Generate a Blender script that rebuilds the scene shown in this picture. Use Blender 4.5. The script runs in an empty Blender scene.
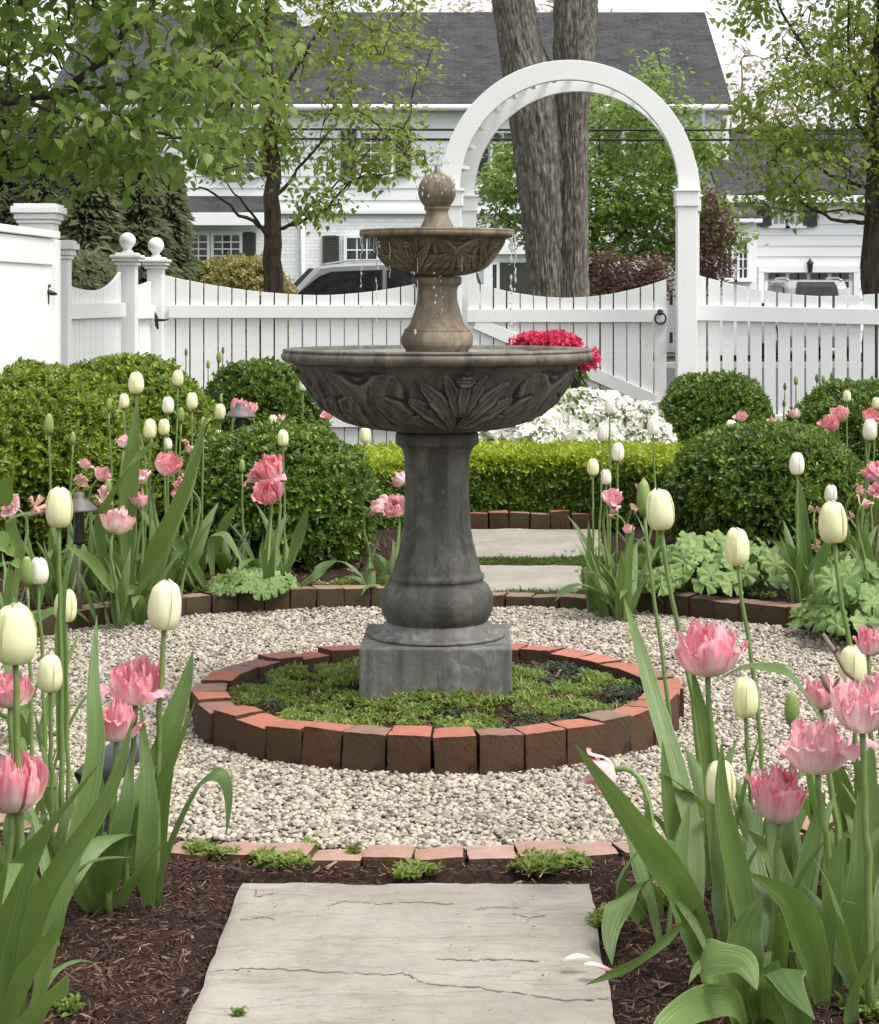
import bpy, math, random
import numpy as np
rng = np.random.default_rng(11)
random.seed(5)
SC = bpy.context.scene
COL = SC.collection
PI = math.pi
HZ, FX, VX, EYE = 300.0, 2000.0, 475.0, 1.2

def at(x, y, Y):
    """photo pixel at real depth Y (metres from the camera) -> world point"""
    return np.array([(x - VX) / FX * Y, Y, EYE - (y - HZ) / FX * Y])

def tag(o, label=None, cat=None, group=None, kind=None):
    if label: o['label'] = label
    if cat: o['category'] = cat
    if group: o['group'] = group
    if kind: o['kind'] = kind
    return o

def empty(name, loc=(0, 0, 0), label=None, cat=None, group=None, rz=0.0):
    o = bpy.data.objects.new(name, None)
    o.empty_display_size = 0.05
    COL.objects.link(o)
    o.location = loc
    o.rotation_euler = (0, 0, rz)
    return tag(o, label, cat, group)

def link(name, me, parent=None, loc=None):
    o = bpy.data.objects.new(name, me)
    COL.objects.link(o)
    if parent is not None: o.parent = parent
    if loc is not None: o.location = loc
    return o

def nrm(v):
    v = np.asarray(v, float)
    return v / np.maximum(np.linalg.norm(v, axis=-1, keepdims=True), 1e-9)

# ------------------------------------------------------------ noise
def _hash(i, j, k, seed):
    n = (i * 73856093) ^ (j * 19349663) ^ (k * 83492791) ^ (seed * 2654435761)
    n = (n ^ (n >> 13)) * 1274126177
    n = n & 0x7fffffff
    return ((n ^ (n >> 15)) & 0xffff) / 65535.0

def vnoise(P, s=1.0, seed=1):
    P = np.asarray(P, float) * s + 1000.0
    i = np.floor(P).astype(np.int64); f = P - i; f = f * f * (3 - 2 * f)
    r = 0
    for a in (0, 1):
        for b in (0, 1):
            for c in (0, 1):
                w = (f[..., 0] if a else 1 - f[..., 0]) * (f[..., 1] if b else 1 - f[..., 1]) * (f[..., 2] if c else 1 - f[..., 2])
                r = r + w * _hash(i[..., 0] + a, i[..., 1] + b, i[..., 2] + c, seed)
    return r

def fbm(P, s=1.0, seed=1, o=3):
    r = 0; a = 0.5; t = 0
    for k in range(o):
        r = r + a * vnoise(P, s * 2 ** k, seed + k * 7); t += a; a *= 0.5
    return r / t

# ------------------------------------------------------------ mesh builder
class MB:
    def __init__(s): s.V = []; s.F = []; s.U = []; s.n = 0; s.A = []
    def add(s, V, F, UV=None, attr=None):
        V = np.asarray(V, float).reshape(-1, 3)
        F = [F] if isinstance(F, np.ndarray) else F
        for f in F:
            if isinstance(f, np.ndarray): s.F.append(f.astype(np.int64) + s.n)
            else: s.F.append(np.asarray(f, np.int64).reshape(1, -1) + s.n)
        s.V.append(V); s.U.append(np.zeros((len(V), 2)) if UV is None else np.asarray(UV, float))
        s.A.append(np.zeros(len(V)) if attr is None else np.asarray(attr, float))
        s.n += len(V)
        return s
    def box(s, c, d, rz=0.0, R=None):
        x, y, z = np.array(d, float) / 2
        v = np.array([[-x,-y,-z],[x,-y,-z],[x,y,-z],[-x,y,-z],[-x,-y,z],[x,-y,z],[x,y,z],[-x,y,z]])
        if R is not None: v = v @ np.asarray(R).T
        if rz:
            co, si = math.cos(rz), math.sin(rz)
            v = v @ np.array([[co, -si, 0], [si, co, 0], [0, 0, 1]]).T
        return s.add(v + np.array(c, float), np.array([[0,3,2,1],[4,5,6,7],[0,1,5,4],[1,2,6,5],[2,3,7,6],[3,0,4,7]]))
    def beam(s, a, b, w, h):
        """box from a to b; w horizontal thickness, h the other"""
        a = np.array(a, float); b = np.array(b, float); d = nrm(b - a)
        sd = np.cross(d, [0, 0, 1.0]); sd = nrm(sd) if np.linalg.norm(sd) > 1e-4 else np.array([1.0, 0, 0])
        up = np.cross(sd, d); v = []
        for p in (a, b):
            for q, r in ((-1, -1), (1, -1), (1, 1), (-1, 1)): v.append(p + sd * q * w / 2 + up * r * h / 2)
        return s.add(v, np.array([[0,1,2,3],[7,6,5,4],[0,4,5,1],[1,5,6,2],[2,6,7,3],[3,7,4,0]]))
    def tube(s, P, R, n=8, cap=True):
        P = np.asarray(P, float); m = len(P)
        R = np.full(m, R, float) if np.isscalar(R) else np.asarray(R, float)
        T = nrm(np.gradient(P, axis=0))
        ref = np.array([1.0, 0, 0]) if abs(T[0][0]) < 0.9 else np.array([0, 1.0, 0])
        u = nrm(np.cross(T[0], ref)); U = [u]
        for k in range(1, m):
            u = u - T[k] * np.dot(u, T[k]); u = nrm(u); U.append(u)
        U = np.array(U); W = np.cross(T, U)
        a = np.arange(n) / n * 2 * PI
        V = P[:, None] + R[:, None, None] * (np.cos(a)[None, :, None] * U[:, None] + np.sin(a)[None, :, None] * W[:, None])
        uv = np.stack(np.broadcast_arrays((np.arange(n) / n)[None, :], np.linspace(0, 1, m)[:, None]), -1).reshape(-1, 2)
        i = np.arange(m - 1)[:, None] * n; j = np.arange(n)[None]; j2 = (j + 1) % n
        F = [np.stack([i + j, i + j2, i + n + j2, i + n + j], -1).reshape(-1, 4)]
        if cap: F += [list(range(n))[::-1], list(range((m - 1) * n, m * n))]
        return s.add(V.reshape(-1, 3), F, uv)
    def lathe(s, prof, n=64, c=(0, 0, 0), cap=True, fn=None, sub=1):
        prof = np.array(prof, float)
        if sub > 1:
            t = np.arange(len(prof)); tt = np.linspace(0, len(prof) - 1, (len(prof) - 1) * sub + 1)
            prof = np.stack([np.interp(tt, t, prof[:, 0]), np.interp(tt, t, prof[:, 1])], 1)
        m = len(prof); a = np.arange(n) / n * 2 * PI
        R = np.repeat(prof[:, 0][:, None], n, 1); Z = np.repeat(prof[:, 1][:, None], n, 1)
        A = np.repeat(a[None], m, 0); at_ = np.zeros((m, n))
        if fn: R, Z, at_ = fn(R, Z, A)
        V = np.stack([R * np.cos(A) + c[0], R * np.sin(A) + c[1], Z + c[2]], -1)
        i = np.arange(m - 1)[:, None] * n; j = np.arange(n)[None]; j2 = (j + 1) % n
        F = [np.stack([i + j, i + j2, i + n + j2, i + n + j], -1).reshape(-1, 4)]
        if cap: F += [list(range(n))[::-1], list(range((m - 1) * n, m * n))]
        return s.add(V.reshape(-1, 3), F, None, at_.reshape(-1))
    def grid(s, V, uv=None):
        """V (m,n,3)"""
        m, n = V.shape[:2]
        i = np.arange(m - 1)[:, None] * n; j = np.arange(n - 1)[None]
        F = np.stack([i + j, i + j + 1, i + n + j + 1, i + n + j], -1).reshape(-1, 4)
        if uv is None:
            uv = np.stack(np.meshgrid(np.linspace(0, 1, n), np.linspace(0, 1, m)), -1)
        return s.add(V.reshape(-1, 3), F, uv.reshape(-1, 2))
    def prism(s, pts, y0, y1):
        """outline in x,z extruded between y0 and y1"""
        n = len(pts); v = [(p[0], y0, p[1]) for p in pts] + [(p[0], y1, p[1]) for p in pts]
        F = [list(range(n)), list(range(2 * n - 1, n - 1, -1))]
        F += [[k, k + n, (k + 1) % n + n, (k + 1) % n] for k in range(n)]
        return s.add(v, F)
    def mesh(s, name, m=None, smooth=True, off=None):
        V = np.concatenate(s.V)
        if off is not None: V = V - np.array(off)
        me = bpy.data.meshes.new(name)
        cnt = sum(len(f) for f in s.F)
        tot = np.concatenate([np.full(len(f), f.shape[1]) for f in s.F])
        idx = np.concatenate([f.reshape(-1) for f in s.F])
        me.vertices.add(len(V)); me.vertices.foreach_set('co', V.astype(np.float32).ravel())
        me.loops.add(len(idx)); me.loops.foreach_set('vertex_index', idx.astype(np.int32))
        me.polygons.add(cnt)
        st = np.concatenate([[0], np.cumsum(tot)[:-1]]).astype(np.int32)
        me.polygons.foreach_set('loop_start', st)
        me.polygons.foreach_set('use_smooth', np.full(cnt, bool(smooth)))
        U = np.concatenate(s.U); uvl = me.uv_layers.new(name='UVMap')
        uvl.data.foreach_set('uv', U[idx].astype(np.float32).ravel())
        A = np.concatenate(s.A)
        if np.any(A):
            at_ = me.attributes.new('relief', 'FLOAT', 'POINT'); at_.data.foreach_set('value', A.astype(np.float32))
        me.update(calc_edges=True)
        me.validate()
        if m is not None: me.materials.append(m)
        return me
    def build(s, name, m=None, parent=None, smooth=True, loc=None, bevel=0.0, local=False):
        """vertices are in world space unless local; a parent Empty's location is subtracted"""
        off = None
        if not local:
            if parent is not None: off = np.array(world_loc(parent))
            elif loc is not None: off = np.array(loc)
        me = s.mesh(name, m, smooth, off)
        o = link(name, me, parent, loc if parent is None else None)
        if bevel:
            b = o.modifiers.new('edge', 'BEVEL'); b.width = bevel; b.segments = 2; b.limit_method = 'ANGLE'
        return o

def world_loc(o):
    l = np.array(o.location)
    while o.parent is not None:
        o = o.parent; l = l + np.array(o.location)
    return l

# ------------------------------------------------------------ materials
class NT:
    def __init__(s, name):
        s.m = bpy.data.materials.new(name); s.m.use_nodes = True; s.t = s.m.node_tree; s.t.nodes.clear()
        s.out = s.n('ShaderNodeOutputMaterial')
    def n(s, ty, **kw):
        nd = s.t.nodes.new(ty)
        for k, v in kw.items():
            if hasattr(nd, k): setattr(nd, k, v)
            else: nd.inputs[k].default_value = v
        return nd
    def l(s, a, b): s.t.links.new(a, b)
    def coord(s, k='Object', sc=(1, 1, 1)):
        c = s.n('ShaderNodeTexCoord'); m = s.n('ShaderNodeMapping'); m.inputs['Scale'].default_value = sc
        s.l(c.outputs[k], m.inputs['Vector']); return m.outputs['Vector']
    def noise(s, sc, det=4, rough=.55, vec=None, dist=0):
        nd = s.n('ShaderNodeTexNoise'); nd.inputs['Scale'].default_value = sc; nd.inputs['Detail'].default_value = det
        nd.inputs['Roughness'].default_value = rough; nd.inputs['Distortion'].default_value = dist
        if vec is not None: s.l(vec, nd.inputs['Vector'])
        return nd.outputs['Fac']
    def ramp(s, f, stops):
        r = s.n('ShaderNodeValToRGB'); e = r.color_ramp.elements
        while len(e) < len(stops): e.new(0.5)
        for k, (p, c) in enumerate(stops):
            e[k].position = p; e[k].color = (c, c, c, 1) if np.isscalar(c) else (*c, 1)
        s.l(f, r.inputs['Fac']); return r.outputs['Color']
    def mix(s, f, a, b, mode='MIX'):
        m = s.n('ShaderNodeMix', data_type='RGBA', blend_type=mode)
        for ix, v in ((0, f), (6, a), (7, b)):
            if hasattr(v, 'links'): s.l(v, m.inputs[ix])
            elif np.isscalar(v): m.inputs[ix].default_value = v if ix == 0 else (v, v, v, 1)
            else: m.inputs[ix].default_value = (*v, 1)
        return m.outputs[2]
    def math(s, op, a, b=0.0):
        m = s.n('ShaderNodeMath', operation=op)
        for k, v in ((0, a), (1, b)):
            if hasattr(v, 'links'): s.l(v, m.inputs[k])
            else: m.inputs[k].default_value = v
        return m.outputs[0]
    def bump(s, h, strength=.5, dist=.01, prev=None):
        b = s.n('ShaderNodeBump'); b.inputs['Strength'].default_value = strength; b.inputs['Distance'].default_value = dist
        s.l(h, b.inputs['Height'])
        if prev is not None: s.l(prev, b.inputs['Normal'])
        return b.outputs['Normal']
    def island(s): return s.n('ShaderNodeNewGeometry').outputs['Random Per Island']
    def objrand(s): return s.n('ShaderNodeObjectInfo').outputs['Random']
    def finish(s, col, rough=.6, spec=.5, bump=None, transl=0.0, tcol=None, metal=0.0, coat=0.0, sheen=0.0):
        p = s.n('ShaderNodeBsdfPrincipled')
        if hasattr(col, 'links'): s.l(col, p.inputs['Base Color'])
        else: p.inputs['Base Color'].default_value = (*col, 1)
        if hasattr(rough, 'links'): s.l(rough, p.inputs['Roughness'])
        else: p.inputs['Roughness'].default_value = rough
        p.inputs['Specular IOR Level'].default_value = spec; p.inputs['Metallic'].default_value = metal
        p.inputs['Coat Weight'].default_value = coat
        if bump is not None: s.l(bump, p.inputs['Normal'])
        sh = p.outputs[0]
        if transl:
            t = s.n('ShaderNodeBsdfTranslucent'); tc = tcol if tcol is not None else col
            if hasattr(tc, 'links'): s.l(tc, t.inputs['Color'])
            else: t.inputs['Color'].default_value = (*tc, 1)
            if bump is not None: s.l(bump, t.inputs['Normal'])
            mx = s.n('ShaderNodeMixShader'); mx.inputs[0].default_value = transl
            s.l(sh, mx.inputs[1]); s.l(t.outputs[0], mx.inputs[2]); sh = mx.outputs[0]
        s.l(sh, s.out.inputs['Surface'])
        return s.m

def simple(name, col, rough=.5, spec=.5, metal=0, var=.12, sc=6, bump=0, coat=0):
    t = NT(name); v = t.coord(); n = t.noise(sc, 5, .6, v)
    c = t.ramp(n, [(.3, tuple(x * (1 - var) for x in col)), (.7, tuple(min(1, x * (1 + var)) for x in col))])
    b = t.bump(t.noise(sc * 12, 4, .6, v), bump, .004) if bump else None
    return t.finish(c, rough, spec, b, metal=metal, coat=coat)

def foliage(name, cols, rough=.45, transl=.3, sc=3.0, spec=.4, bright=1.0):
    """cols dark->light; leaf by leaf variation plus soft patches"""
    t = NT(name); isl = t.island(); v = t.coord()
    n = t.ramp(t.noise(sc, 2, .5, v), [(.35, 0.0), (.65, 1.0)])
    f = t.math('ADD', t.math('MULTIPLY', isl, .7), t.math('MULTIPLY', n, .3))
    k = len(cols)
    c = t.ramp(f, [(i / (k - 1) * .9 + .05, cols[i]) for i in range(k)])
    tc = t.mix(.5, c, tuple(min(1, x * 1.6) for x in cols[-1]))
    return t.finish(c, rough, spec, None, transl, tc)

def G(r, g, b): return (r, g, b)

M = {}
def build_materials():
    # painted white wood: slight yellowing and dirt speckle
    t = NT('white_paint'); v = t.coord(); n = t.noise(3, 6, .6, v); g = t.noise(40, 3, .6, v)
    c = t.mix(t.ramp(n, [(.4, 0.0), (.75, .5)]), (.80, .80, .79), (.70, .70, .67))
    c = t.mix(t.ramp(g, [(.62, 0.0), (.78, .45)]), c, (.48, .47, .40))
    gr = t.noise(9, 4, .6, t.coord('Object', (12, 12, .6)))
    M['paint'] = t.finish(c, .45, .4, t.bump(gr, .25, .003))
    t = NT('house_paint'); v = t.coord(); n = t.noise(.8, 6, .6, v)
    c = t.mix(t.ramp(n, [(.4, 0.0), (.8, .5)]), (.80, .80, .80), (.70, .70, .71))
    M['house'] = t.finish(c, .55, .3, t.bump(t.noise(30, 3, .5, v), .1, .003))
    t = NT('painted_brick'); br = t.n('ShaderNodeTexBrick'); t.l(t.coord('Object'), br.inputs['Vector'])
    # brick texture lies in xy: rotate the wall's xz onto it
    mp = t.n('ShaderNodeMapping'); mp.inputs['Rotation'].default_value = (PI / 2, 0, 0); tc = t.n('ShaderNodeTexCoord')
    t.l(tc.outputs['Object'], mp.inputs['Vector']); t.l(mp.outputs[0], br.inputs['Vector'])
    br.inputs['Scale'].default_value = 1.0; br.inputs['Brick Width'].default_value = .24; br.inputs['Row Height'].default_value = .085
    br.inputs['Mortar Size'].default_value = .008
    br.inputs['Color1'].default_value = (.80, .80, .79, 1); br.inputs['Color2'].default_value = (.72, .72, .71, 1); br.inputs['Mortar'].default_value = (.6, .6, .6, 1)
    M['pbrick'] = t.finish(br.outputs['Color'], .6, .3, t.bump(br.outputs['Fac'], .6, -.01))
    # roof shingles
    def shingle(nm, a, b, rx):
        t = NT(nm); mp = t.n('ShaderNodeMapping'); mp.inputs['Rotation'].default_value = (rx, 0, 0); tc = t.n('ShaderNodeTexCoord')
        t.l(tc.outputs['Object'], mp.inputs['Vector']); br = t.n('ShaderNodeTexBrick'); t.l(mp.outputs[0], br.inputs['Vector'])
        br.inputs['Scale'].default_value = 1.0; br.inputs['Brick Width'].default_value = .33; br.inputs['Row Height'].default_value = .15
        br.inputs['Mortar Size'].default_value = .012; br.inputs['Bias'].default_value = -.1
        br.inputs['Color1'].default_value = (*a, 1); br.inputs['Color2'].default_value = (*b, 1); br.inputs['Mortar'].default_value = (.015, .015, .016, 1)
        n = t.noise(2, 5, .6, tc.outputs['Object']); c = t.mix(t.ramp(n, [(.35, 0.0), (.7, .6)]), br.outputs['Color'], tuple(x * 1.5 for x in b))
        return t.finish(c, .85, .2, t.bump(br.outputs['Fac'], .8, -.02))
    M['roof'] = shingle('slate_roof', (.032, .031, .032), (.056, .054, .055), 0)
    M['shutter'] = simple('dark_shutter', (.035, .038, .030), .5)
    M['glass'] = simple('window_glass', (.03, .035, .04), .04, .9, var=.5, sc=1.2)
    M['curtain'] = simple('curtain_glass', (.30, .32, .32), .1, .8, var=.3, sc=2)
    M['iron'] = simple('black_iron', (.018, .018, .02), .45, .5, .2, bump=.2)
    M['bronze'] = simple('weathered_bronze', (.10, .085, .075), .5, .5, 0, .35, 30, .2)
    M['spot'] = simple('grey_aluminium', (.10, .105, .115), .38, .5, .2, .1, 10)
    # stone of the fountain
    def stone(nm, a, b, c3, rough=.8, grime=(.03, .03, .025), lichen=None):
        t = NT(nm); v = t.coord(); n1 = t.noise(5, 8, .65, v, .6); n2 = t.noise(28, 6, .7, v); n3 = t.noise(120, 3, .6, v)
        c = t.ramp(n1, [(.3, a), (.52, b), (.72, c3)])
        c = t.mix(t.ramp(n2, [(.42, .55), (.6, 0.0)]), c, tuple(x * .5 for x in b))
        st = t.noise(3.2, 6, .6, t.coord('Object', (6, 6, .7)), .3)
        c = t.mix(t.ramp(st, [(.46, 0.0), (.62, .75)]), c, grime)
        if lichen:
            c = t.mix(t.ramp(t.noise(11, 5, .7, v, 1.0), [(.56, 0.0), (.68, .55)]), c, lichen)
        c = t.mix(t.ramp(n3, [(.68, 0.0), (.74, .5)]), c, tuple(min(1, x * 2.2) for x in c3))
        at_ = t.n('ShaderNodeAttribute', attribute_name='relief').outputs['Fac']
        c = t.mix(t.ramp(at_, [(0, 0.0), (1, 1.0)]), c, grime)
        c = t.mix(t.ramp(t.math('MULTIPLY', at_, -1.0), [(0, 0.0), (.7, .75)]), c, tuple(x * 1.45 for x in c3))  # raised carving painted paler, a highlight put into the colour
        bm = t.bump(n2, .35, .006); bm = t.bump(n3, .3, .002, bm)
        r = t.ramp(n1, [(.35, rough * .6), (.6, rough)])
        return t.finish(c, r, .4, bm)
    M['stone_tan'] = stone('tan_cast_stone', (.165, .120, .072), (.26, .20, .128), (.35, .285, .20), grime=(.085, .060, .034))
    M['stone_bowl'] = stone('brown_cast_stone', (.068, .064, .053), (.108, .102, .087), (.165, .158, .138), grime=(.022, .019, .014))
    M['stone_rim'] = stone('worn_rim_stone', (.115, .098, .074), (.185, .160, .122), (.26, .235, .19), grime=(.05, .042, .03))
    M['stone_small'] = stone('umber_cast_stone', (.115, .084, .044), (.18, .138, .078), (.25, .20, .125), grime=(.045, .032, .015))
    M['stone_grey'] = stone('grey_cast_stone', (.055, .052, .040), (.105, .102, .084), (.175, .172, .148), grime=(.026, .024, .016), lichen=(.15, .165, .14))
    M['stone_plinth'] = stone('pale_grey_stone', (.11, .108, .096), (.165, .162, .145), (.23, .225, .205), grime=(.06, .055, .042), lichen=(.33, .34, .32))
    # bricks
    def brick(nm, moss, cols):
        t = NT(nm); v = t.coord(); n = t.noise(14, 6, .65, v); n3 = t.noise(90, 4, .6, v)
        c = t.ramp(t.objrand(), [(i / (len(cols) - 1), cc) for i, cc in enumerate(cols)])
        c = t.mix(t.ramp(n, [(.35, .5), (.65, 0.0)]), c, tuple(q * .45 for q in cols[0]))
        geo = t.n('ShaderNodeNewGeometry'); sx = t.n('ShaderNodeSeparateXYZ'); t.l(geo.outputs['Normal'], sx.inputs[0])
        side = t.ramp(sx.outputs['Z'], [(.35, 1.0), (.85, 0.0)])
        # vertical faces painted darker for the shade on them, with mossy patches
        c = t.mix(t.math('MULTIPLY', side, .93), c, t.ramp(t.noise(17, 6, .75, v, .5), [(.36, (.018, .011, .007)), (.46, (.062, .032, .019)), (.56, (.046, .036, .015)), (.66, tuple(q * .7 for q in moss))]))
        c = t.mix(t.ramp(t.noise(22, 5, .7, v), [(.60, 0.0), (.72, moss_top[0])]), c, moss)
        bm = t.bump(n3, .6, .004); bm = t.bump(n, .5, .01, bm)
        return t.finish(c, .9, .2, bm)
    moss_top = [.2]
    M['brick'] = brick('red_brick', (.050, .058, .014), [(.43, .165, .115), (.36, .135, .095), (.46, .205, .15), (.30, .13, .095), (.40, .155, .11)])
    moss_top = [.6]
    M['brick_worn'] = brick('worn_brick', (.060, .070, .02), [(.22, .15, .12), (.28, .14, .105), (.24, .17, .14)])
    moss_top = [.2]
    moss_top = [.7]
    M['brick_old'] = brick('mossy_brick', (.055, .062, .018), [(.27, .165, .115), (.31, .21, .155), (.21, .14, .10), (.34, .25, .19)])
    moss_top = [.2]
    M['brick_pink'] = brick('pale_pink_brick', (.14, .14, .06), [(.42, .27, .215), (.37, .225, .175), (.45, .31, .255)])
    # gravel, mulch, soil, slabs
    t = NT('pea_gravel'); isl = t.island(); v = t.coord()
    c = t.ramp(isl, [(0, (.07, .065, .06)), (.14, (.20, .175, .145)), (.30, (.33, .28, .21)), (.6, (.45, .39, .305)), (.9, (.56, .50, .41)), (1, (.26, .235, .20))])
    c = t.mix(t.ramp(t.noise(120, 3, .6, v), [(.4, .35), (.65, 0.0)]), c, (.24, .19, .14))
    M['gravel'] = t.finish(c, .6, .35, t.bump(t.noise(300, 2, .5, v), .2, .001))
    t = NT('mulch_chips'); isl = t.island(); v = t.coord()
    c = t.ramp(isl, [(0, (.020, .010, .007)), (.35, (.060, .028, .018)), (.75, (.125, .060, .040)), (.95, (.20, .11, .075)), (1, (.36, .25, .18))])
    M['mulch'] = t.finish(c, .75, .35, t.bump(t.noise(60, 4, .6, v, 0), .4, .003))
    t = NT('mulch_bed'); v = t.coord()
    c = t.ramp(t.noise(55, 6, .75, v, 1.0), [(.3, (.018, .010, .007)), (.5, (.06, .031, .021)), (.72, (.14, .078, .052))])
    M['bed'] = t.finish(c, .9, .2, t.bump(t.noise(60, 6, .8, v, 1.0), 1.0, .03))
    t = NT('gravel_base'); v = t.coord(); vo = t.n('ShaderNodeTexVoronoi'); vo.inputs['Scale'].default_value = 70; t.l(v, vo.inputs['Vector'])
    c = t.ramp(vo.outputs['Distance'], [(0, (.30, .255, .20)), (.6, (.12, .10, .08))])
    M['gbase'] = t.finish(c, .9, .2, t.bump(vo.outputs['Distance'], 1.0, -.02))
    t = NT('bluestone_slab'); v = t.coord(); n = t.noise(3.0, 7, .62, v, .4); n2 = t.noise(25, 6, .7, v)
    c = t.ramp(n, [(.3, (.235, .208, .168)), (.5, (.30, .27, .225)), (.72, (.36, .33, .28))])
    c = t.mix(t.ramp(n2, [(.3, .35), (.5, 0.0)]), c, (.17, .145, .11))
    c = t.mix(t.ramp(t.noise(70, 3, .6, v), [(.66, 0.0), (.72, .7)]), c, (.14, .12, .095))
    c = t.mix(t.ramp(t.noise(9, 6, .75, t.coord('Object', (.5, 2.2, 1))), [(.36, .5), (.5, 0.0)]), c, (.19, .165, .125))
    c = t.mix(t.ramp(t.noise(150, 2, .6, v), [(.64, 0.0), (.7, .5)]), c, (.44, .41, .36))
    L = t.noise(2.2, 5, .55, t.coord('Object', (.55, 2.6, 1)), .5)
    ln = t.math('ABSOLUTE', t.math('SUBTRACT', L, .5)); cr = t.ramp(ln, [(0.0, 1.0), (.004, 0.0)])
    brk = t.ramp(t.noise(3.5, 3, .5, v), [(.47, 0.0), (.55, .8)])
    crk = t.math('MULTIPLY', cr, brk)
    c = t.mix(crk, c, (.20, .175, .14))
    L2 = t.ramp(L, [(.3, 0.0), (.38, .15), (.39, .3), (.5, .45), (.51, .62), (.64, .75), (.65, 1.0)])
    at_ = t.n('ShaderNodeAttribute', attribute_name='relief').outputs['Fac']
    c = t.mix(at_, c, (.15, .125, .095))
    bm = t.bump(n2, .5, .005); bm = t.bump(t.noise(110, 4, .7, v), .5, .0025, bm); bm = t.bump(L2, .8, .014, bm)
    M['slab'] = t.finish(c, .8, .3, bm)
    t = NT('lawn_ground'); v = t.coord(); c = t.ramp(t.noise(4, 6, .7, v), [(.3, (.030, .055, .015)), (.7, (.075, .12, .03))])
    M['lawn'] = t.finish(c, .9, .2, t.bump(t.noise(80, 4, .7, v), .8, .03))
    M['asphalt'] = simple('asphalt', (.055, .055, .057), .85, .3, var=.25, sc=8, bump=.5)
    M['concrete'] = simple('concrete_kerb', (.38, .37, .35), .85, .3, bump=.3)
    # barks
    def bark(nm, a, b, c3, sx=5, bs=.8, zs=.9):
        t = NT(nm); v = t.coord('Object', (sx, sx, zs)); n = t.noise(6, 8, .7, v, .6); n2 = t.noise(4, 4, .6, t.coord())
        c = t.ramp(n, [(.34, a), (.5, b), (.66, c3)])
        c = t.mix(t.ramp(n2, [(.55, 0.0), (.75, .4)]), c, (.16, .17, .12))
        at_ = t.n('ShaderNodeAttribute', attribute_name='relief').outputs['Fac']
        c = t.mix(t.math('MULTIPLY', at_, .75), c, a)
        return t.finish(c, .9, .15, t.bump(n, bs, .03))
    M['bark_maple'] = bark('maple_bark', (.085, .070, .055), (.20, .175, .15), (.33, .30, .26), 4.5, .7, 1.9)
    M['bark'] = bark('brown_bark', (.03, .022, .016), (.075, .055, .040), (.13, .10, .078))
    M['twig'] = simple('dark_twigs', (.042, .030, .022), .85, .2)
    M['twigpale'] = simple('dry_twig', (.20, .15, .10), .8, .2, bump=.4)
    M['core'] = simple('dark_twig_core', (.016, .020, .008), .95, .1, var=.5, sc=20)  # twig core of the shrubs, its colour darkened to carry the inner shade
    # leaves
    M['box'] = foliage('boxwood_leaf', [(.024, .050, .009), (.055, .105, .015), (.105, .175, .022), (.19, .27, .042)], .33, .28, 6)
    M['boxlight'] = foliage('young_boxwood_leaf', [(.045, .072, .008), (.10, .155, .013), (.17, .24, .020), (.25, .32, .036)], .35, .3, 6)
    M['lime'] = foliage('lime_hedge_leaf', [(.13, .18, .012), (.21, .28, .015), (.31, .38, .022), (.40, .45, .04)], .45, .35, 5)
    M['limelow'] = foliage('hedge_side_leaf', [(.045, .085, .010), (.080, .14, .014), (.13, .20, .02)], .42, .3, 5)
    M['linden'] = foliage('broad_tree_leaf', [(.048, .088, .014), (.095, .16, .024), (.16, .24, .042), (.24, .32, .09)], .38, .45, 1.5)
    M['loose'] = foliage('pale_tree_leaf', [(.10, .14, .022), (.165, .225, .032), (.24, .305, .055), (.32, .37, .10)], .5, .5, 1.2)
    M['rightleaf'] = foliage('right_tree_leaf', [(.10, .145, .024), (.16, .22, .034), (.235, .30, .055), (.31, .37, .10)], .5, .5, 1.2)
    M['green'] = foliage('bright_maple_leaf', [(.065, .115, .018), (.12, .20, .032), (.19, .285, .055), (.27, .37, .10)], .45, .5, 1.0)
    M['red'] = foliage('dark_red_leaf', [(.050, .020, .016), (.095, .040, .030), (.15, .075, .052), (.24, .15, .10)], .5, .3, 1.0)
    M['ever'] = foliage('evergreen_needle', [(.07, .085, .04), (.13, .16, .065), (.19, .22, .10), (.27, .28, .17)], .6, .45, 1.0)
    M['brightlow'] = foliage('fresh_shrub_leaf', [(.05, .11, .015), (.11, .19, .03), (.18, .27, .06)], .5, .35, 2)
    M['gold'] = foliage('golden_hedge_leaf', [(.10, .12, .02), (.22, .19, .05), (.36, .26, .12), (.30, .32, .06)], .5, .3, 1.0)
    M['blossom'] = foliage('tan_blossom', [(.34, .25, .18), (.50, .38, .30), (.58, .50, .40)], .6, .4, .3)
    M['sedum'] = foliage('sedum_leaf', [(.08, .12, .03), (.14, .21, .04), (.21, .29, .06), (.30, .36, .09)], .45, .4, 5)
    M['dsedum'] = foliage('dark_ground_leaf', [(.03, .042, .025), (.06, .075, .042), (.10, .13, .075)], .4, .2, 5)
    M['grass'] = foliage('grass_blade', [(.05, .09, .015), (.10, .16, .025), (.17, .24, .05)], .5, .35, 3)
    M['azalea'] = foliage('white_azalea_petal', [(.80, .78, .68), (.89, .87, .79), (.93, .91, .85)], .6, .4, 4)
    M['hotpink'] = foliage('hot_pink_petal', [(.42, .02, .06), (.62, .045, .11), (.75, .10, .18)], .55, .3, 8)
    # heuchera
    t = NT('lobed_leaf'); v = t.coord('UV'); isl = t.island()
    sx = t.n('ShaderNodeSeparateXYZ'); t.l(v, sx.inputs[0])
    c = t.ramp(isl, [(0, (.11, .20, .045)), (.5, (.18, .28, .075)), (1, (.26, .36, .11))])
    c = t.mix(t.ramp(sx.outputs['X'], [(.0, .45), (.14, 0.0)]), c, (.30, .38, .18))
    c = t.mix(t.ramp(t.noise(26, 3, .6, t.coord()), [(.45, 0.0), (.7, .4)]), c, (.20, .29, .14))
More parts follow.
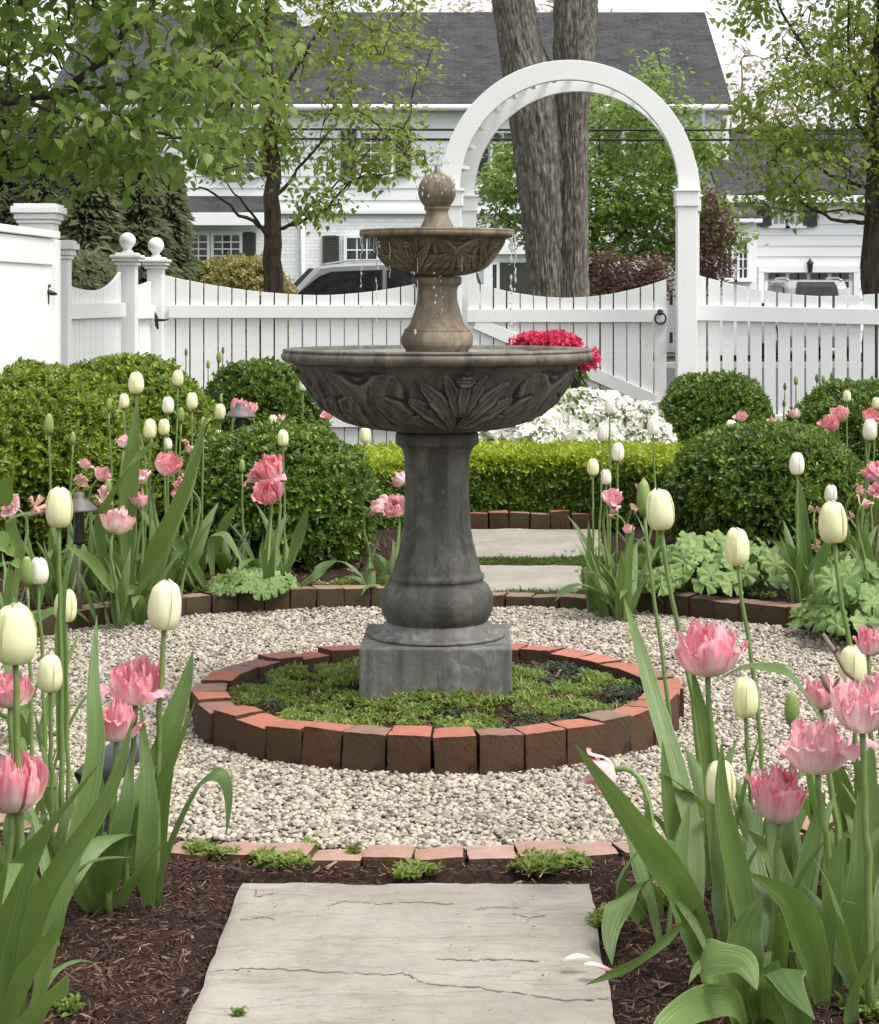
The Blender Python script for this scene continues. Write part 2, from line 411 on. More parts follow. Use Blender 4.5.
    M['lobed'] = t.finish(c, .5, .4, t.bump(t.noise(70, 3, .5, t.coord()), .3, .004), .3)
    # tulips
    t = NT('tulip_leaf'); v = t.coord('UV'); sx = t.n('ShaderNodeSeparateXYZ'); t.l(v, sx.inputs[0])
    mpv = t.n('ShaderNodeMapping'); mpv.inputs['Scale'].default_value = (26, 1.1, 1); t.l(v, mpv.inputs['Vector']); lng = t.noise(1.6, 4, .65, mpv.outputs[0])
    veins = t.n('ShaderNodeTexWave', wave_type='BANDS', bands_direction='X'); veins.inputs['Scale'].default_value = 9; veins.inputs['Distortion'].default_value = .6
    veins.inputs['Detail'].default_value = 1; t.l(v, veins.inputs['Vector'])
    n = t.noise(9, 4, .6, t.coord())
    c = t.ramp(n, [(.3, (.105, .19, .045)), (.55, (.175, .275, .072)), (.75, (.26, .365, .12))])
    c = t.mix(t.math('MULTIPLY', t.objrand(), .6), c, (.125, .22, .042))
    c = t.mix(t.ramp(t.noise(4, 2, .5, t.coord()), [(.45, 0.0), (.62, .5)]), c, (.24, .33, .14))
    c = t.mix(t.ramp(t.objrand(), [(.12, .65), (.3, 0.0)]), c, (.060, .125, .032))
    c = t.mix(t.ramp(sx.outputs['Y'], [(0.0, .5), (.25, 0.0), (.9, 0.0), (1.0, .35)]), c, (.23, .28, .10))
    c = t.mix(t.ramp(lng, [(.35, .55), (.6, 0.0)]), c, (.055, .105, .028))
    c = t.mix(t.ramp(lng, [(.54, 0.0), (.72, .7)]), c, (.36, .45, .23))
    c = t.mix(t.ramp(veins.outputs['Fac'], [(.2, .3), (.7, 0.0)]), c, (.06, .11, .035))
    edge = t.math('ABSOLUTE', t.math('SUBTRACT', sx.outputs['X'], .5))
    c = t.mix(t.ramp(edge, [(.46, 0.0), (.5, .5)]), c, (.36, .42, .22))
    M['tleaf'] = t.finish(c, .36, .5, t.bump(lng, .6, .002, t.bump(veins.outputs['Fac'], .35, .0015)), .28, (.20, .33, .06))
    t = NT('tulip_stem'); n = t.noise(20, 3, .5, t.coord()); c = t.ramp(n, [(.3, (.12, .19, .05)), (.7, (.19, .27, .085))])
    M['tstem'] = t.finish(c, .45, .4, None, .1)
    def petal(nm, base, body, tip, streak=None, sk=.6, green=None):
        t = NT(nm); v = t.coord('UV'); sx = t.n('ShaderNodeSeparateXYZ'); t.l(v, sx.inputs[0])
        r = t.objrand()
        c = t.ramp(sx.outputs['Y'], [(0.0, base), (.28, body), (.62 if streak else .85, tip if streak else body), (1.0, tip)])
        if green: c = t.mix(t.math('MULTIPLY', r, .55), c, green)
        mp = t.n('ShaderNodeMapping'); mp.inputs['Scale'].default_value = (14, 1.5, 1); t.l(v, mp.inputs['Vector'])
        rb = t.noise(2.0, 4, .6, mp.outputs[0])
        if streak:
            isl = t.island()
            mp2 = t.n('ShaderNodeMapping'); mp2.inputs['Scale'].default_value = (5, 1.6, 1); t.l(v, mp2.inputs['Vector'])
            cx = t.n('ShaderNodeCombineXYZ'); t.l(isl, cx.inputs[0]); t.l(isl, cx.inputs[1]); t.l(r, cx.inputs[2])
            vm = t.n('ShaderNodeVectorMath', operation='MULTIPLY_ADD'); vm.inputs[1].default_value = (37, 53, 29)
            t.l(cx.outputs[0], vm.inputs[0]); t.l(mp2.outputs[0], vm.inputs[2])
            s1 = t.noise(1.3, 4, .6, vm.outputs[0], .4)
            f = t.ramp(s1, [(.36, 0.0), (.62, 1.0)])
            band = t.ramp(sx.outputs['Y'], [(0.0, 0.0), (.35, .55), (.8, 1.0), (1.0, .75)])
            mid = t.ramp(t.math('ABSOLUTE', t.math('SUBTRACT', sx.outputs['X'], .5)), [(.1, .6), (.28, 1.0), (.5, .75)])
            ff = t.math('MULTIPLY', t.math('MULTIPLY', f, band), t.math('MULTIPLY', mid, sk))
            inner = t.math('MULTIPLY', t.ramp(isl, [(.2, 0.0), (.8, .55)]), sx.outputs['Y'])
            c = t.mix(inner, c, tuple(min(1, .5 * a + .5 * b) for a, b in zip(streak, body)))
            c = t.mix(ff, c, streak)
        bm = t.bump(rb, .45, .002)
        return t.finish(c, .5, .3, bm, .32, c)
    M['white'] = petal('cream_petal', (.72, .72, .36), (.90, .87, .62), (.90, .88, .74), green=(.86, .85, .48))
    M['ivory'] = petal('ivory_petal', (.78, .77, .52), (.92, .89, .78), (.92, .90, .82))
    M['bud'] = petal('green_bud_petal', (.17, .28, .06), (.33, .42, .13), (.66, .66, .32), green=(.24, .38, .09))
    M['budfar'] = petal('grey_green_bud', (.12, .17, .08), (.17, .21, .12), (.22, .20, .14))
    M['pink'] = petal('pink_petal', (.84, .80, .50), (.90, .76, .70), (.88, .50, .52), (.72, .06, .15), .9)
    M['palepink'] = petal('pale_pink_petal', (.84, .80, .54), (.92, .84, .78), (.89, .64, .63), (.76, .13, .22), .85)
    M['wilt'] = petal('wilted_petal', (.55, .45, .28), (.72, .50, .42), (.74, .48, .42), (.58, .20, .20), .6)
    # water
    t = NT('water'); v = t.coord(); n = t.noise(14, 3, .5, v)
    p = t.n('ShaderNodeBsdfPrincipled'); p.inputs['Base Color'].default_value = (.10, .10, .08, 1); p.inputs['Roughness'].default_value = .04
    p.inputs['IOR'].default_value = 1.33; p.inputs['Transmission Weight'].default_value = .5
    t.l(t.bump(n, .25, .01), p.inputs['Normal']); t.l(p.outputs[0], t.out.inputs['Surface']); M['water'] = t.m
    t = NT('water_drop'); p = t.n('ShaderNodeBsdfPrincipled'); p.inputs['Base Color'].default_value = (.95, .96, .97, 1); p.inputs['Roughness'].default_value = .03
    p.inputs['IOR'].default_value = 1.33; p.inputs['Transmission Weight'].default_value = .75
    t.l(p.outputs[0], t.out.inputs['Surface']); M['drop'] = t.m
    M['car_silver'] = simple('silver_car_paint', (.34, .345, .35), .25, .5, .5, .03, 4, coat=.6)
    M['car_white'] = simple('pale_car_paint', (.30, .30, .29), .3, .5, .1, .03, 4, coat=.6)
    M['car_glass'] = simple('car_glass', (.018, .019, .021), .12, .35, var=.6, sc=6)
    M['tyre'] = simple('tyre_rubber', (.03, .03, .03), .8)
    M['chrome'] = simple('bright_trim', (.6, .6, .6), .2, .5, .9)
build_materials()
# ============================================================ camera, light
CX, CY, CR = -.110, 6.08, 1.74           # gravel circle
FXC, FYC = -.1094, 5.76                  # fountain axis

cam = bpy.data.cameras.new('camera'); camo = bpy.data.objects.new('camera', cam); COL.objects.link(camo)
camo.location = (0, 0, EYE); camo.rotation_euler = (PI / 2, 0, 0)
cam.sensor_fit = 'HORIZONTAL'; cam.sensor_width = 36; cam.lens = 36 * FX / 879
cam.shift_x = -(VX - 439.5) / 879; cam.shift_y = -(512 - HZ) / 879
cam.clip_end = 600; cam.clip_start = .1
SC.camera = camo
SUN_EL, SUN_AZ = math.radians(62), math.radians(118)      # azimuth measured from +Y towards +X
w = bpy.data.worlds.new('World'); SC.world = w; w.use_nodes = True
nt = w.node_tree; bg = nt.nodes['Background']
sky = nt.nodes.new('ShaderNodeTexSky'); sky.sky_type = 'NISHITA'; sky.sun_disc = False
sky.sun_elevation = SUN_EL; sky.sun_rotation = SUN_AZ; sky.air_density = 1.0; sky.dust_density = 3.0; sky.ozone_density = 1.5
hs = nt.nodes.new('ShaderNodeHueSaturation'); hs.inputs['Saturation'].default_value = .20
nt.links.new(sky.outputs[0], hs.inputs['Color']); nt.links.new(hs.outputs[0], bg.inputs['Color'])
bg.inputs['Strength'].default_value = .132
sl = bpy.data.lights.new('sun', 'SUN'); sl.energy = 1.25; sl.angle = math.radians(22); sl.color = (1, .97, .92)
so = bpy.data.objects.new('sun', sl); COL.objects.link(so)
so.rotation_euler = (PI / 2 - SUN_EL, 0, PI - SUN_AZ)
SC.view_settings.view_transform = 'Standard'; SC.view_settings.look = 'None'; SC.view_settings.gamma = 1
SC.view_settings.exposure = 1.22
SC.cycles.max_bounces = 6; SC.cycles.transparent_max_bounces = 6; SC.cycles.use_denoising = True

# ============================================================ ground
def sst(a, b, x):
    t = np.clip((x - a) / (b - a), 0, 1); return t * t * (3 - 2 * t)
def bedz(x, y):
    """height of the planting beds"""
    x = np.asarray(x, float); y = np.asarray(y, float)
    z = .055 * sst(5.0, 7.2, y)
    P = np.stack(np.broadcast_arrays(x, y, np.zeros_like(x + y)), -1)
    z = z + (fbm(P, 5, 3) - .5) * .03
    d = np.hypot(x - CX, y - CY)
    path = (sst(.62, .5, np.abs(x - (.05 + (y - 8) * .09))) if True else 0) * sst(7.5, 8.1, y)
    z = np.where(path > .5, .012, z)
    near = (np.abs(x + .122) < .40) & (y < 4.16)
    z = np.where(near, -.02, z)
    return np.where(d < 1.80, -.07, z)
def sheet(name, x0, x1, y0, y1, z, m, kind='structure', n=2):
    b = MB(); X, Y = np.meshgrid(np.linspace(x0, x1, n), np.linspace(y0, y1, n))
    b.grid(np.stack([X, Y, np.full_like(X, z)], -1)); o = b.build(name, m, smooth=False); return tag(o, kind=kind)
sheet('ground', -150, 150, -20, 300, -.16, M['lawn'])
b = MB(); X, Y = np.meshgrid(np.arange(-4.5, 4.5, .045), np.arange(2.0, 14.0, .045)); b.grid(np.stack([X, Y, bedz(X, Y)], -1))
o = b.build('garden_bed', M['bed']); tag(o, kind='structure')
sheet('road', -90, 90, 21, 38.5, -.11, M['asphalt'])
for yy in (20.9, 38.6):
    b = MB(); b.box((0, yy, -.06), (180, .16, .12)); o = b.build('kerb', M['concrete'], smooth=False, bevel=.01); tag(o, kind='structure')
b = MB(); b.box((10.6, 42.0, -.10), (4.4, 6.6, .06)); tag(b.build('driveway', M['asphalt'], smooth=False), kind='structure')
# gravel disc + pebbles
b = MB(); a = np.linspace(0, 2 * PI, 73)[:-1]; r = np.linspace(.01, 1.745, 12)
A, R_ = np.meshgrid(np.append(a, a[0]), r); P = np.stack([CX + R_ * np.cos(A), CY + R_ * np.sin(A), np.zeros_like(A) - .012], -1); b.grid(P)
tag(b.build('gravel_base', M['gbase']), kind='structure')

def ico(level):
    t = (1 + 5 ** .5) / 2
    v = nrm([(-1,t,0),(1,t,0),(-1,-t,0),(1,-t,0),(0,-1,t),(0,1,t),(0,-1,-t),(0,1,-t),(t,0,-1),(t,0,1),(-t,0,-1),(-t,0,1)])
    f = [(0,11,5),(0,5,1),(0,1,7),(0,7,10),(0,10,11),(1,5,9),(5,11,4),(11,10,2),(10,7,6),(7,1,8),(3,9,4),(3,4,2),(3,2,6),(3,6,8),(3,8,9),(4,9,5),(2,4,11),(6,2,10),(8,6,7),(9,8,1)]
    v = list(map(tuple, v))
    for _ in range(level):
        c = {}; nf = []
        def mid(i, j):
            k = (min(i, j), max(i, j))
            if k not in c: v.append(tuple(nrm(np.array(v[i]) + np.array(v[j])))); c[k] = len(v) - 1
            return c[k]
        for (i, j, k) in f:
            p, q, r2 = mid(i, j), mid(j, k), mid(k, i); nf += [(i, p, r2), (j, q, p), (k, r2, q), (p, q, r2)]
        f = nf
    return np.array(v), np.array(f)

def rotm(n, rg, tilt=PI):
    """n random rotation matrices (axis-angle)"""
    a = rg.uniform(0, 2 * PI, n); ax = nrm(np.stack([rg.normal(size=n), rg.normal(size=n), rg.normal(size=n) * .3], -1)); th = rg.uniform(-tilt, tilt, n)
    K = np.zeros((n, 3, 3)); K[:, 0, 1] = -ax[:, 2]; K[:, 0, 2] = ax[:, 1]; K[:, 1, 0] = ax[:, 2]; K[:, 1, 2] = -ax[:, 0]; K[:, 2, 0] = -ax[:, 1]; K[:, 2, 1] = ax[:, 0]
    R1 = np.eye(3) + np.sin(th)[:, None, None] * K + (1 - np.cos(th))[:, None, None] * (K @ K)
    Z = np.zeros((n, 3, 3)); Z[:, 0, 0] = np.cos(a); Z[:, 0, 1] = -np.sin(a); Z[:, 1, 0] = np.sin(a); Z[:, 1, 1] = np.cos(a); Z[:, 2, 2] = 1
    return R1 @ Z

def scatter_solid(b, tv, tf, C, S, R, jit=.12, rg=rng):
    """copies of template (tv,tf) at C with scale S (n,3), rotation R"""
    n = len(C); v = tv[None] * (1 + rg.uniform(-jit, jit, (n, len(tv), 1)))
    v = v * S[:, None, :]
    v = np.einsum('nij,nkj->nki', R, v) + C[:, None, :]
    f = tf[None] + (np.arange(n) * len(tv))[:, None, None]
    b.add(v.reshape(-1, 3), f.reshape(-1, tf.shape[1]))

def pebbles():
    b = MB(); d = .0086
    X, Y = np.meshgrid(np.arange(-1.74, 1.74, d), np.arange(-1.74, 1.74, d)); X = X.ravel(); Y = Y.ravel()
    X = X + rng.uniform(-.5, .5, len(X)) * d * 1.3; Y = Y + rng.uniform(-.5, .5, len(Y)) * d * 1.3
    k = (np.hypot(X, Y) < 1.735) & (np.hypot(X + CX - FXC, Y + CY - FYC) > .66); X = X[k] + CX; Y = Y[k] + CY
    px = 475 + X / Y * 2000; k = (px > -140) & (px < 1000)
    far = Y > 6.2; k &= rng.random(len(X)) < np.where(far, .72, .86); X = X[k]; Y = Y[k]
    P = np.stack([X, Y, 0 * X], -1)
    z = (fbm(P, 2.2, 5) - .5) * .035 + rng.uniform(-.006, .004, len(X)) + .004
    C = np.stack([X, Y, z], -1); s = rng.lognormal(math.log(.0055), .28, len(X)); s = np.clip(s, .0035, .0145)
    S = np.stack([s * rng.uniform(1, 1.35, len(s)), s, s * rng.uniform(.55, .85, len(s))], -1)
    near = Y < 5.3
    for m, lev in ((near, 1), (~near, 0)):
        tv, tf = ico(lev); scatter_solid(b, tv, tf, C[m], S[m] * (1.0 if lev else 1.12), rotm(m.sum(), rng, .7), .17)
    o = b.build('gravel', M['gravel']); tag(o, 'pale tan pea gravel spread around the brick ring', 'gravel', None, 'stuff')
pebbles()

CHIP_V = np.array([[-.5,-.30,-.5],[.5,-.12,-.35],[.5,.15,-.4],[-.5,.25,-.5],[-.42,-.22,.5],[.46,-.08,.35],[.42,.2,.5],[-.5,.2,.4]])
CHIP_F = np.array([[0,3,2,1],[4,5,6,7],[0,1,5,4],[1,2,6,5],[2,3,7,6],[3,0,4,7]])
def mulch():
    b = MB(); L = []
    def area(n, x0, x1, y0, y1, Lm):
        X = rng.uniform(x0, x1, n); Y = rng.uniform(y0, y1, n)
        d = np.hypot(X - CX, Y - CY); k = d > 1.86
        k &= ~((np.abs(X + .122) < .362) & (Y < 4.105)); px = 475 + X / Y * 2000; k &= (px > -160) & (px < 1040)
        k &= ~((Y > 7.9) & (X > -.34) & (X < .72) & (Y < 10.6))
        L.append((X[k], Y[k], np.full(k.sum(), Lm)))
    area(62000, -1.25, 1.25, 2.6, 4.6, .0095); area(9000, -1.25, 1.25, 2.6, 4.6, .016)
    area(9000, -2.2, 2.2, 4.4, 7.5, .018); area(9000, -2.4, 2.6, 7.4, 9.5, .022)
    k_ = 70; L.append((rng.uniform(-.46, .22, k_), rng.uniform(2.7, 4.08, k_), np.full(k_, .006)))
    # within the ring round the plinth
    n = 5200; r = .575 * np.sqrt(rng.random(n)); a = rng.uniform(0, 2 * PI, n); L.append((FXC + r * np.cos(a), FYC + r * np.sin(a), np.full(n, .014)))
    X = np.concatenate([l[0] for l in L]); Y = np.concatenate([l[1] for l in L]); Lm = np.concatenate([l[2] for l in L])
    inside = np.hypot(X - FXC, Y - FYC) < .62
    z = np.where(inside, ringz(X, Y), bedz(X, Y)) + rng.uniform(0, .012, len(X)); on = (np.abs(X + .122) < .35) & (Y < 4.09); z = np.where(on, .0165, z)
    n = len(X); l = Lm * rng.lognormal(0, .45, n)
    S = np.stack([l, l * rng.uniform(.10, .42, n), l * rng.uniform(.06, .16, n)], -1)
    scatter_solid(b, CHIP_V, CHIP_F, np.stack([X, Y, z], -1), S, rotm(n, rng, .9), .2)
    o = b.build('mulch', M['mulch'], smooth=False); tag(o, 'dark brown shredded bark mulch covering the beds', 'mulch', None, 'stuff')
def ringz(X, Y):
    P = np.stack([X, Y, 0 * X], -1); d = np.hypot(X - FXC, Y - FYC)
    return .056 + .046 * np.exp(-(d / .36) ** 4) + (fbm(P, 9, 4) - .5) * .035
b = MB(); A, R_ = np.meshgrid(np.linspace(0, 2 * PI, 97), np.linspace(.02, .60, 22)); X = FXC + R_ * np.cos(A); Y = FYC + R_ * np.sin(A)
b.grid(np.stack([X, Y, ringz(X, Y)], -1)); tag(b.build('soil_mound', M['bed']), kind='structure')
mulch()

# ============================================================ stone slabs
def slab(x0, x1, y0, y1, z, label, crack, skew=0):
    rg = np.random.default_rng(int(abs(x0) * 1000 + y1 * 77))
    n = 60; X, Y = np.meshgrid(np.linspace(0, 1, n), np.linspace(0, 1, n))
    P = np.stack([X * 3 + x0, Y * 3 + y0, 0 * X], -1)
    e = lambda s: (fbm(P, 3, s) - .5) * .012 + (fbm(P, 14, s + 3) - .5) * .008
    XX = x0 + (x1 - x0) * X + e(1) * (np.abs(X - .5) * 2) ** 6 + skew * (Y); YY = y0 + (y1 - y0) * Y + e(5) * (np.abs(Y - .5) * 2) ** 6
    edge = np.minimum(np.minimum(X, 1 - X) * (x1 - x0), np.minimum(Y, 1 - Y) * (y1 - y0))
    Z = z - .005 * np.exp(-(edge / .004) ** 2) + (fbm(P, 2.0, 9) - .5) * .008
    Z = Z - np.round((fbm(P * [1, 2.2, 1], 1.6, 12)) * 5) / 5 * .006
    b = MB(); b.grid(np.stack([XX, YY, Z], -1))
    top = b.V[0].reshape(n, n, 3)
    rim = np.concatenate([top[0, :-1], top[:-1, -1], top[-1, :0:-1], top[:0:-1, 0]]); lo = rim.copy(); lo[:, 2] = z - .06
    k = len(rim); i = np.arange(k); b.add(np.concatenate([rim, lo]), np.stack([i, i + k, (i + 1) % k + k, (i + 1) % k], -1))
    t = b.build('stone_slab', M['slab'], smooth=True, loc=(float((x0 + x1) / 2), float((y0 + y1) / 2), z - .06))
    tag(t, label, 'paving slab', 'stone slabs of the garden path')
    if crack:
        for pts in crack:
            q = np.array([at(px, py, 2400 / (py - 300))[:2] for px, py in pts]); s = np.linspace(0, len(q) - 1, len(q) * 9)
            cx = np.interp(s, np.arange(len(q)), q[:, 0]); cy = np.interp(s, np.arange(len(q)), q[:, 1]) + rg.normal(0, .0035, len(s))
            wd = np.abs(rg.normal(.0019, .0009, len(s))); wd[0] = wd[-1] = .0001
            u = (cx - x0) / (x1 - x0); v = (cy - y0) / (y1 - y0)
            iu = np.clip((u * (n - 1)).astype(int), 0, n - 2); iv = np.clip((v * (n - 1)).astype(int), 0, n - 2)
            zz = np.maximum.reduce([Z[iv, iu], Z[iv + 1, iu], Z[iv, iu + 1], Z[iv + 1, iu + 1]]) + .0009
            c = MB(); c.grid(np.stack([np.stack([cx, cy - wd, zz], -1), np.stack([cx, cy + wd, zz], -1)], 0)); c.build('crack', M['bed_crack'], t, smooth=False)
M['bed_crack'] = simple('crack_dirt', (.17, .145, .11), .95, .1, var=.4, sc=30)
slab(-.476, .232, 2.45, 4.10, .012, 'large pale flagstone slab with fine cracks in front of the gravel circle',
     [[(206, 978), (245, 974), (300, 976), (360, 979), (405, 980), (425, 989), (470, 992), (530, 1000), (570, 1005), (612, 1004)],
      [(325, 912), (345, 906), (380, 909), (420, 907), (455, 909)], [(475, 913), (500, 912), (520, 914)], [(512, 919), (530, 923), (545, 922)],
      [(435, 966), (470, 966), (510, 965), (540, 966)], [(240, 925), (260, 922), (275, 924)], [(255, 902), (275, 898)]])
slab(-.32, .43, 8.06, 8.86, .03, 'small stone slab behind the fountain, just past the brick kerb', None, .04)
slab(-.22, .58, 9.12, 10.22, .035, 'stone slab beyond the strip of grass, by the lime hedge', None, .06)

# ============================================================ bricks
def bricks(name, label, cat, cx, cy, r, angs, mats, size, ztop, h, jit=1.0, seed=3, taper=.0):
    """an edging of loose bricks, each its own part"""
    rg = np.random.default_rng(seed); root = empty(name, (cx, cy, 0), label, cat)
    for k, a in enumerate(angs):
        z = ztop(a) if callable(ztop) else ztop
        z += rg.normal(0, .004) * jit; L, W = size; L = L * rg.uniform(.93, 1.0); rr = r + rg.normal(0, .004) * jit
        # worn brick: subdivided box with rounded, chipped edges
        n = 7; g = np.linspace(-1, 1, n); b = MB()
        ph = rg.uniform(0, 50, 3)
        for ax in range(3):
            for sg in (-1, 1):
                U, V = np.meshgrid(g, g); P = np.zeros((n, n, 3)); o1, o2 = (ax + 1) % 3, (ax + 2) % 3
                P[..., ax] = sg; P[..., o1] = U * sg; P[..., o2] = V
                q = P / np.maximum((np.abs(P) ** 34).sum(-1, keepdims=True) ** (1 / 34), 1e-6)
                q = q * np.array([L / 2, W / 2, h / 2])
                q[..., 0] *= 1 - taper * q[..., 1] / (W / 2)
                q = q + nrm(q) * (fbm(q + ph, 30, 2, 3)[..., None] - .5) * .010
                b.grid(q)
        me = b.mesh('brick', mats[rg.integers(len(mats))])
        bm = bpy.context  # noqa
        o = link('brick', me, root); o.location = (rr * math.cos(a), rr * math.sin(a), z - h / 2)
        o.rotation_euler = (rg.normal(0, .03) * jit, rg.normal(0, .03) * jit, a + PI / 2 + rg.normal(0, .016) * jit)
    return root
n = 37
bricks('brick_edging', 'raised red brick ring around the foot of the fountain', 'brick edging', FXC, FYC, .652,
       np.arange(n) / n * 2 * PI + .045, [M['brick'], M['brick'], M['brick'], M['brick'], M['brick_worn']], (.1115, .095), .095, .125, 1.1, 4, taper=.075)
def outer(a):
    s = math.sin(a); c = math.cos(a)
    z = .080 if s > -.2 else .018
    if -.2 >= s > -.55: z = .018 + .062 * (s + .55) / .35
    x = CX + CR * c; y = CY + CR * s
    if y > 7 and .0 < x < .52: z = .045
    return z
angs = np.arange(104) / 104 * 2 * PI + .02
keep = []
for a in angs:
    x = CX + 1.80 * math.cos(a); y = CY + 1.80 * math.sin(a); px = 475 + x / y * 2000
    if -110 < px < 990: keep.append(a)
keep = np.array(keep)
back = keep[np.sin(keep) > -.35]; front = keep[np.sin(keep) <= -.35]
bricks('brick_kerb', 'mossy old brick kerb around the far side of the gravel circle', 'brick edging', CX, CY, 1.795, back, [M['brick_old']], (.111, .10), outer, .12, .6, 6, taper=.03)
bricks('brick_border', 'flush row of pale pink bricks before the front flagstone', 'brick edging', CX, CY, 1.80, front, [M['brick_pink']], (.108, .098), outer, .07, 1.3, 7)
# bricks before the lime hedge (straight run with a bend)
HC = (.25, 5.4)
ha = np.arange(PI / 2 - .34, PI / 2 + .24, .0215)
bricks('hedge_brick_edging', 'dark brick row along the foot of the lime hedge', 'brick edging', HC[0], HC[1], 5.0, ha, [M['brick_old'], M['brick']], (.105, .09), .10, .12, 1.2, 9)

# ============================================================ fountain
F = empty('fountain', (FXC, FYC, 0), 'tall three tiered grey and tan cast stone fountain on a square plinth', 'fountain')
def zy(y): return 1.2 - (y - 300) * .00288
def pr(*a): return [(p * .00288, zy(y)) for p, y in a]
b = MB()
# plinth: chamfered block with a tilted worn top
b.box((FXC, FYC, .117), (.425, .42, .234)); o = b.build('plinth', M['stone_plinth'], F, smooth=False, bevel=.006)
def rough_fn(am=.002, s=30, seed=1):
    def f(R, Z, A):
        P = np.stack([R * np.cos(A), R * np.sin(A), Z], -1); return R + (fbm(P, s, seed) - .5) * am * 2, Z, np.zeros_like(R)
    return f
b = MB(); b.lathe([(.19, .2335), (.196, .238), (.192, .246), (.172, .250), (.160, .262), (.150, .272), (.142, .280), (.140, .286)], 96, (FXC, FYC, 0), fn=rough_fn(.0015), sub=2)
b.build('base_disc', M['stone_plinth'], F)
pc = pr((46, 624), (50, 621), (54, 614), (56.3, 606), (56.3, 598), (55, 592), (52, 586), (48.5, 582.5), (46.6, 581.5), (46.6, 579), (47.6, 577.5), (47.6, 575), (46, 573.5), (44, 571), (42, 563), (38.6, 552), (36, 540), (33.8, 525), (32.4, 505), (31.9, 480), (32.2, 465), (32.8, 456), (34.5, 450), (38, 445.5), (41, 444), (41.6, 442.5), (41.6, 434), (40.4, 432), (38, 430))
pc = [(r, z) for r, z in pc]
b = MB(); b.lathe(pc, 96, (FXC, FYC, 0), fn=rough_fn(.0016), sub=3); b.build('pedestal', M['stone_grey'], F)

# relief leaves on the bowls
def petal_h(u, v, cu, cv, ang, L, W):
    """raised pointed leaf centred on its base (cu,cv), direction ang; returns height, line mask"""
    du, dv = u - cu, v - cv; s = (du * math.cos(ang) + dv * math.sin(ang)) / L; t = (-du * math.sin(ang) + dv * math.cos(ang)) / W
    t = t + .35 * (s - .5) ** 2 * np.sign(math.cos(ang))
    sc = np.clip(s, 0, 1); w = np.where((s > 0) & (s < 1), np.sin(PI * sc ** .85) ** .55 * (.72 + .28 * sc) * (1 + .07 * np.sin(sc * 22)), 0)
    d = np.abs(t) / np.maximum(w, 1e-3)
    h = np.where((w > 0) & (d < 1), np.clip((1 - d ** 6), 0, 1) ** .5 * (.45 + .45 * np.exp(-((d - .78) / .14) ** 2) + .18 * np.cos(t * 11) * (1 - d)), 0)
    line = np.where((w > 0) & (d < 1.25) & (d > .96), 1.0, 0) + .5 * ((h > 0) & (np.abs(np.sin(t * 5.5 + .4)) < .12) & (d < .72))
    return h, line
def relief(prof_len, rep, rot, amp, zlo, zhi, rmean):
    def f(R, Z, A):
        v = (Z - zlo) / (zhi - zlo); v = np.clip(v, -1, 2)
        seg = 2 * PI / rep; u = (np.mod(A - rot, seg) - seg / 2) * rmean / (zhi - zlo)      # in bowl heights
        H = np.zeros_like(R); Ln = np.zeros_like(R)
        def put(h, l, k=1.0):
            nonlocal H, Ln
            Ln[:] = np.where(h > 0, np.minimum(Ln, 0) * 0 + l, np.maximum(Ln, l)); H[:] = np.where(h > 0, H * .25 + h * k, H)
        hw = seg / 2 * rmean / (zhi - zlo)
        # large folded leaf between the palmettes
        for sg in (-1, 1):
            put(*petal_h(u, v, sg * hw * 1.30, .55, PI / 2 + sg * 1.45, 1.0, .30), .6)
            put(*petal_h(u, v, sg * hw * .98, .00, PI / 2 + sg * .42, .98, .40), .8)
            put(*petal_h(u, v, sg * hw * .50, .05, PI / 2 - sg * .75, .70, .26), .75)
        # scroll lobes of the palmette
        for sg in (-1, 1):
            put(*petal_h(u, v, sg * .02, .06, PI / 2 - sg * 1.28, .80, .13), .9)
            put(*petal_h(u, v, sg * .02, .08, PI / 2 - sg * .98, .84, .15), 1.0)
            put(*petal_h(u, v, sg * .02, .12, PI / 2 - sg * .66, .84, .14), 1.05)
            put(*petal_h(u, v, sg * .02, .30, PI / 2 - sg * .36, .62, .10), 1.05)
        put(*petal_h(u, v, 0, .30, PI / 2, .62, .085), 1.15)
        put(*petal_h(u, v, -.12, .80, 0, .24, .09), 1.1)
        fade = np.clip(v * 6, 0, 1) * np.clip((1.02 - v) * 9, 0, 1)
        H = H * fade; Ln = np.clip(Ln, 0, 1) * fade
        P = np.stack([R * np.cos(A), R * np.sin(A), Z], -1)
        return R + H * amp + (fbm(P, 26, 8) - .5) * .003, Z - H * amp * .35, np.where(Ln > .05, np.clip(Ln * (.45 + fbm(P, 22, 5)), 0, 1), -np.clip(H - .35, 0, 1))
    return f
bowl = pr((39, 431), (60, 428.5), (75, 425.5), (88, 420), (100, 413.5), (111, 406), (119, 397), (127, 386), (135, 375), (141, 366), (144, 362.5))
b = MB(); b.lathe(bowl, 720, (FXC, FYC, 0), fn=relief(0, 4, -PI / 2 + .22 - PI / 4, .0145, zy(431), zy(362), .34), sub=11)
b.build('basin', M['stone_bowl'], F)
lip = pr((143.5, 362.4), (149, 362.0), (153.5, 360), (155.2, 357.5), (155.2, 354), (153, 351.5), (154, 350.5), (153.5, 348.8), (150, 348.2), (136, 348.4), (133, 350), (131, 354), (120, 375), (100, 395), (60, 405), (30, 407))
b = MB(); b.lathe(lip, 128, (FXC, FYC, 0), fn=rough_fn(.0026, 18, 4), sub=2, cap=False); b.build('basin_rim', M['stone_rim'], F)
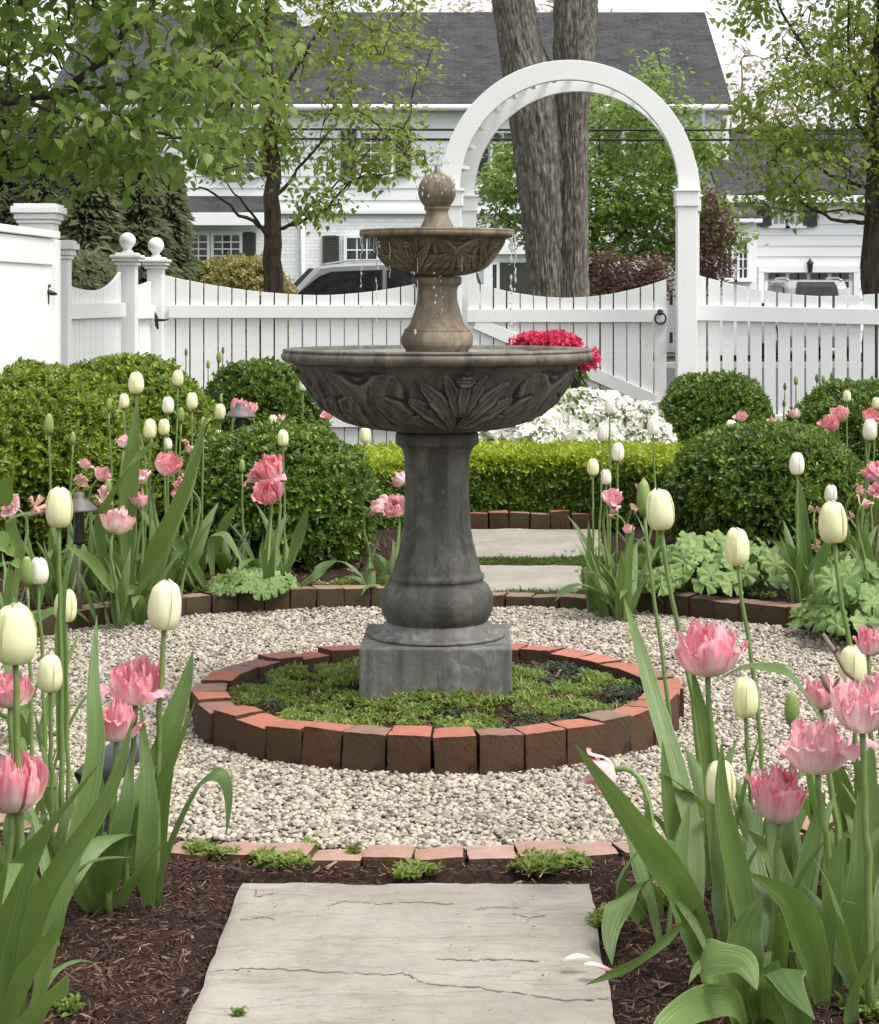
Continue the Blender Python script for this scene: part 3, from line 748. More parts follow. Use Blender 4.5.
uc = pr((30, 352), (33, 348), (35.4, 345), (36.2, 341), (35.8, 336.5), (34.2, 333), (33, 331.5), (33.5, 330), (31, 328.5), (28.5, 326), (26.5, 322), (24, 314), (21.5, 306), (20.2, 298), (19.8, 291), (21, 286.5), (23.4, 284.5), (24.4, 283), (24.4, 277.6), (23, 276.4))
b = MB(); b.lathe(uc, 96, (FXC, FYC, 0), fn=rough_fn(.0018), sub=3); b.build('tier_column', M['stone_tan'], F)
ub = pr((22.5, 276), (29, 275), (38, 272), (47, 267.5), (53, 261.5), (58.5, 254), (63.5, 247), (67, 242), (69.5, 238.5))
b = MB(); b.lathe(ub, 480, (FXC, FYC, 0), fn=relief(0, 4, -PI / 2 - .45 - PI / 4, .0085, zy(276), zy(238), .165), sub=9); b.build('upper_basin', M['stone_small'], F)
ul = pr((69, 238.6), (74, 238), (77, 236.4), (77.6, 234), (77, 232.2), (77.4, 231), (76, 229.8), (68, 229.6), (66, 231), (60, 238), (40, 246), (12, 248))
b = MB(); b.lathe(ul, 112, (FXC, FYC, 0), fn=rough_fn(.0014, 18, 4), sub=2, cap=False); b.build('upper_rim', M['stone_tan'], F)
fi = pr((16, 247), (17.5, 230), (17, 227.5), (14, 222), (11.8, 217), (10.8, 213), (11.3, 210.5), (12.6, 209.4), (12.6, 207.4), (11.8, 206.4)) + [(.0543 * math.sin(t), zy(191.6) - .0560 * math.cos(t)) for t in np.linspace(.66, PI - .10, 18)]
b = MB(); b.lathe(fi, 80, (FXC, FYC, 0), fn=rough_fn(.0022, 26), sub=2); b.build('finial', M['stone_tan'], F)
b = MB(); b.lathe(pr((3.6, 174), (3.6, 171), (2.6, 170.5), (2.4, 166), (1.6, 165.6)), 20, (FXC, FYC, 0)); b.build('nozzle', M['bronze'], F)
# water standing in the two basins, and falling drops
b = MB(); b.lathe([(.001, zy(350.6)), (.382, zy(350.6))], 96, (FXC, FYC, 0), cap=False); b.lathe([(.001, zy(231.6)), (.190, zy(231.6))], 64, (FXC, FYC, 0), cap=False)
tag(b.build('basin_water', M['water']), 'still water filling the fountain basins', 'water', None, 'stuff')
b = MB(); tv, tf = ico(1); C = []; S = []
for k in range(60):     # jet that crowns the ball
    t = rng.random(); a = rng.uniform(0, 2 * PI); r = .005 + .045 * t ** 1.4
    C.append((FXC + r * math.cos(a), FYC + r * math.sin(a), zy(168) + .075 * math.sin(PI * min(t * 1.2, 1)) ** .8 - .03 * t)); s = rng.uniform(.0016, .0038); S.append((s, s, s * rng.uniform(1, 2)))
for k in range(40):     # film drops round the ball
    a = rng.uniform(0, 2 * PI); t = rng.uniform(.3, 2.0); r = .054 * math.sin(t) + .008
    C.append((FXC + r * math.cos(a), FYC + r * math.sin(a), zy(192) + .054 * math.cos(t))); s = rng.uniform(.001, .0025); S.append((s, s, s * 2.2))
for a0, rr, z0, z1, n_ in [(-PI * .93, .220, 237, 345, 12), (-PI * .80, .205, 240, 340, 9), (-.35, .226, 238, 345, 16), (-.22, .229, 238, 345, 14), (-PI * .5, .16, 262, 340, 6), (-PI * .62, .165, 256, 340, 6), (.3, .222, 238, 300, 6), (-PI * .45, .075, 276, 340, 8)]:
    for k in range(n_):
        y = z0 + (z1 - z0) * rng.random() ** 1.2; a = a0 + rng.normal(0, .03)
        C.append((FXC + rr * math.cos(a), FYC + rr * math.sin(a), zy(y))); s = rng.uniform(.0014, .0034); S.append((s, s, s * rng.uniform(1, 2.6)))
for a, rr in ((-.12, .224), (-.3, .226), (-PI * .9, .222), (-PI * .83, .205), (-PI * .86, .21)):    # clinging rivulets
    for k in range(9):
        C.append((FXC + rr * math.cos(a), FYC + rr * math.sin(a), zy(236 + k * 2.1))); S.append((.0013, .0013, .006))
for a0, rr, y0, y1 in [(-PI * .93, .221, 238, 262), (-PI * .90, .221, 240, 256), (-PI * .80, .208, 238, 270), (-PI * .74, .19, 244, 262), (-.34, .226, 238, 268), (-.22, .229, 238, 256), (-.10, .227, 238, 262), (-PI * .60, .166, 258, 276), (-PI * .36, .170, 258, 274), (-PI * .47, .056, 168, 176)]:
    for s0 in (0, 1):
        ya = y0 + s0 * (y1 - y0) * 1.25; yb = ya + (y1 - y0) * (.9 - .25 * s0); t = np.linspace(0, 1, 9); z = zy(ya) + (zy(yb) - zy(ya)) * t
        b.tube(np.stack([FXC + (rr + .002 * np.sin(t * 9 + s0)) * math.cos(a0), FYC + (rr + .002 * np.sin(t * 9)) * math.sin(a0) + 0 * t, z], -1), np.abs(np.sin(t * 10 + a0)) * .0009 + .0005, 6)
scatter_solid(b, tv, tf, np.array(C), np.array(S), np.repeat(np.eye(3)[None], len(C), 0), .05)
tag(b.build('water_drops', M['drop']), 'clear water drops falling from the upper basin', 'water', None, 'stuff')

# ============================================================ white fence, arbor and gates
PT = M['paint']
def pickets(parent, x0, x1, Y0, Y1, pitch, gap, ztop, zbot=.06, th=.018, name='picket', m=None):
    """picket boards, each a part; the run goes from (x0,Y0) to (x1,Y1)"""
    L = math.hypot(x1 - x0, Y1 - Y0); n = max(1, int(round(L / pitch))); p = L / n; d = np.array([(x1 - x0) / L, (Y1 - Y0) / L])
    rz = math.atan2(d[1], d[0]); off = world_loc(parent)
    for k in range(n):
        s = (k + .5) * p; cx, cy = np.array([x0, Y0]) + d * s; wd = p - gap * random.uniform(.75, 1.25)
        zt = [ztop((s + e * wd / 2) / L) for e in (-1, 0, 1)]; b = MB()
        pts = [(-wd / 2, zbot), (wd / 2, zbot), (wd / 2, zt[2]), (0, zt[1]), (-wd / 2, zt[0])]
        b.prism(pts, -th / 2, th / 2); o = b.build(name, m or PT, None, smooth=False, local=True, bevel=.0015)
        o.parent = parent; o.location = (cx - off[0] + random.gauss(0, .0008), cy - off[1] + random.gauss(0, .0015), 0); o.rotation_euler = (0, 0, rz + random.gauss(0, .004))
def rail(parent, a, b_, w=.03, h=.085, name='rail'):
    b = MB(); b.beam(a, b_, w, h); return b.build(name, PT, parent, smooth=False, bevel=.003)
def post(parent, x, y, w, ztop, name='post', cap=True, zb=-.1):
    b = MB(); b.box((x, y, (ztop + zb) / 2), (w, w, ztop - zb)); o = b.build(name, PT, parent, smooth=False, bevel=.004); return o
def ZP(y, Y): return EYE - (y - HZ) / FX * Y

YF = 13.0
# --- arbor
ar = empty('garden_arbor', (.606, YF, 0), 'tall white wooden arbor with a round arch over the gate', 'arbor')
cxA = .606; r_o = .832; zs = 1.905
for yy, nm in ((12.9, 'front'), (13.62, 'back')):
    cxA = .606 if nm == 'front' else .700
    for sg in (-1, 1):
        b = MB(); b.box((cxA + sg * .757, yy, (zs - .06) / 2 - .05), (.128, .13, zs + .04)); b.build('post', PT, ar, smooth=False, bevel=.004)
        b = MB(); b.box((cxA + sg * .757, yy, zs - .055), (.150, .152, .10)); b.build('collar', PT, ar, smooth=False, bevel=.006)
        if True:
            b = MB(); b.box((cxA + sg * .757, yy, zs + .0), (.168, .17, .018)); b.build('collar', PT, ar, smooth=False, bevel=.004)
    b = MB(); n = 49; t = np.linspace(0, PI, n); v = []; F_ = []
    for k in t:
        for (r, y) in ((r_o - .128, -.028), (r_o, -.028), (r_o, .028), (r_o - .128, .028)): v.append((cxA + r * math.cos(k), yy + y, zs + .009 + r * math.sin(k)))
    for k in range(n - 1):
        for j in range(4): F_.append([k * 4 + j, k * 4 + (j + 1) % 4, k * 4 + 4 + (j + 1) % 4, k * 4 + 4 + j])
    F_ += [[0, 3, 2, 1], [n * 4 - 4, n * 4 - 3, n * 4 - 2, n * 4 - 1]]
    b.add(v, np.array(F_)); b.build('arch_band', PT, ar, smooth=False, bevel=.003)
cxA = .653
for k in range(1, 16):
    t = PI * k / 16; c = np.array([cxA + (r_o - .062) * math.cos(t), 13.26, zs + .009 + (r_o - .062) * math.sin(t)])
    R = np.array([[math.cos(t), 0, -math.sin(t)], [0, 1, 0], [math.sin(t), 0, math.cos(t)]])
    b = MB(); b.box(c, (.05, .664, .022), R=R @ np.array([[1, .13, 0], [0, 1, 0], [0, 0, 1]])); b.build('slat', PT, ar, smooth=False, bevel=.002)
for sg in (-1, 1):
    for z in (.35, .8, 1.25, 1.7):
        b = MB(); b.box((cxA + sg * .757, 13.26, z), (.02, .588, .05)); b.build('side_rail', PT, ar, smooth=False, bevel=.002)

# --- gate in the arbor
cxA = .606
gt = empty('garden_gate', (cxA, 13.3, 0), 'white picket gate with diagonal brace and black ring pull under the arbor', 'gate')
x0, x1 = -.055, 1.275
def sag(hi0, lo, hi1, mid=.5):
    def f(t):
        if t < mid: q = t / mid; return hi0 + (lo - hi0) * (1 - (1 - q) ** 2) ** .75
        q = (1 - t) / (1 - mid); return hi1 + (lo - hi1) * (1 - (1 - q) ** 2) ** .75
    return f
def dip(hi0, lo, hi1, mid=.5, p=1.9):
    def f(t):
        q = abs(t - mid) / (mid if t < mid else 1 - mid); h = hi0 if t < mid else hi1
        return lo + (h - lo) * q ** p
    return f
pickets(gt, x0, x1, 13.3, 13.3, .0892, .009, dip(1.335, 1.215, 1.34, .5))
rail(gt, (x0, 13.275, 1.096), (x1, 13.275, 1.096), .03, .088); rail(gt, (x0, 13.275, .475), (x1, 13.275, .475), .03, .10)
b = MB(); b.beam((x0 + .06, 13.276, 1.05), (x1 - .08, 13.276, .53), .024, .085); b.build('brace', PT, gt, smooth=False, bevel=.003)
c = np.array([1.228, 13.255, 1.12])
b = MB(); b.lathe([(.001, -.012), (.016, -.01), (.02, 0), (.014, .012), (.001, .014)], 16, (0, 0, 0)); v = b.V[0]; b.V[0] = np.stack([v[:, 0], v[:, 2] - .002, v[:, 1]], -1) + c
b.build('ring_plate', M['iron'], gt)
t = np.linspace(0, 2 * PI, 25); b = MB(); b.tube(np.stack([c[0] + .036 * np.cos(t), np.full(25, c[1] - .012), c[2] - .042 + .036 * np.sin(t)], -1), .0062, 8, False); b.build('ring_pull', M['iron'], gt)
for z in (1.2, .95): b = MB(); b.box((1.30, 13.26, z), (.02, .02, .07)); b.build('latch', M['iron'], gt, smooth=False)

# --- right-hand picket fence
fr = empty('picket_fence', (2.4, 12.9, 0), 'white picket fence with dipping top running right from the arbor', 'fence')
def rt(t): return dip(1.37, 1.225, 1.34, .42, 1.7)(t)
xr0 = 1.42; xr1 = 3.35
pickets(fr, xr0, xr1, 13.0, 12.6, .0905, .015, rt)
rail(fr, (xr0, 12.978, 1.118), (xr1, 12.578, 1.075), .028, .10); rail(fr, (xr0, 12.978, .42), (xr1, 12.578, .40), .028, .09)
post(fr, 3.42, 12.6, .11, 1.5)
# --- left picket fence between ball post and arbor
fl = empty('picket_fence', (-1.1, 13.0, 0), 'white picket fence behind the fountain, between ball topped post and arbor', 'fence')
pickets(fl, -2.035, -.21, 13.0, 13.0, .0892, .0095, dip(1.365, 1.232, 1.345, .56, 1.8))
rail(fl, (-1.985, 12.976, 1.125), (-.21, 12.976, 1.125), .028, .085); rail(fl, (-1.985, 12.976, .42), (-.21, 12.976, .42), .028, .09)
def ball_post(x, y, w, zt, zcap, rb, label):
    r = empty('ball_post', (x, y, 0), label, 'fence post', 'ball topped posts of the white fence')
    post(r, x, y, w, zcap, 'shaft')
    for dw, z, h in ((.03, zcap - .03, .018), (.055, zcap - .006, .02), (.075, zcap + .014, .018), (.02, zcap + .030, .014)):
        b = MB(); b.box((x, y, z), (w + dw, w + dw, h)); b.build('cap', PT, r, smooth=False, bevel=.004)
    pf = [(w * .36, zcap + .036), (w * .30, zcap + .048), (w * .20, zcap + .056), (rb * .55, zcap + .066)] + [(rb * math.sin(t), zcap + .062 + rb * (1 - math.cos(t))) for t in np.linspace(.55, PI, 14)]
    b = MB(); b.lathe(pf, 32, (x, y, 0)); b.build('ball', PT, r); return r
ball_post((127.5 - 475) / 2000 * 12.2, 12.2, .112, 1.6, ZP(259, 12.2), .050, 'nearer white fence post with ball finial, at the end of the beadboard gate')
ball_post((156 - 475) / 2000 * 13, 13.0, .102, 1.6, ZP(263, 13), .052, 'white post with ball finial where the picket fence begins')
# filler pickets between the two posts
fm = empty('fence_return', (-2.13, 12.6, 0), 'narrow white picket piece with black latch between the two ball topped posts', 'fence')
pickets(fm, -2.125, -2.10, 12.28, 12.92, .09, .008, lambda t: 1.27 + .05 * t)
rail(fm, (-2.10, 12.28, 1.125), (-2.075, 12.93, 1.125), .028, .085)
c = at(160, 320, 12.9)
b = MB(); b.tube([c + [-.035, -.02, .055], c + [-.02, -.02, .02], c + [-.018, -.02, -.03], c + [-.01, -.02, -.06]], [.006, .01, .012, .006], 8); b.tube([c + [-.03, -.03, 0], c + [.03, -.03, 0], c + [.06, -.03, .004]], [.010, .008, .005], 8)
b.build('latch', M['iron'], fm)
# --- beadboard gate going back along the left side
bg_ = empty('beadboard_gate', (-2.18, 11.3, 0), 'white beadboard gate with a scooped top at the left of the garden', 'gate')
pickets(bg_, -2.19, -2.15, 10.55, 12.10, .047, .004, dip(1.30, 1.255, 1.37, .50, 2.2), name='board')
rail(bg_, (-2.165, 10.55, 1.14), (-2.125, 12.10, 1.14), .03, .085); rail(bg_, (-2.165, 10.55, .40), (-2.125, 12.10, .40), .03, .085)
# --- tall posts
def cap_post(x, y, w, zt, label):
    r = empty('fence_post', (x, y, 0), label, 'fence post'); post(r, x, y, w, zt - .05, 'shaft')
    for dw, z, h in ((.02, zt - .075, .02), (.04, zt - .05, .03), (.07, zt - .018, .034), (.045, zt + .006, .014)):
        b = MB(); b.box((x, y, z), (w + dw, w + dw, h)); b.build('cap', PT, r, smooth=False, bevel=.005)
    return r
cap_post(-2.17, 9.95, .165, ZP(207, 9.95), 'thick white post with moulded square cap beside the solid panel')
cap_post(-2.155, 10.42, .09, ZP(243, 10.4), 'slim white post with small cap at the hinge of the beadboard gate')
# --- solid panel
pn = empty('solid_fence_panel', (-2.1, 8.9, 0), 'tall solid white fence panel at the left edge of the garden', 'fence')
pa = np.array([-2.17, 7.2]); pb = np.array([-2.052, 9.72])
b = MB(); b.beam((pa[0], pa[1], .78), (pb[0], pb[1], .78), .03, 1.42); b.build('panel', PT, pn, smooth=False, bevel=.002)
for z, h, w_, nm in ((1.515, .035, .075, 'top_rail'), (1.43, .125, .05, 'upper_rail'), (.13, .14, .05, 'lower_rail')):
    b = MB(); b.beam((pa[0], pa[1], z), (pb[0], pb[1], z), w_, h); b.build(nm, PT, pn, smooth=False, bevel=.004)
b = MB(); b.box((pb[0] + .006, pb[1] - .05, .76), (.062, .11, 1.46)); b.build('stile', PT, pn, smooth=False, bevel=.003)
c = at(49, 293, 9.6)
b = MB(); b.box(c + [-.022, .02, .0], (.016, .04, .13)); b.build('hinge_block', PT, pn, smooth=False, bevel=.003)
b = MB(); b.tube([c + [-.01, -.02, .06], c + [-.004, -.02, 0], c + [.0, -.02, -.055]], [.007, .012, .006], 8); b.tube([c + [-.02, -.03, 0.01], c + [.02, -.03, 0.0], c + [.045, -.03, -.006]], [.012, .012, .005], 8)
b.tube([c + [-.014, -.02, .03], c + [.012, -.02, .035]], .008, 8)
b.build('hinge', M['iron'], pn)
# ============================================================ houses
HW = M['house']
def siding(x0, x1, z0, z1, Y, p, m=None, th=.03):
    """lapped boards facing the camera, saw-tooth in section"""
    b = MB(); z = z0
    while z < z1 - 1e-3:
        zt = min(z + p, z1)
        b.box(((x0 + x1) / 2, Y + .05, (z + zt) / 2), (x1 - x0, .1, 0.002))
        v = [(x0, Y - th, z), (x1, Y - th, z), (x1, Y, zt), (x0, Y, zt), (x0, Y, z), (x1, Y, z)]
        b.add(v, np.array([[0, 1, 2, 3], [0, 4, 5, 1]])); z = zt
    return b
def window(parent, xc, zc, w, h, Y, cols, rows, name='window', glass='glass', fr=.07):
    f = MB()
    for sx in (-1, 1): f.box((xc + sx * (w / 2 + fr / 2), Y - .05, zc), (fr, .10, h + 2 * fr))
    for sz in (-1, 1): f.box((xc, Y - .052, zc + sz * (h / 2 + fr / 2)), (w, .11, fr))
    for k in range(1, cols): f.box((xc - w / 2 + w * k / cols, Y - .045, zc), (.03, .03, h))
    for k in range(1, rows): f.box((xc, Y - .0452, zc - h / 2 + h * k / rows), (w, .03, .03))
    o = f.build(name, HW, parent, smooth=False)
    g = MB(); g.box((xc, Y - .035, zc), (w, .012, h)); g.build('pane', M[glass], o, smooth=False)
    s = MB(); s.box((xc, Y - .08, zc - h / 2 - fr - .02), (w + .24, .16, .045)); s.build('sill', HW, o, smooth=False)
    return o
def shutter(parent, xc, zc, w, h, Y):
    b = MB(); b.box((xc, Y - .05, zc), (w, .04, h))
    for sx in (-1, 1): b.box((xc + sx * (w / 2 - .035), Y - .08, zc), (.06, .025, h))
    for z in (-.48, 0, .48): b.box((xc, Y - .0805, zc + z * h), (w - .13, .025, .07))
    n = int(h / .07)
    for k in range(n): b.box((xc, Y - .074, zc - h / 2 + (k + .5) * h / n), (w - .12, .012, h / n * .55))
    b.build('shutter', M['shutter'], parent, smooth=False)
HY = 48.0; S = HY / 2000
def hx(x, Y=HY): return (x - 475) / 2000 * Y
def hz(y, Y=HY): return EYE - (y - 300) / 2000 * Y
H = empty('house', (0, HY, 0), 'large white two storey house with dark slate roof behind the arbor', 'house')
xL, xR = hx(60), hx(725); ze = hz(104)
zmid = hz(212)
siding(xL, xR, zmid, ze, HY, .285).build('wall', HW, H, smooth=False)
b = MB(); b.box(((xL + xR) / 2, HY + 4.9, ze / 2 - .1), (xR - xL - .02, 9.6, ze + .1)); 
b.build('house_body', HW, H, smooth=False)
b = MB(); b.box(((xL + xR) / 2, HY + .03, zmid / 2 - .1), (xR - xL, .12, zmid - .1)); b.build('brick_wall', M['pbrick'], H, smooth=False)
b = MB(); b.box(((xL + xR) / 2, HY - .04, zmid), (xR - xL + .1, .16, .10)); b.box(((xL + xR) / 2, HY - .03, ze - .12), (xR - xL + .04, .14, .24)); b.build('trim_board', HW, H, smooth=False, bevel=.01)
b = MB()
for x in (xL, xR): b.box((x, HY - .03, ze / 2), (.16, .16, ze))
b.build('corner_board', HW, H, smooth=False, bevel=.01)
# roof: two slopes with thickness and gable ends
zr, yr = 8.75, HY + 5.3
def gable_roof(parent, x0, x1, ya, yb, yr_, ze_, zr_, th=.12, m='roof', over=.35):
    sl = (zr_ - ze_) / (yr_ - ya)
    for (ys, sg) in ((ya, 1), (yb, -1)):
        yo = ys - sg * over; zo = ze_ - sl * over
        b = MB(); v = [(x0, yo, zo), (x1, yo, zo), (x1, yr_, zr_), (x0, yr_, zr_)]
        v += [(p[0], p[1], p[2] + th) for p in v]
        f = [[0, 3, 2, 1], [4, 5, 6, 7], [0, 1, 5, 4], [1, 2, 6, 5], [3, 0, 4, 7]]
        b.add(v, np.array(f)); b.build('roof', M[m], parent, smooth=False)
    b = MB(); b.prism([(0, 0)], 0, 0) if False else None
    for x in (x0 + .25, x1 - .25):
        g = MB(); g.add([(x, ya, ze_), (x, yb, ze_), (x, yr_, zr_), (x + .06, ya, ze_), (x + .06, yb, ze_), (x + .06, yr_, zr_)], np.array([[0, 1, 2], [5, 4, 3]])); g.build('gable', HW, parent, smooth=False)
gable_roof(H, xL - .3, xR + .12, HY, HY + 9.6, yr, ze + .06, zr)
b = MB(); b.tube([(xL - .3, HY - .42, ze - .12), (xR + .1, HY - .42, ze - .12)], .075, 8); b.build('gutter', HW, H)
b = MB(); b.tube([(hx(702), HY - .36, ze - .15), (hx(702), HY - .10, ze - .55), (hx(702), HY - .10, .1)], .045, 8); b.build('downpipe', HW, H)
b = MB(); b.tube([(hx(303), HY - .10, zmid), (hx(303), HY - .10, .1)], .05, 8); b.build('downpipe', HW, H)
# upper windows
for xc in (376, 508, 240, 640):
    window(H, hx(xc), hz(153), .72, .95, HY, 3, 4, fr=.07)
    shutter(H, hx(xc) - .66, hz(153), .36, 1.1, HY); shutter(H, hx(xc) + .66, hz(153), .36, 1.1, HY)
# lower windows
window(H, hx(362), hz(262), .72, 1.15, HY, 3, 4); shutter(H, hx(331), hz(262), .40, 1.25, HY)
window(H, hx(194.5), hz(249), .62, .66, HY, 3, 4); window(H, hx(227), hz(249), .62, .66, HY, 3, 4); shutter(H, hx(249), hz(249), .34, .78, HY)
# low porch roof on the left, with white trim
pr_ = MB(); x0, x1 = hx(150), hx(266); za, zb = hz(214), hz(196)
pr_.add([(x0, HY - .9, za), (x1, HY - .9, za), (x1, HY - .02, zb), (x0, HY - .02, zb), (x0, HY - .9, za - .1), (x1, HY - .9, za - .1), (x1, HY - .02, za - .1), (x0, HY - .02, za - .1)], np.array([[0, 1, 2, 3], [4, 5, 1, 0], [1, 5, 6, 2], [4, 0, 3, 7], [7, 6, 5, 4]]))
pr_.build('porch_roof', M['roof'], H, smooth=False)
b = MB(); b.box(((x0 + x1) / 2, HY - .95, za - .16), (x1 - x0 + .1, .10, .30)); b.build('porch_trim', HW, H, smooth=False, bevel=.01)
# front door recess with trim, behind the gate
d = MB(); d.box((hx(513), HY - .05, 1.05), (.95, .06, 2.1)); dd = d.build('door', M['shutter'], H, smooth=False, bevel=.01)
b = MB(); b.box((hx(513) - .36, HY - .1, 1.0), (.03, .04, .06)); b.build('handle', M['chrome'], dd, smooth=False)
b = MB()
for sx in (-1, 1): b.box((hx(513) + sx * .60, HY - .09, 1.15), (.22, .14, 2.3))
b.box((hx(513), HY - .11, 2.42), (1.7, .22, .26)); b.build('door_surround', HW, H, smooth=False, bevel=.01)
b = MB()
for x in np.arange(hx(478), hx(545), .12): b.box((x, HY - .10, hz(193)), (.05, .12, .07))
b.box((hx(511), HY - .06, hz(190)), (1.8, .14, .08)); b.build('dentil_trim', HW, H, smooth=False)
window(H, hx(492), 1.35, .22, 1.4, HY, 1, 4)
b = MB(); b.box((hx(300), HY + 4.6, 9.2), (.9, .7, 1.7)); b.box((hx(300), HY + 4.6, 10.1), (1.0, .8, .1)); b.build('chimney', M['pbrick'], H, smooth=False)
# --- garage wing
GY = 46.0
Gh = empty('garage_house', (9, GY, 0), 'white clapboard garage building with dark roof at the right', 'house')
gx = lambda x: hx(x, GY); gz = lambda y: hz(y, GY)
x0, x1 = gx(728), gx(960); ze2 = gz(199)
siding(x0, x1, 0, ze2, GY, .245).build('wall', HW, Gh, smooth=False)
b = MB(); b.box(((x0 + x1) / 2, GY + 3.6, ze2 / 2 - .05), (x1 - x0 - .02, 7.0, ze2)); b.build('house_body', HW, Gh, smooth=False)
gable_roof(Gh, x0 - .25, x1 + .25, GY, GY + 7.2, GY + 3.6, ze2 + .12, gz(138) + .25)
b = MB(); b.box(((x0 + x1) / 2, GY - .06, ze2 - .06), (x1 - x0 + .1, .16, .22)); b.box((x0, GY - .03, ze2 / 2), (.15, .14, ze2)); b.box(((x0 + x1) / 2, GY - .38, ze2 - .02), (x1 - x0 + .4, .06, .16))
b.build('trim_board', HW, Gh, smooth=False, bevel=.01)
for xc in (778.5, 795): window(Gh, gx(xc), gz(215), .24, .42, GY, 2, 2, glass='curtain', fr=.05)
shutter(Gh, gx(763.5), gz(214), .32, .56, GY); shutter(Gh, gx(810), gz(214), .32, .56, GY)
# garage door
gd = MB(); gd.box((gx(808), GY - .06, gz(292) - .55), (gx(852) - gx(764), .05, gz(271) - gz(292) + 1.1)); g_o = gd.build('garage_door', HW, Gh, smooth=False)
gtop = gz(272)
b = MB(); b.box((gx(808), GY - .09, gtop + .06), (gx(858) - gx(758), .10, .14))
for x in (760.5, 855.5): b.box((gx(x), GY - .09, gtop / 2), (.12, .10, gtop)) 
b.build('door_casing', HW, Gh, smooth=False)
for k in range(8):
    xa = gx(766) + (gx(850) - gx(766)) * (k + .5) / 8 + (.03 if k % 2 == 0 else -.03)
    for j in range(2):
        b = MB(); b.box((xa, GY - .09, gtop - .10 - j * .19), (.215, .02, .135)); b.build('pane', M['glass'], g_o, smooth=False)
b = MB(); c = np.array([gx(809), GY - .14, gz(266)]); b.lathe([(.001, -.16), (.05, -.14), (.075, .05), (.095, .06), (.03, .13), (.015, .17)], 12, c); b.box(c + [0, .08, .0], (.04, .16, .04)); b.build('wall_lantern', M['iron'], Gh, smooth=False)
# low bay with hip roof at the corner
LY = 45.0; lx = lambda x: hx(x, LY); lz = lambda y: hz(y, LY)
b = MB(); b.box((lx(737), LY + .55, lz(218) / 2 - .05), (lx(757) - lx(717), 1.0, lz(218))); b.build('bay_wall', HW, Gh, smooth=False, bevel=.01)
v = [(lx(712), LY - .25, lz(218)), (lx(763), LY - .25, lz(218)), (lx(763), LY + 1.1, lz(218)), (lx(712), LY + 1.1, lz(218)), (lx(722), LY + .9, lz(201)), (lx(738), LY + .9, lz(201))]
b = MB(); b.add(v, [np.array([[0, 1, 5, 4]]), np.array([[1, 2, 5], [3, 0, 4]]), np.array([[2, 3, 4, 5]]), np.array([[0, 3, 2, 1]])]); b.build('bay_roof', M['roof'], Gh, smooth=False)
b = MB(); b.box((lx(737), LY - .1, lz(221)), (lx(762) - lx(714), .3, .09)); b.build('bay_trim', HW, Gh, smooth=False, bevel=.01)
window(Gh, lx(743), lz(259), .17, .85, LY + .05, 2, 4, fr=.05); window(Gh, lx(727.5), lz(259), .17, .85, LY + .05, 2, 4, fr=.05)
# further building showing above the garage roof
BH = empty('back_house', (9.5, 62, 0), 'white gabled back house rising just above the garage roof', 'house')
bx = lambda x: hx(x, 62); bz = lambda y: hz(y, 62)
b = MB(); b.box((bx(812), 66, bz(140) / 2), (bx(880) - bx(750), 6, bz(130))); b.build('wall', HW, BH, smooth=False)
gable_roof(BH, bx(745), bx(885), 63, 69, 66, bz(131), bz(121)); 
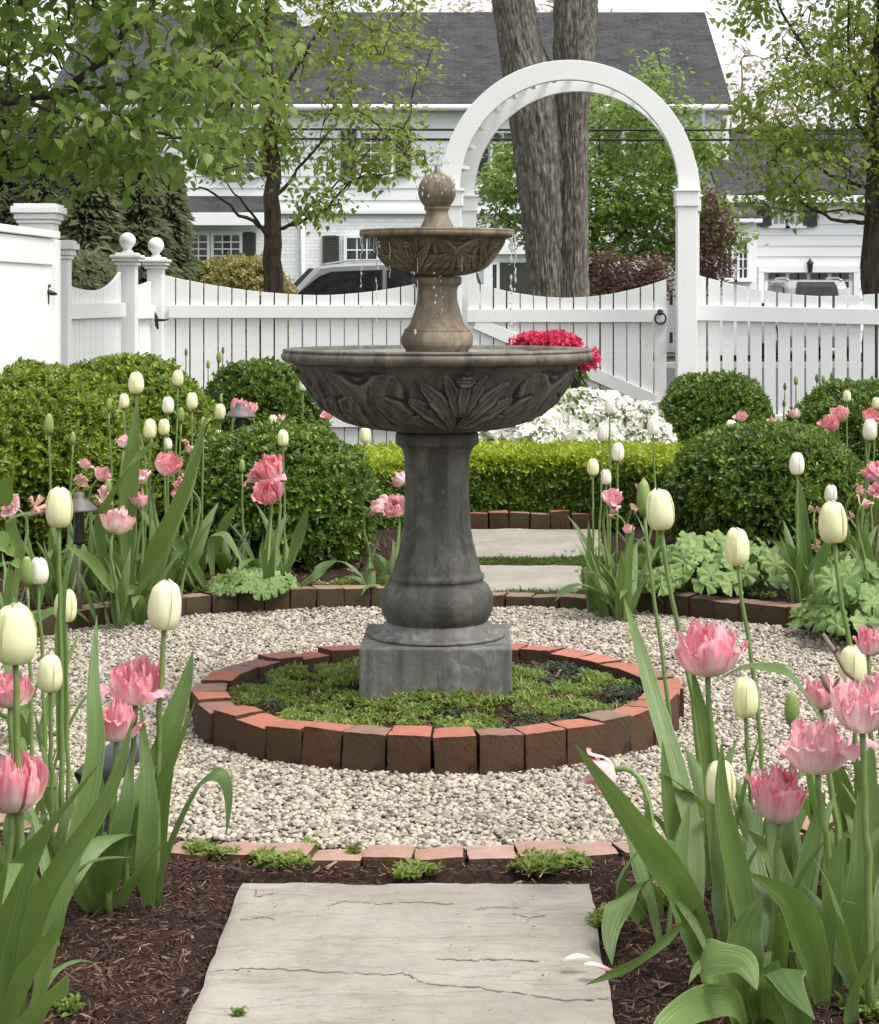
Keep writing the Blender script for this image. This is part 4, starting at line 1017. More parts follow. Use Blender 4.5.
# ============================================================ cars
def car(name, loc, rz, L, W, Ht, body, label):
    r = empty(name, (0, 0, 0), label, 'car')
    h = Ht
    # side outline of body (x forward), lofted across width
    lo = [(-L/2, .45), (-L/2 + .03, .95*h*.62), (-L/2 + .12, h * .60), (L * .20, h * .58), (L * .44, h * .50), (L / 2 - .03, h * .40), (L / 2, .32), (L / 2 - .1, .22), (-L / 2 + .1, .22)]
    up = [(-L/2 + .10, h * .59), (-L/2 + .28, h * .90), (-L / 2 + .55, h * .985), (-L * .12, h), (L * .06, h * .985), (L * .12, h * .965), (L * .27, h * .585)]
    def loft(pts, ws, ins):
        b = MB(); n = len(pts); P = np.array(pts); c = P.mean(0); rings = []
        for w_, s_ in zip(ws, ins): q = c + (P - c) * s_; rings.append(np.stack([q[:, 0], np.full(n, w_), q[:, 1]], -1))
        V = np.concatenate(rings); m = len(ws); i = np.arange(m - 1)[:, None] * n; j = np.arange(n)[None]; j2 = (j + 1) % n
        return b.add(V, [np.stack([i + j, i + n + j, i + n + j2, i + j2], -1).reshape(-1, 4), list(range(n)), list(range(n * m - n, n * m))[::-1]])
    w = W / 2
    b = loft(lo, [-w, -w + .04, -w + .12, w - .12, w - .04, w], [.94, .985, 1, 1, .985, .94]); o = b.build('body', body, r, smooth=False, local=True); o.modifiers.new('b', 'BEVEL').width = .03
    b = loft(up, [-w + .10, -w + .16, -w + .30, w - .30, w - .16, w - .10], [.93, .98, 1, 1, .98, .93]); o = b.build('cabin', body, r, smooth=False, local=True); o.modifiers.new('b', 'BEVEL').width = .03
    # glass, set just proud of the cabin
    for sg in (-1, 1):
        y = sg * (w - .095)
        for pts in ([(-L/2 + .38, h * .63), (-L/2 + .50, h * .90), (-L * .13, h * .935), (-L * .13, h * .63)], [(-L * .115, h * .63), (-L * .115, h * .935), (L * .06, h * .92), (L * .105, h * .88), (L * .235, h * .63)]):
            b = MB(); b.prism(pts, min(y, y + sg * .012), max(y, y + sg * .012)); b.build('side_window', M['car_glass'], r, smooth=False, local=True)
        b = MB(); b.box((L * .20, sg * (w + .02), h * .66), (.14, .18, .13)); o = b.build('mirror', M['iron'], r, smooth=False, local=True, bevel=.03)
        b = MB(); b.tube([(-L / 2 + .5, sg * (w - .2), h * .99), (-L * .3, sg * (w - .2), h + .035), (L * .0, sg * (w - .2), h + .03), (L * .1, sg * (w - .2), h * .975)], .02, 6); b.build('roof_rail', M['chrome'], r, local=True)
    rows = [(.085, .65, .28), (.255, .905, .33), (.385, .968, .37)]; V = [(-L/2 + q, sg * (w - e), h * z) for q, z, e in rows for sg in (-1, 1)] + [(-L/2 + q + .09, sg * (w - e), h * z - .02) for q, z, e in rows for sg in (-1, 1)]
    b = MB(); b.add(V, np.array([[0, 2, 3, 1], [2, 4, 5, 3], [0, 1, 7, 6], [4, 10, 11, 5], [0, 6, 8, 2], [2, 8, 10, 4], [1, 3, 9, 7], [3, 5, 11, 9]])); b.build('rear_window', M['car_glass'], r, smooth=False, local=True)
    b = MB(); b.add([(L * .285, -w + .22, h * .60), (L * .285, w - .22, h * .60), (L * .145, w - .3, h * .95), (L * .145, -w + .3, h * .95), (L * .25, -w + .22, h * .60), (L * .25, w - .22, h * .60), (L * .11, w - .3, h * .95), (L * .11, -w + .3, h * .95)], np.array([[0, 1, 2, 3], [0, 4, 5, 1], [3, 2, 6, 7], [0, 3, 7, 4], [1, 5, 6, 2]])); b.build('windscreen', M['car_glass'], r, smooth=False, local=True)
    for sx in (-L * .31, L * .31):
        for sg in (-1, 1):
            b = MB(); b.lathe([(.2, -.11), (.33, -.10), (.36, -.06), (.36, .06), (.33, .10), (.2, .11)], 24); v = b.V[0]; b.V[0] = np.stack([v[:, 0] + sx, v[:, 2] + sg * (w - .10), v[:, 1] + .36], -1)
            wh = b.build('wheel', M['tyre'], r, local=True)
            b = MB(); b.lathe([(.02, -.118), (.21, -.112), (.22, .112), (.02, .118)], 16); v = b.V[0]; b.V[0] = np.stack([v[:, 0] + sx, v[:, 2] + sg * (w - .10), v[:, 1] + .36], -1); b.build('rim', M['chrome'], wh, local=True)
    for sg in (-1, 1):
        b = MB(); b.box((L / 2 - .05, sg * (w - .28), h * .42), (.1, .34, .11)); b.build('headlight', M['chrome'], r, smooth=False, local=True, bevel=.02)
        b = MB(); b.box((-L / 2 + .03, sg * (w - .14), h * .53), (.1, .2, .14)); b.build('tail_light', M['hotpink'], r, smooth=False, local=True, bevel=.02)
    r.location = loc; r.rotation_euler = (0, 0, rz); return r
# front points left (-X)
car('parked_car', (-2.05, 33.5, -.12), PI, 4.7, 1.9, 1.94, M['car_silver'], 'silver estate car parked across the street, seen behind the fountain')
car('parked_car', (7.05, 43.2, -.0), PI / 2, 4.4, 1.50, 1.63, M['car_white'], 'pale grey car with dark rear window before the garage door')
# wires
for k, (ya, yb, Y, z) in enumerate(((129, 132, 22, 0), (138, 140, 22, 0))):
    x = np.linspace(-9, 16, 40); z0 = at(0, ya + 1, Y)[2]; pts = np.stack([x, np.full(40, Y + k * .1), z0 + .0006 * (x - 2) ** 2 - .0], -1)
    b = MB(); b.tube(pts, .013, 6); tag(b.build('overhead_wire', M['iron']), ['upper dark utility wire crossing behind the arbor', 'lower dark utility wire crossing behind the arbor'][k], 'wire', 'overhead wires')
for sx, lb in ((-9.2, 'wooden utility pole off the left side of the street'), (16.2, 'wooden utility pole off the right side of the street')):
    r = empty('utility_pole', (sx, 22.05, -.1), lb, 'pole'); b = MB(); b.tube([(sx, 22.05, -.3), (sx, 22.05, 5)], [.16, .12], 12); b.build('shaft', M['bark'], r); b = MB(); b.box((sx, 22.05, 3.65), (.12, .4, .5)); b.build('bracket', M['iron'], r, smooth=False)

# ============================================================ leaves and trees
def frame(D, N):
    D = nrm(D); S_ = nrm(np.cross(D, N)); N2 = np.cross(S_, D); return D, S_, N2
LA_V = np.array([[0, 0, 0], [.34, .5, .12], [.74, .34, .06], [1, 0, -.08], [.74, -.34, .06], [.34, -.5, .12]]); LA_F = np.array([[0, 3, 2, 1], [0, 5, 4, 3]])
LB_V = np.array([[0, 0, 0], [.35, 0, -.0], [.7, 0, -.05], [1, 0, -.2], [.04, .30, .03], [.22, .50, .09], [.52, .37, .05], [.80, .13, -.06], [.04, -.30, .03], [.22, -.50, .09], [.52, -.37, .05], [.80, -.13, -.06]])
LB_F = [np.array([[0, 1, 5, 4], [1, 2, 6, 5], [2, 3, 7, 6], [0, 8, 9, 1], [1, 9, 10, 2], [2, 10, 11, 3]])]
def leafcloud(b, P, D, N, L, W, big=False):
    TV, TF = (LB_V, LB_F[0]) if big else (LA_V, LA_F)
    D, S_, N2 = frame(D, N); n = len(P); L = np.broadcast_to(L, n)[:, None, None]; W = np.broadcast_to(W, n)[:, None, None]
    v = P[:, None] + TV[None, :, 0:1] * L * D[:, None] + TV[None, :, 1:2] * W * S_[:, None] + TV[None, :, 2:3] * L * N2[:, None]
    f = TF[None] + (np.arange(n) * len(TV))[:, None, None]; b.add(v.reshape(-1, 3), f.reshape(-1, TF.shape[1]))

_w = [(0, .0), (.02, .20), (.10, .40), (.24, .50), (.42, .47), (.60, .34), (.76, .19), (.88, .08), (1, .012)]
LB_V = np.array([[s_, 0, -.03 * s_ - .16 * s_ ** 2] for s_, q in _w] + [[s_ - .05 * (1 - s_) ** 4, q, .16 * q - .16 * s_ ** 2 + .02 * math.sin(s_ * 9)] for s_, q in _w] + [[s_ - .05 * (1 - s_) ** 4, -q, .16 * q - .16 * s_ ** 2 + .02 * math.cos(s_ * 9)] for s_, q in _w])
LB_F = [np.array([[i, i + 1, i + 10, i + 9] for i in range(8)] + [[i, i + 18, i + 19, i + 1] for i in range(8)])]
def bough(b, a, c, r0, r1, sagf=.0, wob=.05, n=7, seg=6, rg=rng):
    a = np.array(a, float); c = np.array(c, float); t = np.linspace(0, 1, n)[:, None]; P = a + (c - a) * t
    L = np.linalg.norm(c - a); P = P + np.cumsum(rg.normal(0, wob * L / n, (n, 3)), 0) * (t * (1 - t) * 4)
    P[:, 2] += sagf * L * np.sin(PI * t[:, 0]); b.tube(P, np.linspace(r0, r1, n), seg, True); return P
def tree(name, label, cat, base, trunk, limbs, inside, nclus, leaves, lsize, mleaf, mbark, group=None, trunk_r=(.1, .05), spread=.22, seed=1, big=False, flat=.5, droop=.3, aspect=.6, twig_r=.006, reach=1.2, trunk_mesh=None, limb_k=.55):
    """trunk: polyline; limbs: polylines with radii; crown clusters are joined to the nearest wood by twigs"""
    rg = np.random.default_rng(seed); root = empty(name, tuple(base), label, cat, group)
    tb = MB(); nodes = []
    T = np.array(trunk, float); t = np.linspace(0, len(T) - 1, 22); TP = np.stack([np.interp(t, np.arange(len(T)), T[:, k]) for k in range(3)], 1)
    TP[1:-1] += rg.normal(0, trunk_r[0] * .12, (20, 3)); RR = np.linspace(trunk_r[0], trunk_r[1], 22); RR[0] *= 1.3; RR[1] *= 1.12
    if trunk_mesh is None: tb.tube(TP, RR, 14)
    nodes += list(TP[8:])
    for lb in limbs:
        P = np.array(lb[0], float); r0, r1 = lb[1], lb[2]; t = np.linspace(0, len(P) - 1, 4 * len(P)); Q = np.stack([np.interp(t, np.arange(len(P)), P[:, k]) for k in range(3)], 1)
        Q[1:] += rg.normal(0, .009, (len(Q) - 1, 3)); tb.tube(Q, np.linspace(r0, r1, len(Q)) * limb_k, 8); nodes += list(Q[2:])
    C = inside(nclus, rg); nodes = np.array(nodes)
    d = np.min(np.linalg.norm(C[:, None] - nodes[None], axis=-1), axis=1); order = np.argsort(d)
    N = list(nodes); NA = np.zeros((len(nodes) + nclus * 6, 3)); NA[:len(nodes)] = nodes; cnt = len(nodes)
    LP, LD, LN = [], [], []
    for k in order:
        c = C[k]; dd = np.linalg.norm(NA[:cnt] - c, axis=1); j = int(np.argmin(dd)); L = dd[j]
        if L > reach: continue
        P = bough(tb, NA[j], c, twig_r * (1 + L * 1.2), twig_r * .35, .06, .25, 6, 4, rg)
        NA[cnt:cnt + 3] = P[[2, 4, 5]]; cnt += 3
        m = rg.poisson(leaves); s = rg.uniform(.25, 1.15, m); dirn = nrm(P[-1] - P[0])
        pos = P[np.clip((s * 5).astype(int), 0, 5)] + rg.normal(0, spread * .42, (m, 3)) * [1, 1, flat]
        out = nrm(rg.normal(0, 1, (m, 3)) * [1, 1, .35] + dirn * .8); out[:, 2] -= droop
        LP.append(pos); LD.append(out); LN.append(nrm(rg.normal(0, .55, (m, 3)) + [0, 0, 1]))
    P = np.concatenate(LP); D = np.concatenate(LD); N_ = np.concatenate(LN); n = len(P); L = lsize * rg.lognormal(0, .2, n)
    lb = MB(); leafcloud(lb, P, D, N_, L, L * aspect, big)
    if trunk_mesh is not None: trunk_mesh(root)
    if tb.n: tb.build('trunk' if trunk_mesh is None else 'branches', mbark, root)
    lb.build('crown', mleaf, root)
    return root
def from_px(rg, n, polys, Y, dY):
    """points whose spread fills an outline at distance Y, with real depth dY around it"""
    P = np.array(polys, float); lo = P.min(0); hi = P.max(0); out = []
    while len(out) < n:
        q = rg.uniform(lo, hi); ins = False; j = len(P) - 1
        for i in range(len(P)):
            if (P[i, 1] > q[1]) != (P[j, 1] > q[1]) and q[0] < (P[j, 0] - P[i, 0]) * (q[1] - P[i, 1]) / (P[j, 1] - P[i, 1]) + P[i, 0]: ins = not ins
            j = i
        if ins: y = Y + rg.uniform(-dY, dY); p = at(q[0], q[1], Y); out.append([p[0], y, p[2]])
    return np.array(out)

# 1 near broad-leaved tree reaching in from the left
Y1 = 10.6
poly = [(-330, -330), (250, -330), (330, -60), (285, 40), (258, 95), (235, 160), (205, 178), (150, 172), (118, 188), (60, 178), (20, 196), (-60, 190), (-330, 150)]
L1 = [([at(-170, 190, 10.7), at(-60, 110, 10.5), at(60, 95, 10.4), at(105, 60, 10.3), at(150, 10, 10.3), at(190, -70, 10.3)], .055, .018),
      ([at(-170, 150, 10.7), at(-60, 60, 10.8), at(10, 20, 10.9), at(50, -60, 11)], .05, .016),
      ([at(-60, 110, 10.5), at(10, 100, 10.2), at(90, 120, 10.0), at(170, 135, 9.9), at(230, 150, 9.9)], .030, .008),
      ([at(60, 95, 10.4), at(120, 85, 10.6), at(200, 60, 10.7), at(270, 10, 10.8)], .028, .009), ([at(-170, 190, 10.7), at(-220, 0, 10.9), at(-150, -250, 11)], .07, .02)]
tree('broad_leaved_tree', 'nearest dark green broad leaved tree overhanging the fence from the left', 'tree', at(-175, 600, 10.7) * [1, 1, 0], [at(-175, 530, 10.7), at(-172, 300, 10.7), at(-168, 160, 10.7), at(-175, -150, 10.9)], L1,
     lambda n, rg: from_px(rg, n, poly, Y1, .95), 640, 19, .068, M['linden'], M['bark'], trunk_r=(.16, .06), seed=21, spread=.30, big=True, aspect=.74, droop=.75, reach=1.5, twig_r=.005)
# 2 middle loose tree
Y2 = 15.5
c0 = at(272, 232, Y2)
L2 = [([c0, at(300, 222, 15.4), at(330, 205, 15.3), at(350, 180, 15.2), at(400, 170, 15.0)], .030, .010), ([c0, at(240, 215, 15.5), at(215, 192, 15.4), at(190, 188, 15.3)], .032, .010),
      ([at(272, 200, Y2), at(300, 170, 15.6), at(330, 130, 15.8), at(350, 100, 16)], .028, .008), ([at(272, 180, Y2), at(246, 150, 15.6), at(225, 100, 15.8)], .028, .01),
      ([at(290, 225, 15.4), at(330, 190, 15.9), at(380, 140, 16.2)], .022, .007), ([at(272, 150, Y2), at(285, 90, 15.5), at(320, 30, 15.6), at(350, -30, 15.7)], .035, .012), ([at(272, 240, Y2), at(245, 205, 15.0), at(222, 180, 14.8)], .025, .008), ([at(272, 120, Y2), at(262, 50, 15.5), at(250, -40, 15.5)], .035, .012)]
poly2 = [(185, -120), (440, -120), (425, 10), (452, 60), (425, 105), (448, 130), (425, 180), (360, 150), (330, 165), (285, 175), (220, 190), (190, 120)]
poly2b = [(300, 165), (430, 150), (345, 205), (315, 235), (300, 215)]
def in2(n, rg): return np.concatenate([from_px(rg, int(n * .9), poly2, Y2, .85), from_px(rg, int(n * .08), poly2b, 15.1, .25)])
tree('young_tree', 'slender tree with loose pale green leaves behind the left picket fence', 'tree', at(272, 400, Y2) * [1, 1, 0], [at(272, 460, Y2) * [1, 1, 0], at(272, 300, Y2), at(273, 240, Y2), at(272, 170, Y2), at(268, 60, Y2), at(265, -60, Y2)], L2,
     in2, 430, 17, .052, M['loose'], M['bark'], trunk_r=(.095, .03), seed=8, spread=.22, big=True, droop=.45, aspect=.6, reach=1.2, twig_r=.0045)
# 3 right tree
Y3 = 15.0
L3 = [([at(872, 222, Y3), at(840, 222, 14.8), at(800, 200, 14.6), at(775, 160, 14.5)], .032, .009), ([at(872, 215, Y3), at(845, 210, 15), at(800, 212, 15.1), at(770, 210, 15.2)], .022, .006),
      ([at(875, 190, Y3), at(830, 175, 15.2), at(790, 145, 15.4), at(745, 110, 15.5)], .030, .008), ([at(878, 150, Y3), at(850, 110, 15), at(810, 60, 15), at(780, 10, 15), at(765, -40, 15)], .040, .012),
      ([at(878, 100, Y3), at(900, 30, 15.1), at(920, -60, 15.1)], .045, .012), ([at(876, 205, Y3), at(920, 180, 14.8), at(980, 120, 14.7)], .035, .01), ([at(877, 120, Y3), at(850, 60, 14.6), at(845, -40, 14.5)], .03, .01)]
poly3 = [(750, -140), (1080, -140), (1080, 180), (960, 230), (850, 205), (820, 218), (790, 215), (745, 195), (722, 172), (740, 120), (728, 85), (765, 60), (748, 10)]
tree('street_tree', 'light green tree with dark trunk at the right edge behind the fence', 'tree', at(877, 400, Y3) * [1, 1, 0], [at(876, 460, Y3) * [1, 1, 0], at(875, 300, Y3), at(874, 215, Y3), at(880, 120, Y3), at(884, 0, Y3), at(886, -120, Y3)], L3,
     lambda n, rg: from_px(rg, n, poly3, Y3, 1.0), 700, 27, .052, M['rightleaf'], M['bark'], trunk_r=(.105, .04), seed=5, spread=.24, big=True, droop=.5, aspect=.62, reach=1.2, twig_r=.0048)
# 4 bright green maple behind the arbor
Y4 = 25.0
poly4 = [(652, 45), (664, 75), (668, 100), (690, 110), (706, 150), (700, 175), (712, 205), (735, 215), (738, 245), (700, 262), (655, 268), (600, 262), (560, 255), (520, 240), (478, 235), (500, 205), (476, 180), (500, 150), (525, 125), (560, 100), (600, 92), (632, 85), (645, 60)]
L4 = [([at(590, 270, Y4), at(620, 235, 24.8), at(660, 190, 24.7), at(680, 150, 24.8)], .05, .012), ([at(588, 270, Y4), at(560, 220, 25), at(530, 180, 25)], .05, .012), ([at(595, 240, Y4), at(625, 180, 25.3), at(648, 110, 25.3), at(653, 70, 25.3)], .05, .01), ([at(590, 250, Y4), at(600, 180, 25.4), at(600, 120, 25.4)], .045, .012), ([at(590, 262, Y4), at(650, 250, 24.6), at(700, 232, 24.5)], .04, .01), ([at(590, 262, Y4), at(540, 240, 24.6), at(495, 215, 24.5)], .04, .01)]
tree('japanese_maple', 'bright green layered maple seen through the arbor', 'tree', at(590, 400, Y4) * [1, 1, 0], [at(590, 396, Y4) * [1, 1, 0], at(590, 300, Y4), at(592, 250, Y4)], L4,
     lambda n, rg: from_px(rg, n, poly4, Y4, 1.1), 700, 20, .080, M['green'], M['bark'], trunk_r=(.12, .07), seed=14, spread=.34, flat=.35, droop=.25, aspect=.62, reach=1.3)
# red shrubs
for nm, lb, px, Y, poly_, sd in (('red_shrub', 'dark red leaved shrub rising beside the right arbor post', 712, 24, [(690, 215), (700, 195), (708, 180), (716, 195), (722, 190), (728, 225), (736, 240), (728, 262), (734, 285), (690, 292), (680, 265)], 3),
                                 ('red_shrub', 'low dark red shrub under the bright green maple', 625, 22.5, [(592, 262), (606, 255), (640, 268), (662, 258), (672, 292), (594, 295)], 4)
                                 ):
    tree(nm, lb, 'shrub', at(px, 400, Y) * [1, 1, 0], [(at(px, 0, Y)[0], Y, -.1), at(px, 290, Y), at(px + 1, 262, Y)], [([at(px, 280, Y), at(px - 10, 255, Y), at(px - 12, 235, Y)], .02, .006), ([at(px, 280, Y), at(px + 9, 255, Y), at(px + 10, 238, Y)], .02, .006)],
         lambda n, rg, p=poly_, YY=Y: from_px(rg, n, p, YY, .4), 130, 20, .055, M['red'], M['bark'], 'dark red shrubs beyond the gate', trunk_r=(.04, .02), seed=sd, spread=.20, flat=.8, droop=.2, reach=1.0)
# evergreens on the left
def conifer(px, ytop, ybot, wpx, Y, label, sd, mat='ever'):
    rg = np.random.default_rng(sd); b0 = at(px, 0, Y); zt = at(px, ytop, Y)[2]; hw = wpx / 2000 * Y / 2
    r = empty('evergreen_tree', (b0[0], Y, 0), label, 'tree', 'evergreens behind the left fence'); tb = MB(); tb.tube([(b0[0], Y, -.1), (b0[0] + .05, Y, zt * .5), (b0[0], Y, zt)], [.1, .07, .01], 8); LP, LD, LN = [], [], []
    nb = 300
    for k in range(nb):
        z = .25 + (zt - .25) * (k + rg.random()) / nb; f = 1 - (z / zt) ** 1.6; rr = hw * (f * .95 + .06) * rg.uniform(.75, 1.1); a = rg.uniform(0, 2 * PI)
        e = np.array([b0[0] + rr * math.cos(a), Y + rr * math.sin(a), z + rr * rg.uniform(-.15, .12)]); s = np.array([b0[0], Y, z]); P = bough(tb, s, e, .012, .003, .06, .1, 6, 4, rg)
        m = 72; t = rg.uniform(.25, 1.05, m); q = s + (e - s) * t[:, None]; q[:, 2] += .06 * rr * np.sin(PI * np.clip(t, 0, 1)); sd_ = nrm(np.cross(e - s, [0, 0, 1])); off = rg.normal(0, .5, m) * (1.15 - t) * rr * .6
        q = q + sd_ * off[:, None] + rg.normal(0, .022, (m, 3)); LP.append(q); LD.append(nrm(nrm(e - s) + sd_ * np.sign(off)[:, None] * .8 + rg.normal(0, .25, (m, 3)) - [0, 0, .2])); LN.append(nrm(rg.normal(0, .3, (m, 3)) + [0, 0, 1]))
    tb.build('trunk', M['bark'], r); lb = MB(); P = np.concatenate(LP); leafcloud(lb, P, np.concatenate(LD), np.concatenate(LN), .11 * rg.lognormal(0, .3, len(P)), .030); lb.build('crown', M[mat], r)
conifer(88, 130, 300, 95, 19.5, 'nearest grey green evergreen, behind the scooped beadboard gate', 1); conifer(136, 115, 300, 85, 21, 'grey green evergreen rising behind the two ball topped posts', 2)
conifer(48, 110, 300, 90, 22.5, 'grey green evergreen behind the thick capped post', 3); conifer(168, 165, 300, 55, 22, 'narrow evergreen at the corner of the house windows', 4); conifer(5, 80, 300, 110, 23, 'large evergreen behind the solid white panel', 7)

def lumpy(name, parent, c, rad, nsp, per, ls, mat, seed, lump=.10, ls2=.55, up=.2, core=True, pow_=2.0, zmin=.02, twig='core', lf=1.0, dens=None):
    """clipped shrub: sprigs of small leaves over a lumpy rounded body, round a twig core coloured near black for the shade inside"""
    rg = np.random.default_rng(seed); c = np.array(c, float); rad = np.array(rad, float)
    d = nrm(rg.normal(size=(nsp, 3))); d[:, 2] = np.abs(d[:, 2]) * np.where(rg.random(nsp) < .25, -.55, 1); d = nrm(d)
    k = 1 / ((np.abs(d) ** pow_).sum(1) ** (1 / pow_)); lm = 1 + lump * (fbm(d * 1.0 + c, 2.4, seed) - .5) * 2 + lump * .5 * (fbm(d + c, 7, seed + 3) - .5) * 2
    P0 = d * (k * lm)[:, None] * rad
    depth = rg.beta(1.1, 3.2, nsp) * .30; P = c + P0 * (1 - depth)[:, None]
    nn = nrm(P0 / rad ** 2); sp = nrm(nn + rg.normal(0, .40, (nsp, 3)) + [0, 0, up])
    t = np.tile(np.linspace(-.2, 1, per), nsp).reshape(nsp, per); sl = .030 * lf
    Q = P[:, None] + sp[:, None] * (t * sl)[..., None]; a = rg.uniform(0, 2 * PI, (nsp, 1)) + np.arange(per)[None] * 2.2
    u = nrm(np.cross(sp, [.3, .2, 1])); w = np.cross(sp, u); side = np.cos(a)[..., None] * u[:, None] + np.sin(a)[..., None] * w[:, None]
    D = nrm(side + sp[:, None] * (.35 + .7 * t[..., None])); Nn = nrm(sp[:, None] * 1.0 - side * .3 + rg.normal(0, .3, D.shape))
    Q = Q.reshape(-1, 3); m = Q[:, 2] > zmin; L = ls * rg.lognormal(0, .2, len(Q))
    b = MB(); leafcloud(b, Q[m], D.reshape(-1, 3)[m], Nn.reshape(-1, 3)[m], L[m], L[m] * ls2); b.build('foliage', mat, parent)
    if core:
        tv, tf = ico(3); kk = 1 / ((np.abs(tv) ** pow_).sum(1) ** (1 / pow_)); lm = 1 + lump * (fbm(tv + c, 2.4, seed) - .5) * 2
        v = c + tv * (kk * lm)[:, None] * rad * .80; v[:, 2] = np.maximum(v[:, 2], zmin * .5); v = v + rg.normal(0, .006, v.shape); b = MB(); b.add(v, tf); b.build('dark_twig_core', M[twig], parent)
def box(px, ytop, wpx, Y, zt, label, nsp, seed, mat='box', ry=None, zc=None, tall=1.0, lump=.10, pow_=2.3):
    c = at(px, 0, Y); hw = wpx / 2000 * Y / 2; z1 = EYE - (ytop - 300) / 2000 * Y; z0 = zt; rz_ = (z1 - z0) / 2 * 1.02; cc = np.array([c[0], Y, (z1 + z0) / 2])
    r = empty('boxwood', (c[0], Y, float(bedz(c[0], Y))), label, 'boxwood shrub', 'clipped boxwood shrubs'); b = MB(); b.tube([(c[0], Y, 0), (c[0] + .01, Y, z0 + .2)], [.03, .02], 8); b.build('stem', M['bark'], r)
    lumpy('boxwood', r, cc, (hw * .97, (ry or hw) * .97, rz_), int(nsp * 1.15), 7, .0225, M[mat], seed, lump, .60, pow_=pow_)
box(276, 434, 196, 8.75, -.03, 'rounded boxwood just left of the fountain column, behind pink tulips', 7600, 31, pow_=2.4)
box(766, 430, 196, 9.1, -.03, 'broad dark boxwood ball behind the lobed leaves on the right', 8000, 32, pow_=2.3)
box(262, 368, 130, 11.0, -.02, 'smaller boxwood ball against the left picket fence', 5000, 33, 'box')
box(714, 378, 118, 11.6, .0, 'small round boxwood just right of the gate', 4600, 34, 'box')
box(862, 386, 150, 11.2, .0, 'boxwood ball at the right edge with tulips before it', 5000, 35, 'box')
box(30, 372, 230, 9.0, -.05, 'large boxwood mound against the solid white panel', 9500, 36, 'boxlight', ry=.62)
box(125, 363, 180, 9.7, -.03, 'tall boxwood mound beneath the two ball topped posts', 7500, 37, 'boxlight')
box(-75, 372, 160, 8.3, -.05, 'boxwood mound running out of the left edge', 4200, 38, 'boxlight')

# lime hedge: a clipped band following a curve
def hedge():
    rg = np.random.default_rng(77); ctrl = np.array([(-1.15, 9.7), (-.80, 10.25), (-.35, 10.72), (.15, 10.90), (.65, 10.85), (1.05, 10.60), (1.35, 10.15), (1.5, 9.6)])
    t = np.linspace(0, len(ctrl) - 1, 200); C = np.stack([np.interp(t, np.arange(len(ctrl)), ctrl[:, k]) for k in (0, 1)], 1)
    for _ in range(12): C[1:-1] = (C[:-2] + C[1:-1] * 2 + C[2:]) / 4
    r = empty('lime_hedge', (.15, 10.9, .05), 'low clipped lime green hedge curving behind the fountain', 'hedge'); tan = nrm(np.gradient(C, axis=0)); nor = np.stack([tan[:, 1], -tan[:, 0]], 1)  # towards the camera
    for part, mat, nsp in (('top_foliage', M['lime'], 9000), ('lower_foliage', M['limelow'], 9000)):  # paler yellow-green leaves over the top, darker green down the sides
        k = rg.integers(0, 200, nsp); hw = .40; zt = .375
        # cross-section: rounded box, angle from front foot over the top to the back foot
        if part == 'top_foliage': s = rg.uniform(.10, 1.0, nsp)
        else: s = rg.uniform(-1.05, .22, nsp)
        x = np.where(s > .25, np.cos((s - .25) / .75 * PI), 1.0); f = np.where(s < .25, (s + 1.05) / 1.30, 1.0)
        wv = 1 + .08 * (fbm(np.stack([C[k, 0], s, 0 * s], -1), 4, 3) - .5) * 2
        off = hw * x * wv; z = .05 + (zt - .05) * np.where(s < .25, f * .9, .9 + .1 * np.sin(np.clip((s - .25) / .75, 0, 1) * PI) ** .5) + rg.normal(0, .010, nsp) + .03 * (fbm(np.stack([C[k, 0], C[k, 1], 0 * s], -1), 3, 5) - .5)
        dep = rg.beta(1.1, 4, nsp) * .10; P = np.stack([C[k, 0] + nor[k, 0] * off * (1 - dep), C[k, 1] + nor[k, 1] * off * (1 - dep), z - dep * .3], -1); P[:, :2] += rg.normal(0, .012, (nsp, 2))
        out = np.stack([nor[k, 0] * np.sign(x) * np.abs(x) ** 2, nor[k, 1] * np.sign(x) * np.abs(x) ** 2, np.where(s < .2, .15, 1.0)], -1); sp = nrm(nrm(out) + rg.normal(0, .35, (nsp, 3))); per = 6
        tt = np.linspace(-.2, 1, per)[None]; Q = P[:, None] + sp[:, None] * (tt * .032)[..., None]; a = rg.uniform(0, 2 * PI, (nsp, 1)) + np.arange(per)[None] * 2.2; u = nrm(np.cross(sp, [.3, .2, 1])); w_ = np.cross(sp, u)
        side = np.cos(a)[..., None] * u[:, None] + np.sin(a)[..., None] * w_[:, None]; D = nrm(side + sp[:, None] * (.3 + .7 * tt[..., None])); Nn = nrm(sp[:, None] - side * .3 + rg.normal(0, .3, D.shape)); Q = Q.reshape(-1, 3); L = .024 * rg.lognormal(0, .2, len(Q))
        b = MB(); leafcloud(b, Q, D.reshape(-1, 3), Nn.reshape(-1, 3), L, L * .6); b.build(part, mat, r)
    b = MB(); sec = [(.33, .06), (.33, .30), (.22, .35), (-.22, .35), (-.33, .30), (-.33, .06)]; V = np.stack([np.stack([C[:, 0] + nor[:, 0] * o_, C[:, 1] + nor[:, 1] * o_, np.full(200, z_)], -1) for o_, z_ in sec], 1); b.grid(V); b.build('dark_twig_core', M['core'], r)
hedge()
